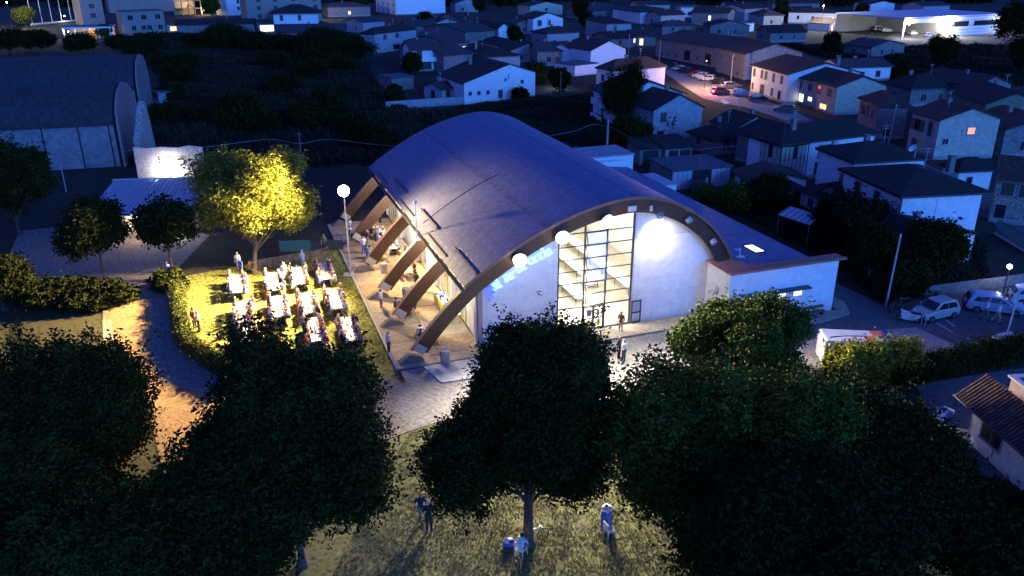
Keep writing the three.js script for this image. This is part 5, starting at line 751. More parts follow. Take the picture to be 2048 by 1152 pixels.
{ const p = pairs([-23.362,-151.465, -16.45,-154.679, -9.228,-157.457]), w = thing('boundary_wall', 'low grey boundary wall running up to the big blue gable', 'wall', p[0][0], p[0][1]), q = p.map((a) => [a[0] - p[0][0], a[1] - p[0][1]]); for (let i = 0; i < 2; i++) { const a = q[i], b = q[i + 1], dx = b[0] - a[0], dz = b[1] - a[1], l = Math.hypot(dx, dz), n = Math.round(l / 2.4); for (let k = 0; k < n; k++) mesh('wall_panel', bx(k * l / n + 0.02, (k + 1) * l / n - 0.02, 0, 1.5, -0.1, 0.1).rotateY(-Math.atan2(dz, dx)).translate(a[0], 0, a[1]), M.grey, w); } }
house('pale outbuilding above the boundary wall', 'outbuilding', [-24.91,-178.052,0.616,5.243,6.017], 2.5, { kind: 'flat', over: 0.2, roof: M.flat, wall: M.dull, name: 'outbuilding' });
hs = house('pale blue house with two dark upper windows and a slack awning below', null, [-36.7,-253.23,1.034,19.952,4.859], 5.6, { kind: 'hip', rise: 1.4, over: 0.3, wall: M.grey, roof: M.tiles2, pipes: [-1], wins: [['f', 0.24, 3.7, 1.5, 1.4, 'shut'], ['f', 0.53, 3.7, 1.4, 1.4, 'shut'], ['f', 0.5, 0.6, 3, 1.2]] });
mesh('awning', prism([[-0.2, 3.2], [1.6, 2.3], [1.6, 2.22], [-0.2, 3.1]], -6, 4).rotateY(-Math.PI / 2).translate(0.5, 0, 6.2), M.grey, hs);
hs = house('white house with a bright balcony front and a smooth dark roof', null, [-22.752,-210.504,0.32,7.247,10.053], 5.2, { kind: 'gx', rise: 1.7, over: 0.5, roof: M.tilesPale, wins: [['f', 0.28, 2.9, 1.3, 2.1, 'shut'], ['f', 0.9, 2.9, 1.2, 2.1, 'shut'], ['f', 0.5, 0.2, 2.5, 2.0, 'gate']] });
{ const [x, z, turn, w, d] = [-22.752,-210.504,0.32,7.247,10.053]; mesh('balcony', [bx(-w / 2 + 0.8, w / 2 - 0.6, 2.4, 2.6, d / 2 + 0.005, d / 2 + 1.2), bx(-w / 2 + 0.8, w / 2 - 0.6, 2.6, 3.5, d / 2 + 1.1, d / 2 + 1.2), bx(-w / 2 + 0.8, -w / 2 + 0.9, 2.6, 3.5, d / 2 + 0.005, d / 2 + 1.099)], M.white, hs); }
house('long dark roofed row right of the balcony house', null, [-19.386,-213.804,0.648,8.961,21.157], 4, { kind: 'gx', rise: 1.8, wall: M.dull, roof: M.tilesPale, over: 0.3 });
house('dark house with a pale chimney behind the big blue gable', null, [-6.444,-214.431,0.422,10.471,17.853], 3.6, { kind: 'hip', rise: 1.6, wall: M.grey, roof: M.tiles2, chim: [[-3, 0, 0.6]] });
house('white walled house with a lit window right of the pale chimney', null, [-3.322,-236.691,0.461,5.954,14.703], 3.6, { kind: 'hip', rise: 1.6, roof: M.tiles2, wins: [['f', 0.35, 1.2, 1.3, 1.6, 'lit'], ['f', 0.7, 0, 0.8, 2, 'shut']] });
house('dark roofed house with warm light under its eave behind the balcony house', null, [-21.598,-243.882,0.859,7.48,16.959], 3.6, { kind: 'gx', rise: 1.7, wall: M.dull, roof: M.tilesPale, wins: [['f', 0.5, 1.8, 5.5, 0.7, 'warm']] });
house('long low house with a purplish roof in the middle of the far rows', null, [-18.195,-287.492,0.672,12.217,24.948], 3.6, { kind: 'gx', rise: 1.8, wall: M.dull, roof: M.tilesPale });
house('small house with a bright blue gable between two dark roofs', null, [-6.624,-289.667,0.526,4.028,15.454], 4.2, { kind: 'gz', rise: 1.3, roof: M.tiles2 });
house('pink gabled house with two round topped windows far in the middle', null, [-18.789,-324.736,-0.919,19.195,11], 3.8, { kind: 'gz', rise: 2.4, apex: -3, wall: M.pink, roof: M.tiles, wins: [['f', 0.15, 1.4, 0.9, 1.2], ['f', 0.35, 1.6, 1.1, 1.5], ['f', 0.55, 0.6, 1.2, 1.6]] });
house('white three storey block at the top with rows of narrow windows on its left side', 'apartment block', [-50.417,-424.751,-1.039,25.532,26], 9.2, { kind: 'hip', rise: 1, name: 'apartment_block', wins: [...up('f', [0.12, 0.37, 0.62, 0.88], 0.8, 0.9, 1.6), ...up('f', [0.12, 0.37, 0.62, 0.88], 3.9, 0.9, 1.6), ...up('f', [0.12, 0.37, 0.62, 0.88], 6.9, 0.9, 1.5)] });
hs = house('pale gabled house with one dark window and a slim pole before it, upper middle', null, [10.594,-310.625,0.427,12.044,11.402], 5.6, { kind: 'gz', rise: 1.9, wins: [['f', 0.22, 3.2, 1.6, 1.9, 'shut'], ['f', 0.55, 3.2, 0.8, 1.9, 'shut'], ['f', 0.1, 0.5, 1.2, 1.2, 'lit']] });
house('tower-like square house with a hipped roof and one upper window', null, [32.812,-290.721,0.251,8.605,20.704], 5.8, { kind: 'hip', rise: 1.2, wall: M.grey, roof: M.tiles2, wins: [['f', 0.35, 3.3, 0.9, 1.8, 'shut'], ['f', 0.33, 0.3, 1, 1.9, 'open']] });
house('low house with a white lit window and yellow lit door beside the square one', null, [41.654,-273.881,-0,7.574,14.447], 3, { kind: 'gx', rise: 1.2, wall: M.dull, wins: [['f', 0.1, 1, 0.6, 1.2, 'lit'], ['f', 0.4, 0.2, 1.2, 2.0, 'yellow']] });
house('long white house at the top with a dark awning window', null, [57.729,-366.809,0.342,19.329,25.95], 5, { kind: 'hip', rise: 1.4, wins: [['f', 0.5, 1.8, 2.4, 1.5, 'shut'], ['f', 0.72, 1.8, 0.8, 1.6], ['f', 0.92, 1.8, 0.9, 1.2]] });
house('small bright blue gabled house at the top right of centre', null, [51.582,-377.343,-0,8.905,12], 4.6, { kind: 'gz', rise: 1.5 });
house('dark house with one slim white window among the far rows on the right', null, [83.727,-354.558,-0.435,14.851,14], 5, { kind: 'gx', rise: 1.6, wall: M.dull, wins: [['f', 0.5, 1.5, 0.9, 2.2, 'lit']] });
house('white garage block in front of the dark house with the slim window', 'garage', [83.456,-324.355,-1.088,16.792,8], 3, { kind: 'flat', over: 0.1, roof: M.flat, name: 'garage', wins: [['f', 0.75, 0.2, 3, 2, 'gate']] });
house('greyish house with a plain front left of the far street lamp tree', null, [103.344,-379.641,0.786,20.689,12], 5.2, { kind: 'gx', rise: 1.5, wall: M.grey, wins: [['f', 0.3, 2.5, 1.2, 1.2], ['f', 0.6, 0, 2, 2.2, 'gate']] });
house('white house behind the far street lamp', null, [127.129,-360.35,-0.338,19.244,12], 4.6, { kind: 'hip', rise: 1.4, wins: [['f', 0.2, 1.8, 0.9, 1.4], ['f', 0.5, 1.2, 0.9, 1.8, 'shut']] });
house('small pale house lit by its porch lamp right of the far street lamp', null, [120.439,-324.863,0.696,11.439,9], 2.8, { kind: 'gz', rise: 1.6, wins: [['f', 0.15, 0.2, 0.9, 1.9, 'lit'], ['f', 0.6, 0.9, 1.2, 1]] });
house('row of low houses with dark windows left of the lit warehouse', null, [144.911,-345.968,0.287,19.947,12], 3.6, { kind: 'gx', rise: 1.4, wall: M.cream, wins: [...up('f', [0.6, 0.75, 0.92], 1, 1.6, 1.5)] });
house('low white house with two dark windows by the black field', null, [79.352,-193.075,0.212,12.687,9], 3.2, { kind: 'gx', rise: 1.2, roof: M.tilesPale, wins: [['f', 0.2, 0.9, 1, 1.3], ['f', 0.42, 0, 1.4, 2.1, 'shut'], ['f', 0.75, 0.9, 1.1, 1.3]] });
house('long low shed with a pale right end below the black field', 'shed', [86.321,-166.64,0.105,12.514,9], 2.8, { kind: 'gx', rise: 1.2, wall: M.grey, roof: M.tilesPale, name: 'shed' });
house('little white lean-to shed in front of the long low shed', 'shed', [84.217,-160.748,0.329,3.797,6], 2.2, { kind: 'shed', rise: 0.6, name: 'shed' });
house('dark green rendered house cut by the right edge', null, [77.796,-132.334,-0.105,8.562,14], 5.4, { kind: 'gz', rise: 1.8, wall: M.greenwall, wins: [['f', 0.62, 2.6, 0.8, 1.4, 'open']] });
house('old stone house with a canopied door at the right edge', null, [54.447,-84.755,-0.517,4.143,5.325], 5, { kind: 'gx', rise: 1.6, wall: M.stone, roof: M.tiles3, wins: [['f', 0.25, 3, 1.2, 1.4, 'shut'], ['f', 0.2, 0, 1, 2, 'door'], ['f', 0.65, 3, 1.2, 1.4, 'shut']] });
house('small flat looking house with a pale gutter behind the big white house', null, [55.755,-97.177,0.165,4.493,2.847], 2.6, { kind: 'hip', rise: 1.1, wall: M.white, roof: M.tiles2, wins: [['f', 0.35, 0.8, 0.7, 0.9]] });
// top left
house('grey three storey block with square windows at the top left', 'apartment block', [-135.171,-309.91,0.627,14.412,8.312], 8, { kind: 'flat', wall: M.drab, roof: M.flat, over: 0.3, name: 'apartment_block', wins: [...up('f', [0.2, 0.52, 0.85], 5.2, 1.8, 1.6), ...up('f', [0.25, 0.48, 0.62, 0.88], 1.6, 1.5, 1.6)] });
house('upper setback storey block behind the grey block, at the top edge', 'apartment block', [-190.89,-440.093,0.53,31.111,16], 14, { kind: 'flat', wall: M.drab, roof: M.flat, name: 'apartment_block', wins: [...up('f', [0.15, 0.4, 0.7], 10.5, 1.8, 1.6)] });
house('beige tall block filling the top edge behind the pavilion roof', 'apartment block', [-100.52,-372.167,0.464,31.453,16], 13, { kind: 'flat', wall: M.drab, roof: M.flat, name: 'apartment_block', wins: [...up('f', [0.16, 0.38, 0.62, 0.92], 5.2, 1.8, 1.6, 'shut'), ...up('f', [0.16, 0.38, 0.62, 0.92], 8.4, 1.8, 1.6, 'shut'), ...up('f', [0.16, 0.38, 0.62, 0.92], 2, 1.8, 1.6, 'shut')] });
house('white house with a wide dark pyramid roof at the top', null, [-90.125,-356.743,0.18,17.534,14], 4.8, { kind: 'hip', rise: 2.8, over: 1.8, roof: M.tiles2, wins: [['f', 0.18, 1.8, 1.2, 2, 'shut'], ['f', 0.59, 1.8, 1.2, 2, 'shut']] });
house('narrow white block at the top edge left of the beige one', 'apartment block', [-135.132,-410.497,0.846,9.304,10], 10, { kind: 'flat', roof: M.flat, name: 'apartment_block', wins: [...up('f', [0.65], 5.5, 1.2, 1.4), ...up('f', [0.65], 2.5, 1.2, 1.4)] });
house('grey windowed tower block at the top left behind the veranda', 'apartment block', [-174.928,-352.974,0.662,8.325,14], 15, { kind: 'flat', wall: M.drab, roof: M.flat, name: 'apartment_block', wins: [...up('f', [0.5], 3, 2.2, 1.8, 'shut'), ...up('f', [0.5], 6.6, 2.2, 1.8, 'shut'), ...up('f', [0.5], 10, 2.2, 1.8, 'shut')] });
{ const [x, z, turn, w, d] = [-147,-294.833,0.287,14.504,10], v = thing('veranda_bar', 'open veranda with pale columns and warm lights at the top left', 'bar', x, z, turn), W = w / 2, D = d / 2; mesh('roof', bx(-W - 0.5, W + 0.5, 3.4, 3.9, -D, D + 0.4), M.white, v); mesh('roof_cover', bx(-W - 0.5, W + 0.5, 3.904, 4.0, -D, D + 0.4), M.flat, v); mesh('back_wall', bx(-W, W, 0, 3.4, -D, -D + 0.3), M.cream, v); for (let i = 0; i < 5; i++) mesh('column', bx(-W + w * i / 4 - 0.25, -W + w * i / 4 + 0.25, 0, 3.4, D - 0.5, D), M.white, v); mesh('counter', bx(-4, 4, 0, 1.2, -D + 1, -D + 1.8), M.wood, v);
  lamp(v, 'lamp', -W + 1.5, 2.6, D + 0.3, 0.22, [1, 0.95, 0.85], 60, 40); lamp(v, 'lamp', 0, 3.0, -1, 0.2, [1, 0.55, 0.2], 50, 14); lamp(v, 'lamp', 5, 3.0, -1, 0.2, [1, 0.6, 0.25], 30, 10); }
{ const [x, z, turn, w, d] = [-155.431,-409.919,0.818,9.549,8], f = thing('timber_frame_house', 'open timber frame glowing yellow at the top left', 'pavilion', x, z, turn), W = w / 2, D = d / 2, tm = mat([0.5, 0.36, 0.16], 0.7); for (const a of [-1, -0.33, 0.33, 1]) for (const b of [-1, 1]) mesh('post', bx(a * W - 0.2, a * W + 0.2, 0, 6.4, b * D - 0.2, b * D + 0.2), tm, f); for (const y of [3, 6.4]) mesh('beam', [bx(-W - 0.3, W + 0.3, y, y + 0.4, D - 0.2, D + 0.2), bx(-W - 0.3, W + 0.3, y, y + 0.4, -D - 0.2, -D + 0.2)], tm, f); mesh('back_wall', bx(-W, W, 0, 6.3, -D + 0.3, -D + 0.6), tm, f); mesh('floor', bx(-W, W, 3.0, 3.2, -D + 0.61, D - 0.21), tm, f); lamp(f, 'lamp', W + 1, 2.2, D + 0.6, 0.24, [1, 0.7, 0.3], 190, 20); lamp(f, 'lamp', 0, 5.4, 0, 0.2, [1, 0.7, 0.3], 60, 10); }
house('low house with a bright white front room left of centre at the top', null, [-93.853,-320.594,0.52,4.805,10], 3, { kind: 'gx', rise: 1.2, wall: M.white, wins: [['f', 0.5, 0.3, 5, 2.1, 'lit']] });
house('long low black roofed building across the top left', null, [-110.887,-318.75,0.261,27.356,10], 3, { kind: 'gx', rise: 1.4, wall: M.dull, roof: M.tiles2, over: 0.5 });
house('wide dark roofed building below the pyramid roof', null, [-67.159,-284.124,0.172,22.127,12], 3.4, { kind: 'gx', rise: 1.8, wall: M.dull, roof: M.tilesPale, over: 0.5 });
house('small pale lit annex between the grey block and the long black roof', 'outbuilding', [-126.463,-315.602,0.768,6.723,8], 3, { kind: 'flat', wall: M.pink, roof: M.flat, name: 'outbuilding', wins: [['f', 0.4, 0.8, 3.5, 1.6, 'warm']] });
house('dim house with a pale gable left of the awning house', null, [-55.183,-318.712,-0.743,10.854,10], 3.8, { kind: 'gz', rise: 1.2, wall: M.grey, roof: M.tilesPale, wins: [['f', 0.6, 1, 1, 1.4]] });
house('dark roofed house at the top between the pyramid roof and the white block', null, [-78.836,-405.712,0.412,20,14], 4.5, { kind: 'hip', rise: 1.6, wall: M.dull, roof: M.tilesPale, wins: [['f', 0.5, 1, 1.2, 1.4, 'warm']] });
house('dim cream house at the top edge behind the pale gabled one', null, [13.495,-410.92,0.486,17.767,12], 4.6, { kind: 'gz', rise: 1.6, wall: M.cream, wins: [['f', 0.5, 2, 1.4, 1.4]] });
house('wide purple roofed house at the top edge right of centre', null, [36.909,-391.233,0.374,19.626,14], 3.6, { kind: 'gx', rise: 2, wall: M.dull, roof: M.tilesPale });
house('house with an orange porch glow at the top edge', null, [67.771,-421.432,0.275,15.854,12], 4.4, { kind: 'gx', rise: 1.5, wall: M.cream, wins: [['f', 0.1, 1.4, 2.4, 2, 'lit'], ['f', 0.2, 0.5, 1, 1.8, 'orange']] });
house('bright blue fronted house at the top edge on the right', null, [82.052,-399.498,-0,8.734,12], 4.6, { kind: 'flat', wall: M.white, roof: M.flat, over: 1, wins: [['f', 0.5, 1, 2, 1.4]] });
house('dark house at the top edge beyond the far street lamp', null, [142.313,-435.343,-0,23.781,12], 4.5, { kind: 'gx', rise: 1.6, wall: M.dull });
house('small blue walled house at the top edge on the far right', null, [185.192,-437.849,0.315,14.763,12], 4, { kind: 'gz', rise: 1.2 });
house('dim row house above the lit warehouse roof', null, [200.428,-414.668,0.47,18.488,12], 4.4, { kind: 'gx', rise: 1.5, wall: M.grey, wins: [['f', 0.5, 1.4, 2, 1.4]] });
[
  ['dim house with a plain roof above the white awning house', -33.51,-304.618, 11, 8, 3.4, M.dull, M.tilesPale],
  ['dark house between the pink gable and the balcony house', -26.613,-312.76, 12, 9, 3.6, M.grey, M.tiles2],
  ['dim gabled house above the dark long row', -12.693,-289.505, 11, 9, 3.8, M.dull, M.tiles],
  ['dark house right of the small bright blue gable', 2.957,-312.76, 12, 9, 3.6, M.dull, M.tilesPale],
  ['dim low house left of the garden lamp wall', 2.851,-226.866, 11, 8, 3.0, M.grey, M.tiles2],
  ['dim house standing behind the two white gabled houses', 13.611,-266.271, 12, 9, 4.4, M.grey, M.tiles],
  ['dark wall and roof left of the lower white side wing', 10.033,-220.292, 9, 8, 3.8, M.dull, M.tilesPale],
  ['dim house below the square tower-like house', 31.811,-266.271, 12, 8, 2.8, M.dull, M.tiles2],
  ['dark low house right of the yellow lit door', 59.325,-312.76, 14, 9, 3.0, M.dull, M.tilesPale],
  ['dim house before the slim window house', 63.062,-350.013, 13, 9, 4.2, M.grey, M.tiles],
  ['dark house with a pale eave behind the long old building', 76.749,-304.618, 14, 10, 3.6, M.dull, M.tiles2],
  ['dim house left of the white van, far right rows', 104.279,-350.013, 12, 9, 4.2, M.grey, M.tilesPale],
  ['dark low house behind the old stone barn', 89.79,-282.478, 13, 9, 3.2, M.dull, M.tiles2],
  ['dim house behind the low white building by the field', 102.754,-238.694, 15, 9, 3.2, M.dull, M.tilesPale],
  ['dark house right of the brown rendered house', 79.02,-159.748, 10, 8, 3.4, M.dull, M.tiles2],
  ['dim house behind the orange window house', 87.302,-159.748, 13, 9, 4.2, M.dull, M.tiles],
  ['dim house at the top between the white block and the pink gable', -23.829,-433.05, 13, 9, 4.4, M.grey, M.tilesPale],
  ['dim house at the top left of the small blue gable', 40.483,-403.7, 13, 9, 4.0, M.dull, M.tiles],
  ['dim house at the top edge above the dark lamp tree', 107.362,-410.668, 13, 9, 4.6, M.grey, M.tiles2],
  ['dim house above the far white van', 127.907,-377.99, 13, 9, 4.0, M.dull, M.tiles2],
  ['dark garage left of the dark walled house', 30.634,-118.078, 7, 6, 2.4, M.dull, M.tiles2],
  ['dark roofed shed before the pink garden house', 36.759,-85.777, 6, 4, 2.3, M.dull, M.tiles2],
  ['dim house at the right edge below the dark green one', 74.081,-118.078, 11, 9, 4.0, M.dull, M.tiles3]
].forEach(([label, x, z, w, d, h, wall, roof], i) => house(label, null, [x, z, TH + [0, 0.25, -0.2, 1.57][i % 4] + rr(-0.1, 0.1), w, d], h, { kind: ['gx', 'gz', 'hip'][i % 3], rise: rr(1.3, 2), wall, roof, over: 0.4, wins: [['f', rr(0.15, 0.35), 1.0, 1.1, 1.3], ['f', rr(0.6, 0.85), 1.0, 1.1, 1.3, i === 7 ? 'warm' : 'shut'], ['r', 0.5, 1, 1, 1.3], ['l', 0.4, 1, 1, 1.3]] }));
{ // lit open warehouse at the top right
  const [x, z, turn, w, d] = [150.546,-314.584,0.458,52.549,30], t = thing('warehouse', 'brightly lit white warehouse with an open vehicle bay and banded cladding at the top right', 'warehouse', x, z, turn), W = w / 2, D = d / 2, s = -W + w * 0.4, clad = mat([0.72, 0.73, 0.68], 0.6);
  mesh('roof', [bx(-W - 0.4, W + 0.3, 6.4, 6.9, -D, D + 0.2)], mat([0.5, 0.52, 0.58], 0.6), t); mesh('fascia', bx(-W - 0.5, s - 0.02, 5.0, 6.39, D - 0.1, D + 0.3), clad, t);
  for (let i = 0; i < 6; i++) mesh('cladding_panel', bx(s, W, i * 1.06, i * 1.06 + 0.96, D - 0.3, D + (i % 2 ? 0.02 : 0.14)), clad, t);
  mesh('core', bx(s + 0.1, W - 0.1, 0, 6.39, -D, D - 0.31), M.grey, t);
  for (const [a, b] of [[s + 3, s + 12], [s + 15, W - 3]]) { const f = mesh('window_band', bx(a, b, 3.2, 4.9, D + 0.15, D + 0.2), M.frame, t); for (let q = a; q < b - 0.5; q += 1.5) mesh('pane', bx(q + 0.1, q + 1.4, 3.3, 4.8, D + 0.201, D + 0.22), glassDark, f); }
  mesh('post', [bx(-W - 0.3, -W + 0.5, 0, 4.99, D - 0.5, D + 0.2)], clad, t); mesh('back_wall', bx(-W, s, 0, 6.39, -D, -D + 0.3), M.grey, t);
  for (const [a, I] of [[-W + 1.4, 420], [s - 2, 420]]) lamp(t, 'flood_lamp', a, 4.7, D + 0.9, 0.24, [1, 0.97, 0.82], I, 60); lamp(t, 'flood_lamp', s + 1.0, 4.4, D + 2.2, 0.2, [1, 0.97, 0.8], 500, 14); lamp(t, 'flood_lamp', W - 0.5, 5.4, D + 1.6, 0.24, [1, 0.97, 0.85], 260, 60);
  struct('depot_yard', slab(pairs([113.317,-266.271, 141.566,-312.76, 193.407,-325.793, 171.544,-279.087]), -0.004, 0.02), asphaltMat);
}
{ // two barrel vaulted warehouses on the left
  const vault = (label, [x, z, turn, w, d], h, rise) => { const t = thing('vaulted_warehouse', label, 'warehouse', x, z, turn), W = w / 2, D = d / 2, A = []; for (let i = 0; i <= 18; i++) { const a = Math.PI * i / 18; A.push([Math.cos(a) * D, h + Math.sin(a) * rise]); }
    mesh('wall', prism([[D, 0], ...A, [-D, 0]], -W, W).rotateY(-Math.PI / 2), mat([0.2, 0.2, 0.2], 0.8, { noise: 0.3, freq: 12, size: 8, z: 50 }), t);
    const o = A.map((p, i) => { const a = Math.PI * i / 18; return [Math.cos(a) * (D + 0.35), h + Math.sin(a) * (rise + 0.25)]; }); mesh('roof', prism([...o, ...A.map((p) => [p[0] * 1.001, p[1] + 0.03]).reverse()], -W - 0.1, W + 0.1).rotateY(-Math.PI / 2), mat([0.035, 0.034, 0.036], 0.9, { noise: 0.5, freq: 20, size: 12, z: 51 }), t);
    mesh('gable_parapet', prism([...A.map((p, i) => { const a = Math.PI * i / 18; return [Math.cos(a) * (D + 0.3), h + Math.sin(a) * (rise + (i % 3 ? 0.2 : 0.36))]; }), [-D - 0.3, 0], [D + 0.3, 0]], -0.3, 0).rotateY(-Math.PI / 2).translate(W + 0.45, 0, 0), M.dull, t);
    for (const u of [0.28, 0.56, 0.78, 0.97]) mesh('downpipe', bar(V(-W + w * u, 0, D + 0.08), V(-W + w * u, h, D + 0.08), 0.09), M.dark, t); return t; };
  vault('front vaulted warehouse with a long pale wall at the left edge', [-64.678,-112.724,0.27,19.701,15], 5.6, 4.2);
  vault('rear vaulted warehouse with a stepped gable behind the front one', [-79.231,-142.48,0.303,27.661,17], 5.6, 4.6);
  house('small pale outhouse at the right end of the rear vaulted warehouse', 'outhouse', [-67.473,-158.204,0.647,2.016,4], 2.4, { kind: 'flat', wall: M.grey, roof: M.flat, name: 'outhouse' });
}
{ // floodlit ruin wall with a honeycomb vent, and the ribbed hut in front of it
  const p = pairs([-42.98,-90.963, -35.616,-92.262]), w = Math.hypot(p[1][0] - p[0][0], p[1][1] - p[0][1]), turn = Math.atan2(-(p[1][1] - p[0][1]), p[1][0] - p[0][0]), t = thing('ruined_wall', 'floodlit old brick wall with a honeycomb of small vent holes', 'wall', (p[0][0] + p[1][0]) / 2, (p[0][1] + p[1][1]) / 2, turn), W = w / 2;
  const pale = mat([0.46, 0.4, 0.33], 0.95, { noise: 0.5, freq: 30, size: 4, z: 52, bump: 0.02, bfreq: 40, bsize: 2 });
  const H = 6.2, x0 = -W + w * 0.33, x1 = -W + w * 0.79, y0 = 4.3, y1 = 5.25; // lattice field
  mesh('wall', [bx(-W, W, 0, y0, -0.3, 0), bx(-W, x0, y0 + 0.001, y1, -0.3, 0), bx(x1, W, y0 + 0.001, y1, -0.3, 0), prism([[-W, y1 + 0.001], [W, y1 + 0.001], [W, H - 0.1], [W * 0.6, H + 0.15], [W * 0.3, H - 0.05], [-W * 0.2, H + 0.1], [-W * 0.6, H], [-W, H + 0.2]], -0.3, 0)], pale, t);
  const cols = 13, rowsN = 6; for (let j = 0; j < rowsN; j++) { const yy = y0 + (y1 - y0) * j / rowsN; for (let i = 0; i < cols; i++) { const s = (x1 - x0) / cols, a = x0 + s * (i + (j % 2 ? 0.5 : 0)); mesh('brick', bx(a + s * 0.5, Math.min(x1, a + s), yy + 0.002, yy + (y1 - y0) / rowsN - 0.002, -0.28, -0.02), pale, t); } }
  mesh('vent_back', bx(x0, x1, y0, y1, -0.6, -0.55), M.black, t);
  const s = thing('ruined_pier', 'tall broken stone wall standing end on beside the honeycomb wall', 'wall', -49.644,-106.602, 0.1); mesh('wall', prism([[0, 0], [0, 3.9], [-2, 5.6], [-3, 7.2], [-4.4, 8.2], [-5, 6], [-6, 0]], -0.9, 0).rotateY(-Math.PI / 2).translate(-0.6, 0, -0.3), mat([0.34, 0.32, 0.28], 0.95, { noise: 0.9, freq: 30, size: 4, z: 53, bump: 0.04, bfreq: 40, bsize: 2 }), s);
  const f = thing('flood_lamp', 'glaring white floodlight on the ridge of the ribbed hut lighting the brick wall', 'floodlight', -39.065,-89.662, turn, 3.75); mesh('bracket', bar(V(0, -0.45, 0), V(0, -0.2, 0), 0.03), M.frame, f); mesh('lens', new THREE.SphereGeometry(0.45, 18, 12).scale(1.2, 0.8, 0.6), glow([0.96, 0.98, 1], 14), f); for (const [dy, dz, I] of [[-0.05, -1, 160], [-0.55, 1, 260]]) { const l = new THREE.SpotLight(rgb(0.95, 0.97, 1), I, 0, 1.25, 0.8); l.position.set(0, dy * 0.5, dz * 0.4); l.target.position.set(0, dy * 10, dz * 10); l.castShadow = true; l.shadow.radius = 12; f.add(l, l.target); }
  const [hx, hz, ht, hw, hd] = [-38.024,-82.62,0.13,10.32,10], h = thing('metal_hut', 'long hut with a ribbed blue grey metal roof under the floodlit wall', 'hut', hx, hz, ht), HW = hw / 2, HD = hd / 2, ribM = mat([0.42, 0.46, 0.5], 0.45, { metal: 0.3, noise: 0.2, freq: 10, size: 4, z: 54 });
  mesh('wall', prism([[-HD + 0.6, 0], [HD - 0.9, 0], [HD - 0.9, 2.3], [-HD + 0.6, 3.3]], -HW + 0.3, HW - 0.3).rotateY(-Math.PI / 2), M.cream, h);
  const n = 22; for (let i = 0; i < n; i++) { const a = -HW + hw * i / n, b = a + hw / n; const g = prism([[a, 0], [b, 0], [b, 0.05], [b - 0.04, 0.05], [b - 0.07, 0.17], [b - 0.22, 0.17], [b - 0.25, 0.05], [a, 0.05]], 0, Math.hypot(hd, 1.15)); const ang = Math.atan2(1.15, hd); mesh('roof_sheet', g.rotateX(ang).translate(0, 3.55, -HD), ribM, h); }
  mesh('ridge_cap', bx(-HW - 0.1, HW + 0.1, 3.62, 3.75, -HD - 0.15, -HD + 0.2), M.galv, h);
  for (const [u, k] of [[0.62, 'lit'], [0.7, null], [0.8, 'lit'], [0.9, 'lit']]) opening(h, ['f', u, 1.2, 0.9, 0.7, k], HW - 0.3, HD - 0.9);
  mesh('porch_post', [-0.4, 0.2, 0.8].map((u) => bx(u * HW - 0.06, u * HW + 0.06, 0, 2.25, HD - 0.3, HD - 0.18)), M.frame, h);
  lamp(h, 'porch_lamp', -HW * 0.07, 1.9, HD + 0.1, 0.12, [1, 0.75, 0.5], 18, 18); lamp(h, 'porch_lamp', HW * 0.62, 1.95, HD - 0.4, 0.14, [1, 0.97, 0.9], 22, 20);
  const sf = thing('mesh_fence', 'low dark fence panel with a green board behind the lit tree', 'fence', -22.339,-73.431, 0.12); mesh('board', bx(0, 3, 0.1, 1.2, -0.03, 0.03), mat([0.05, 0.16, 0.13], 0.6), sf); for (const k of [0, 3, 6]) mesh('post', bx(k - 0.04, k + 0.04, 0, 1.3, -0.04, 0.04), M.frame, sf); mesh('wire_panel', bx(3.05, 5.95, 0.1, 1.1, -0.01, 0.01), M.frame, sf);
}
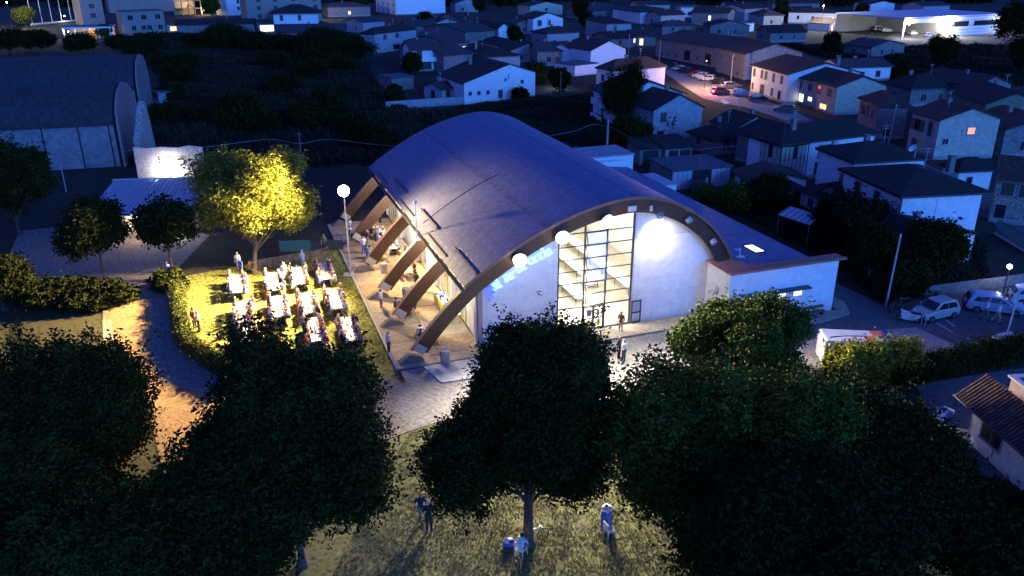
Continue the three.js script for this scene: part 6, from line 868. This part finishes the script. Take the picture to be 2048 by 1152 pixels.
{ // tiled house at the lower right, its roof tiles laid one by one
  const [x, z, turn, w, d] = [29.303,-38.476,-1.497,4.875,4.553], t = thing('tiled_house', 'white single storey house with a brown tiled lean roof at the lower right', 'house', x, z, turn), W = w / 2, D = d / 2, h = 2.7;
  mesh('wall', bx(-W, W + 3, 0, h, -D, D), M.white, t); mesh('upper_wall', bx(-1.75, W + 3, h, 4.6, -D - 2, 1.15), M.pink, t); mesh('roof_parapet', [bx(-1.9, W + 3, 4.6, 4.72, 0.95, 1.3), bx(-1.9, -1.6, 4.601, 4.721, -D - 2, 0.949), bx(-1.6, W + 3, 4.6, 4.72, -D - 2.2, -D - 1.9)], M.galv, t); mesh('flat_roof', bx(-1.6, W + 3, 4.601, 4.64, -D - 1.89, 0.949), M.flat, t);
  const n = 34, m = 8, z0 = D + 0.55, z1 = 1.16, y0 = h - 0.25, y1 = 3.75, L = Math.hypot(z0 - z1, y1 - y0), ang = Math.atan2(y1 - y0, z0 - z1), tw = 8.6 / n, tl = L / m, X0 = -3.7;
  mesh('roof_board', bx(X0, X0 + 8.6, -0.06, 0, -L, 0).rotateX(ang).translate(0, y0, z0), M.black, t); mesh('gable_end', prism([[z1, h - 0.3], [z0 - 0.1, h - 0.3], [z1, y1 - 0.1]], 0, 0.1).rotateY(-Math.PI / 2).translate(X0 + 0.15, 0, 0), M.pink, t);
  mesh('back_slope', prism([[-1.2, h - 0.3], [z1, y1 - 0.02], [z1, y1 - 0.12], [-1.2, h - 0.45]], 0, 1.8).rotateY(-Math.PI / 2).translate(-1.8, 0, 0), M.terracotta, t);
  const pan = new THREE.CylinderGeometry(tw * 0.3, tw * 0.36, tl * 1.12, 7, 1, true, -Math.PI / 2, Math.PI).rotateX(-Math.PI / 2).rotateZ(0), tg = prep(pan), tm = [0, 1, 2, 3].map((k) => mat([[0.14, 0.075, 0.055], [0.11, 0.06, 0.048], [0.17, 0.095, 0.07], [0.09, 0.055, 0.045]][k], 0.85, { side: THREE.DoubleSide }));
  for (let i = 0; i < n; i++) for (let j = 0; j < m; j++) { const q = new THREE.Mesh(tg, pick(tm)); q.name = 'roof_tile'; q.castShadow = q.receiveShadow = true; const sft = (j + 0.5) * tl; q.position.set(X0 + (i + 0.5) * tw, y0 + Math.sin(ang) * sft + 0.03, z0 - Math.cos(ang) * sft); q.rotation.set(ang + 0.05, 0, rr(-0.02, 0.02)); t.add(q); }
  mesh('gutter', bar(V(X0, y0 - 0.02, z0 + 0.07), V(X0 + 8.6, y0 - 0.02, z0 + 0.07), 0.07), M.frame, t); mesh('downpipe', bar(V(-W + 0.05, 0, D + 0.08), V(-W + 0.05, y0, D + 0.1), 0.05), M.galv, t); mesh('downpipe', bar(V(-W * 0.1, 0.4, D + 0.06), V(-W * 0.1, 1.5, D + 0.06), 0.03), M.frame, t);
  const o = opening(t, ['f', 0.36, 1.0, 1.7, 1.1], W, D), gr = []; for (let k = -8; k <= 8; k++) { const cx = -W + w * 0.36; for (const s of [-1, 1]) { const a = V(cx + k * 0.2, 1.0, D + 0.05), b = V(cx + k * 0.2 + s * 1.1, 2.1, D + 0.05); if (Math.min(a.x, b.x) > cx - 0.86 && Math.max(a.x, b.x) < cx + 0.86) gr.push(bar(a, b, 0.012, 0.012, 4)); } } mesh('window_grille', gr, M.frame, o);
  const cc = thing('covered_car', 'blue and white covered trailer beside the tiled house', 'trailer', 26.575,-43.236, 0.6); cc.scale.setScalar(0.6); mesh('tarpaulin', prism([[-0.9, 0.35], [0.9, 0.35], [0.8, 0.9], [0.1, 1.15], [-0.8, 0.8]], -0.6, 0.6, 0.05), mat([0.05, 0.09, 0.4], 0.5), cc); mesh('front_board', bx(0.92, 1.0, 0.4, 1.0, -0.6, 0.6), M.white, cc); for (const s of [-1, 1]) mesh('wheel', cyl(0.25, 0.25, 0.14, 0, -0.07, 0, 14).rotateX(Math.PI / 2).translate(0, 0.26, s * 0.68), M.rubber, cc);
}

// ---------- vehicles ----------
const paint = (c) => { const m = new THREE.MeshPhysicalMaterial({ color: rgb(...c), roughness: 0.35, clearcoat: 0.6, clearcoatRoughness: 0.15 }); return m; };
const headM = mat([0.6, 0.62, 0.65], 0.2), tailM = mat([0.35, 0.01, 0.01], 0.3), rimM = mat([0.4, 0.4, 0.42], 0.35, { metal: 0.8 });
// side outline nose at +x; estate keeps the roof long
function car(label, x, z, turn, c, o = {}) {
  const t = thing('parked_car', label, 'car', x, z, turn, 0, o.group), L = o.len ?? 3.9, h = o.h ?? 1.46, w = o.w ?? 0.82, s = L / 3.9, m = paint(c), est = o.estate;
  const low = [[-1.93, 0.35], [-1.95, 0.62], [-1.86, 0.92], [0.78, 0.95], [1.55, 0.78], [1.9, 0.62], [1.93, 0.36], [1.6, 0.24], [-1.7, 0.24]].map((p) => [p[0] * s, p[1]]);
  const cab = (est ? [[-1.84, 0.9], [-1.62, h - 0.06], [-1.4, h], [0.05, h], [0.3, h - 0.05], [1.05, 0.92]] : [[-1.8, 0.9], [-1.5, h - 0.1], [-1.15, h], [0.0, h], [0.25, h - 0.05], [1.0, 0.92]]).map((p) => [p[0] * s, p[1]]);
  const taper = (g, k) => { const p = g.attributes.position; for (let i = 0; i < p.count; i++) { const y = p.getY(i), f = 1 - k * Math.max(0, (y - 0.9) / (h - 0.9)) - 0.1 * Math.max(0, (Math.abs(p.getX(i)) / (1.95 * s) - 0.75) / 0.25); p.setZ(i, p.getZ(i) * f); } g.computeVertexNormals(); return g; };
  mesh('body', [taper(prism(low, -w, w, 0.07), 0.0), taper(prism(cab, -w * 0.96, w * 0.96, 0.05), 0.2)], m, t);
  const gl = (pts, z0, z1) => taper(prism(pts.map((p) => [p[0] * s, p[1]]), z0, z1), 0.2);
  mesh('side_window', gl([[-1.5, 0.98], [-1.28, h - 0.13], [-0.5, h - 0.1], [-0.5, 0.98]], -w * 0.985, w * 0.985), glassDark, t); mesh('side_window', gl([[-0.42, 0.98], [-0.42, h - 0.1], [0.12, h - 0.11], [0.72, 0.98]], -w * 0.985, w * 0.985), glassDark, t);
  const wind = (pts, ww) => { const g = prism(pts.map((p) => [p[0] * s, p[1]]), -ww, ww); return taper(g, 0.2); };
  mesh('windscreen', wind([[0.36, h - 0.1], [0.98, 0.98], [1.03, 0.98], [0.41, h - 0.09]], w * 0.84), glassDark, t);
  mesh('rear_window', wind(est ? [[-1.84, 1.0], [-1.68, h - 0.12], [-1.73, h - 0.12], [-1.89, 1.0]] : [[-1.79, 1.0], [-1.56, h - 0.17], [-1.61, h - 0.16], [-1.84, 1.0]], w * 0.78), glassDark, t);
  for (const q of [-1, 1]) { mesh('headlight', new THREE.SphereGeometry(0.15, 8, 6).scale(1, 0.6, 0.9).translate(1.74 * s, 0.68, q * w * 0.72), headM, t); mesh('taillight', bx(-1.97 * s, -1.84 * s, 0.65, 0.92, q * w * 0.8 - 0.09, q * w * 0.8 + 0.09), tailM, t); mesh('wing_mirror', new THREE.SphereGeometry(0.09, 7, 5).translate(0.72 * s, 1.0, q * (w + 0.08)), m, t);
    for (const a of [-1.2, 1.22]) { const wh = mesh('wheel', cyl(0.29, 0.29, 0.2, 0, -0.1, 0, 18).rotateX(Math.PI / 2).translate(a * s, 0.29, q * (w - 0.08)), M.rubber, t); mesh('rim', cyl(0.17, 0.17, 0.02, 0, -0.01, 0, 12).rotateX(Math.PI / 2).translate(a * s, 0.29, q * (w + 0.03)), rimM, wh); } }
  mesh('bumper', [bx(1.86 * s, 1.97 * s, 0.3, 0.5, -w * 0.8, w * 0.8), bx(-1.99 * s, -1.88 * s, 0.3, 0.5, -w * 0.8, w * 0.8)], M.dark, t); mesh('number_plate', [bx(1.972 * s, 1.985 * s, 0.38, 0.48, -0.25, 0.25)], M.white, t);
  return t;
}
car('pale beige hatchback parked nose out beside the leaning pole', 33.44,-58.505, Math.PI + 0.38, [0.5, 0.48, 0.42], { h: 1.52, len: 3.7 });
car('silver blue estate car parked right of the pale hatchback', 38.758,-59.676, -0.32, [0.36, 0.4, 0.52], { estate: true, len: 4.4 });
car('white car cut by the right edge beyond the silver estate', 43.071,-61.093, -0.3, [0.7, 0.7, 0.72], { len: 4.2 });
car('pale car at the hedge end by the leaning lamp post', 35.96,-52.221, 0.4, [0.5, 0.5, 0.5], { len: 4.2 });
{ // scooter
  const s = thing('scooter', 'white motor scooter standing in front of the pale hatchback', 'scooter', 30.912,-57.558, 2.7);
  for (const a of [-0.6, 0.62]) { const w = mesh('wheel', new THREE.TorusGeometry(0.2, 0.07, 8, 18).translate(a, 0.27, 0), M.rubber, s); mesh('rim', cyl(0.13, 0.13, 0.06, 0, -0.03, 0, 10).rotateX(Math.PI / 2).translate(a, 0.27, 0), rimM, w); }
  mesh('body', [prism([[-0.85, 0.55], [-0.8, 0.78], [-0.1, 0.72], [0, 0.3], [0.35, 0.3], [0.48, 1.0], [0.6, 0.95], [0.5, 0.25], [-0.3, 0.22]], -0.17, 0.17, 0.05)], paint([0.7, 0.72, 0.75]), s); mesh('seat', prism([[-0.85, 0.79], [-0.1, 0.74], [-0.12, 0.84], [-0.8, 0.9]], -0.14, 0.14, 0.03), M.black, s); mesh('handlebar', bar(V(0.48, 1.08, -0.32), V(0.48, 1.08, 0.32), 0.02), M.dark, s); mesh('front_fork', bar(V(0.62, 0.3, 0), V(0.5, 1.08, 0), 0.035), M.steel, s); mesh('headlight', new THREE.SphereGeometry(0.08, 8, 6).translate(0.6, 0.98, 0), headM, s); mesh('windshield', prism([[0.56, 1.05], [0.5, 1.5], [0.47, 1.5], [0.53, 1.05]], -0.2, 0.2), glassClear, s);
  const s2 = copy(s, 30.862,-59.676, 2.5, 'dark scooter half hidden at the foot of the leaning pole'); s2.children[2].material = paint([0.03, 0.03, 0.035]);
}
{ // ambulance
  const a = thing('ambulance', 'white ambulance with orange squares on its roof behind the bright hedge bush', 'ambulance', 24.123,-50.522, -0.1), w = paint([0.75, 0.75, 0.76]), og = paint([0.85, 0.13, 0.02]);
  a.scale.set(1, 0.88, 1);
  mesh('body', [prism([[-2.6, 0.4], [-2.65, 2.35], [-2.5, 2.5], [1.5, 2.5], [1.75, 2.4], [2.2, 1.5], [2.95, 1.15], [3.05, 0.9], [3.05, 0.4]], -0.98, 0.98, 0.1)], w, a);
  mesh('roof_square', bx(0.1, 0.85, 2.497, 2.512, 0.05, 0.85), og, a); mesh('roof_square', bx(0.75, 1.5, 2.498, 2.514, -0.85, -0.02), og, a); mesh('roof_rib', [-0.6, -0.2, 0.2, 0.6].map((z) => bx(-2.4, -0.05, 2.499, 2.52, z - 0.03, z + 0.03)), w, a); mesh('roof_cable', tube([V(-2.2, 2.53, 0.5), V(-1.2, 2.53, 0.2), V(-0.3, 2.55, 0.15), V(0.1, 2.53, 0.1)], 0.035, 16), mat([0.1, 0.11, 0.2], 0.6), a);
  mesh('light_bar', prism([[1.5, 2.51], [1.9, 2.5], [1.85, 2.68], [1.55, 2.7]], -0.85, 0.85, 0.03), mat([0.02, 0.03, 0.16], 0.25), a); mesh('rear_lights', [bx(-2.68, -2.6, 2.2, 2.4, -0.8, -0.5), bx(-2.68, -2.6, 2.2, 2.4, 0.5, 0.8)], mat([0.03, 0.05, 0.3], 0.3), a);
  mesh('side_stripe', [bx(-2.55, 2.0, 0.95, 1.2, 0.98, 0.99), bx(-2.55, 2.0, 0.95, 1.2, -0.99, -0.98)], og, a); mesh('windscreen', prism([[1.78, 2.35], [2.22, 1.52], [2.27, 1.54], [1.84, 2.37]], -0.85, 0.85), glassDark, a); for (const z of [-0.995, 0.981]) { mesh('side_window', bx(0.9, 1.8, 1.45, 2.1, z, z + 0.014), glassDark, a); mesh('side_window', bx(-1.6, -0.4, 1.5, 2.1, z, z + 0.014), glassDark, a); }
  for (const q of [-1, 1]) for (const k of [-1.7, 2.1]) { const wh = mesh('wheel', cyl(0.36, 0.36, 0.24, 0, -0.12, 0, 18).rotateX(Math.PI / 2).translate(k, 0.36, q * 0.86), M.rubber, a); mesh('rim', cyl(0.2, 0.2, 0.02, 0, -0.01, 0, 12).rotateX(Math.PI / 2).translate(k, 0.36, q * 0.99), rimM, wh); mesh('headlight', new THREE.SphereGeometry(0.16, 8, 6).translate(3.0, 0.9, q * 0.7), headM, a); }
}
// the paved street with its row of parked cars
struct('street', sheet(pairs([38.108,-216.108, 41.055,-220.292, 45.066,-199.013, 48.95,-181.321, 48.872,-168.921, 51.88,-152.522, 51.893,-141.596, 47.54,-141.596, 44.056,-154.679, 40.395,-159.169, 38.295,-165.136, 37.618,-178.42, 37.276,-199.013]), 0.006), mat([0.3, 0.26, 0.24], 0.9, { noise: 0.3, freq: 30, size: 8, z: 60 }));
struct('street', sheet(pairs([48.872,-168.921, 51.88,-152.522, 52.99,-139.764, 55.536,-128.854, 58.305,-87.676, 48.731,-71.493, 51.768,-83.95, 48.533,-114.846, 46.669,-141.596]), 0.002), asphaltMat);
struct('crossing_stripe', sheet(pairs([40.951,-161.507, 42.173,-163.302, 42.338,-159.169, 40.95,-157.457]), 0.02), M.white);
const CG = 'cars parked along the old stone barn';
car('dark car at the far end of the parked row, before the long old building', 40.613,-212.073, 2.2, [0.03, 0.03, 0.04], { group: CG });
car('silver car second from the far end of the parked row', 41.295,-206.282, 2.2, [0.45, 0.46, 0.5], { group: CG });
car('dark small car third in the parked row', 41.933,-202.585, 2.2, [0.02, 0.02, 0.025], { group: CG });
car('red car in the parked row before the dark gate', 43.381,-195.558, 2.5, [0.4, 0.03, 0.03], { group: CG });
car('white car with its tail to the street, left of two white ones', 43.9,-193.04, 2.5, [0.7, 0.7, 0.7], { group: CG });
car('white car with its tail to the street, right of two white ones', 44.509,-188.978, 2.5, [0.75, 0.75, 0.72], { group: CG });
car('black car parked between the white ones and the silver saloon', 45.922,-184.312, 2.3, [0.015, 0.015, 0.02], { group: CG });
car('silver grey saloon car at the near end of the barn wall', 47.169,-177.708, 0.2, [0.4, 0.38, 0.42], { group: CG, len: 4.4 });
car('pale car before the white two storey street house', 46.894,-167.641, 0.1, [0.4, 0.4, 0.5], { group: CG });
car('dark car on the pavement by the arched door canopy', 48.334,-161.507, 0.2, [0.02, 0.02, 0.025], { group: CG });
car('dark car with shining headlights before the shop front', 49.787,-149.39, 2.8, [0.1, 0.1, 0.11]);
{ // red car passing, tail lights on
  const c = car('red lit car driving past the parked row with its tail lights on', 43.02,-170.219, 0.35, [0.5, 0.05, 0.06]); for (const k of c.children) if (k.name === 'taillight') k.material = glow([1, 0.03, 0.06], 6, 0.3);
  const l = new THREE.PointLight(rgb(1, 0.06, 0.1), 70); l.position.set(-2.15, 0.8, 0); l.castShadow = true; l.shadow.radius = 8; c.add(l);
}
car('white van nosed car under the lit warehouse canopy, left', 139.245,-321.333, 0.1, [0.7, 0.7, 0.7], { h: 1.9, len: 4.6 });
car('pale car with a curved roof left of the lit warehouse bay', 140.046,-316.991, 0.3, [0.75, 0.75, 0.72], { len: 4.6 });
car('white car standing inside the lit warehouse bay, left of two', 144.49,-304.618, 0.4, [0.6, 0.6, 0.6]);
car('white car standing inside the lit warehouse bay, right of two', 146.568,-296.876, 0.2, [0.7, 0.7, 0.7], { estate: true });
car('dark car in the lamplight by the small porch house', 126.888,-325.793, 0.1, [0.03, 0.03, 0.03]);
car('white car in shadow below the far houses on the right', 106.399,-330.373, 0.1, [0.55, 0.55, 0.6], { estate: true });
car('dark car parked inside the open garage bay', 22.721,-96.081, 1.2, [0.02, 0.02, 0.025]);

// ---------- poles, lamps, wires, fences ----------
{ // the street lamp of the lawn
  const s = thing('street_lamp', 'tall street lamp with a glaring warm globe between the lit tree and the hall', 'street lamp', -14.457,-67.503);
  mesh('pole', [cyl(0.07, 0.045, 7.3, 0, 0, 0, 10), cyl(0.11, 0.09, 0.9, 0, 0, 0, 10)], M.galv, s); mesh('base_plate', bx(-0.6, 0.6, 0.0, 0.12, -0.5, 0.5), M.concrete, s); mesh('collar', cyl(0.12, 0.16, 0.14, 0, 7.25, 0, 12), M.galv, s); mesh('loudspeaker', [new THREE.ConeGeometry(0.16, 0.3, 10, 1).rotateZ(1.5).translate(0.25, 4.4, 0)], M.galv, s);
  mesh('globe', new THREE.SphereGeometry(0.5, 24, 14).translate(0, 7.8, 0), glow([1, 0.9, 0.7], 16), s);
  for (const [dx, dy, dz, I, w] of [[-8, -5.6, 9.5, 19000, 0.98], [9, -3.4, 4, 1300, 1.52], [-9, 0.4, -0.6, 5600, 0.85]]) { const d = V(dx, dy, dz).normalize(), l = new THREE.SpotLight(rgb(1, 0.74, 0.35), I, 0, w, 0.95); l.position.set(d.x * 0.56, 7.8 + d.y * 0.56, d.z * 0.56); l.target.position.set(d.x * 20, 7.8 + d.y * 20, d.z * 20); l.castShadow = true; l.shadow.radius = 16; s.add(l, l.target); }
}
function pole(name, label, x, z, h, r, o = {}) { const t = thing(name, label, o.cat ?? 'pole', x, z); mesh('shaft', bar(V(0, 0, 0), V(o.lx ?? 0, h, o.lz ?? 0), r, r * 0.65, 9), o.mat ?? M.concrete, t); if (o.arm) mesh('crossarm', bar(V((o.lx ?? 0) - o.arm, h - 0.3, 0), V((o.lx ?? 0) + o.arm, h - 0.3, 0), 0.05), M.frame, t); return t; }
pole('utility_pole', 'pale concrete pole right behind the hall roof', 13.434,-113.598, 5.2, 0.19, { arm: 0.4 });
pole('utility_pole', 'slim pole leaning beside the pale hatchback', 30.439,-60.479, 6.3, 0.09, { lx: 0.12, mat: M.galv });
pole('utility_pole', 'white topped pole before the brown house on the street', 56.54,-120.786, 6.2, 0.14, { lx: 0.2 });
pole('utility_pole', 'white topped pole before the old stone barn', 48.709,-184.312, 6.4, 0.14);
pole('utility_pole', 'slim white topped pole at the left end of the long old building', 38.81,-220.292, 6, 0.13);
pole('utility_pole', 'thin wooden pole in the dark field left of the hall', -27.4,-103.914, 5.5, 0.09, { mat: M.dull, arm: 0.5 });
pole('utility_pole', 'slim white pole before the pale gabled house, upper middle', 12.455,-300.699, 6.4, 0.16);
pole('utility_pole', 'thin grey pole beside the garden lamp and the blue gable', 10.104,-171.536, 4.4, 0.07, { mat: M.dull });
pole('utility_pole', 'thin grey pole beside the bright gabled house', 33.881,-243.761, 5.5, 0.09, { mat: M.galv });
pole('antenna_mast', 'thin antenna mast rising behind the lit tree', -30.815,-100.846, 3.2, 0.05, { arm: 0.7, mat: M.galv });
pole('utility_pole', 'thin bright pole by the warehouse wall at the left edge', -53.961,-95.177, 3.4, 0.06, { mat: M.galv });
{ const t = pole('lamp_post', 'slanting grey lamp post at the right edge of the parking lot', 36.184,-53.517, 4.5, 0.07, { lx: 0.1, mat: M.galv, cat: 'lamp post' }); mesh('lamp_arm', bar(V(0.1, 4.45, 0), V(0.9, 4.6, 0), 0.05), M.galv, t); mesh('lamp_head', bx(0.7, 1.3, 4.55, 4.68, -0.12, 0.12), M.galv, t);
  const f = thing('road_sign', 'thin railing post with a sign in front of the scooter', 'sign', 31.708,-57.003); mesh('post', bar(V(0, 0, 0), V(0, 1.0, 0), 0.03), M.galv, f); mesh('hoop', [bar(V(0, 1, 0), V(0.25, 1.0, 0.1), 0.03), bar(V(0.25, 1, 0.1), V(0.25, 0, 0.1), 0.03)], M.galv, f); }
const gl = (label, x, z, y, c, I, r, k) => { const t = thing('garden_lamp', label, 'lamp', x, z); mesh('post', bar(V(0, 0, 0), V(0, y - r * 0.8, 0), 0.05), M.frame, t); lamp(t, 'globe', 0, y, 0, r, c, I, k); return t; };
gl('small bright blue white lamp above the cars at the right', 41.674,-63.439, 2.4, [0.45, 0.6, 1], 14, 0.2, 30);
gl('small round white lamp in the dark garden right of the big blue gable', 9.621,-178.42, 1.6, [1, 0.97, 0.85], 30, 0.22, 14);
gl('tall street lamp glaring white before the far houses on the right', 116.86,-321.333, 9, [1, 0.98, 0.92], 1400, 0.24, 80);
gl('tall street lamp glaring warm white at the top left corner', -191.869,-325.793, 10, [1, 0.9, 0.7], 1600, 0.24, 80);
gl('street lamp at the top beside the beige tall block', -85.715,-377.99, 9, [1, 0.93, 0.75], 500, 0.24, 60);
gl('street lamp out in the paved street before the barn, warm orange', 40.892,-175.605, 6, [1, 0.6, 0.35], 700, 0.12, 5);
gl('small porch lamp on the right far houses', 130.024,-344.894, 3, [1, 0.95, 0.85], 60, 0.2, 20);
gl('small lamp among the parked cars of the sports court, top left', -187.883,-357.974, 3, [1, 1, 1], 60, 0.24, 30);
gl('white lamp beside the narrow white block at the top', -132.02,-425.33, 5, [1, 0.98, 0.9], 60, 0.24, 20);
gl('orange lamp at the top edge right of centre', 70.142,-457.944, 4, [1, 0.5, 0.25], 60, 0.24, 16);
{ // fence of the sports court
  const p = pairs([-194.629,-344.894, -184.558,-372.053]), t = thing('court_fence', 'high wire fence with pale posts around the sports court at the top left', 'fence', p[0][0], p[0][1]), dx = p[1][0] - p[0][0], dz = p[1][1] - p[0][1];
  for (let i = 0; i <= 6; i++) mesh('post', bar(V(dx * i / 6, 0, dz * i / 6), V(dx * i / 6, 10.5, dz * i / 6), 0.14), M.galv, t); for (const y of [10.4]) mesh('rail', bar(V(0, y, 0), V(dx, y + 0.01, dz), 0.09), M.galv, t);
  mesh('low_wall', bar(V(0, 0.5, 1), V(dx * 0.8, 0.5, dz * 0.8 + 1), 0.6, 0.6, 4), M.concrete, t);
}
{ // green mesh fence along the low wing
  const t = thing('mesh_fence', 'pale green mesh fence on posts along the low wing roof edge', 'fence', 17.616,-90.168, TH), net = mat([0.13, 0.15, 0.07], 0.8);
  for (let i = 0; i < 11; i++) { mesh('post', bx(-0.04, 0.04, 0, 2.1, i * 2.5 - 0.04, i * 2.5 + 0.04), M.frame, t); if (i < 10) { mesh('net_panel', Array.from({ length: 12 }, (_, k) => bx(-0.008, 0.008, 0.1, 2.0, i * 2.5 + 0.1 + k * 0.2, i * 2.5 + 0.22 + k * 0.2)), net, t); } }
}
{ // iron fence of the big white house
  const p = pairs([49.502,-78.861, 49.379,-72.589]), t = thing('iron_fence', 'dark iron bar fence at the right of the big white house', 'fence', p[0][0], p[0][1]), dx = p[1][0] - p[0][0], dz = p[1][1] - p[0][1], n = 26;
  for (let i = 0; i <= n; i++) mesh('bar', bx(-0.03, 0.03, 0.3, 1.7, -0.03, 0.03).translate(dx * i / n, 0, dz * i / n), M.frame, t); for (const y of [0.35, 1.6]) mesh('rail', bar(V(0, y, 0), V(dx, y, dz), 0.04), M.frame, t); mesh('plinth', bar(V(0, 0.15, 0), V(dx, 0.15, dz), 0.2, 0.2, 4), M.concrete, t);
  const q = pairs([32.055,-61.929, 41.674,-64.67, 46.467,-66.179]), w = thing('boundary_wall', 'low dark boundary wall behind the parked cars at the right', 'wall', q[0][0], q[0][1]); for (let i = 0; i < 2; i++) { const a = q[i], b = q[i + 1], l = Math.hypot(b[0] - a[0], b[1] - a[1]); mesh('wall_panel', bx(0.02, l - 0.02, 0, 0.9, -0.12, 0.12).rotateY(-Math.atan2(b[1] - a[1], b[0] - a[0])).translate(a[0] - q[0][0], 0, a[1] - q[0][1]), M.dull, w); }
}
{ const wire = (label, pts, r = 0.03) => { const t = thing('overhead_wire', label, 'wire', pts[0][0], pts[0][2]); mesh('cable', tube(pts.map((p) => V(p[0] - pts[0][0], p[1], p[2] - pts[0][2])), r, 40), mat([0.2, 0.2, 0.2], 0.6), t); };
  const w3 = (a, y) => { const p = pairs(a); return p.map((q, i) => [q[0], y[i], q[1]]); };
  wire('overhead wire sagging across the dark field left of the hall', w3([-47.468,-97.036, -38.82,-99.873, -30.567,-101.77, -26.208,-99.416, -23.62,-101.77, -17.508,-99.129, -12.864,-97.438], [4.6, 4.4, 5, 5, 5, 5, 5]));
  wire('overhead wire running to the pale concrete pole behind the hall', w3([4.675,-101.981, 8.343,-107.126, 11.381,-111.231, 12.912,-110.177], [5.4, 5, 5.1, 5]));
  wire('service wire dropping from the pole to the veranda house', w3([13.086,-110.526, 18.622,-97.581, 27.712,-99.819], [5, 4.6, 4.6]), 0.02);
}
{ const d = thing('satellite_dish', 'small pale satellite dish on the black roof of the big white house', 'satellite dish', 44.398,-88.175, 0.3, 6.6); mesh('dish', new THREE.SphereGeometry(0.75, 14, 6, 0, 6.3, 0, 0.75).rotateX(-1.1), mat([0.5, 0.5, 0.52], 0.5, { side: THREE.DoubleSide }), d); mesh('mast', bar(V(0, -0.8, 0), V(0, 0.4, 0), 0.04), M.galv, d); mesh('feed_arm', bar(V(0, 0.1, 0), V(0, 0.45, 0.9), 0.03), M.galv, d); }
{ const d = thing('garden_statue', 'small pale statue standing in front of the garage row', 'statue', 23.8,-96.539); mesh('figure', new THREE.LatheGeometry([[0.22, 0], [0.24, 0.1], [0.14, 0.2], [0.18, 0.6], [0.13, 0.9], [0.17, 1.05], [0.06, 1.2], [0.11, 1.32], [0.08, 1.45], [0, 1.48]].map((p) => new THREE.Vector2(p[0], p[1])), 12), M.white, d); mesh('plinth', bx(-0.3, 0.3, -0.01, 0.02, -0.3, 0.3), M.concrete, d); }

renderer.render(scene, camera);
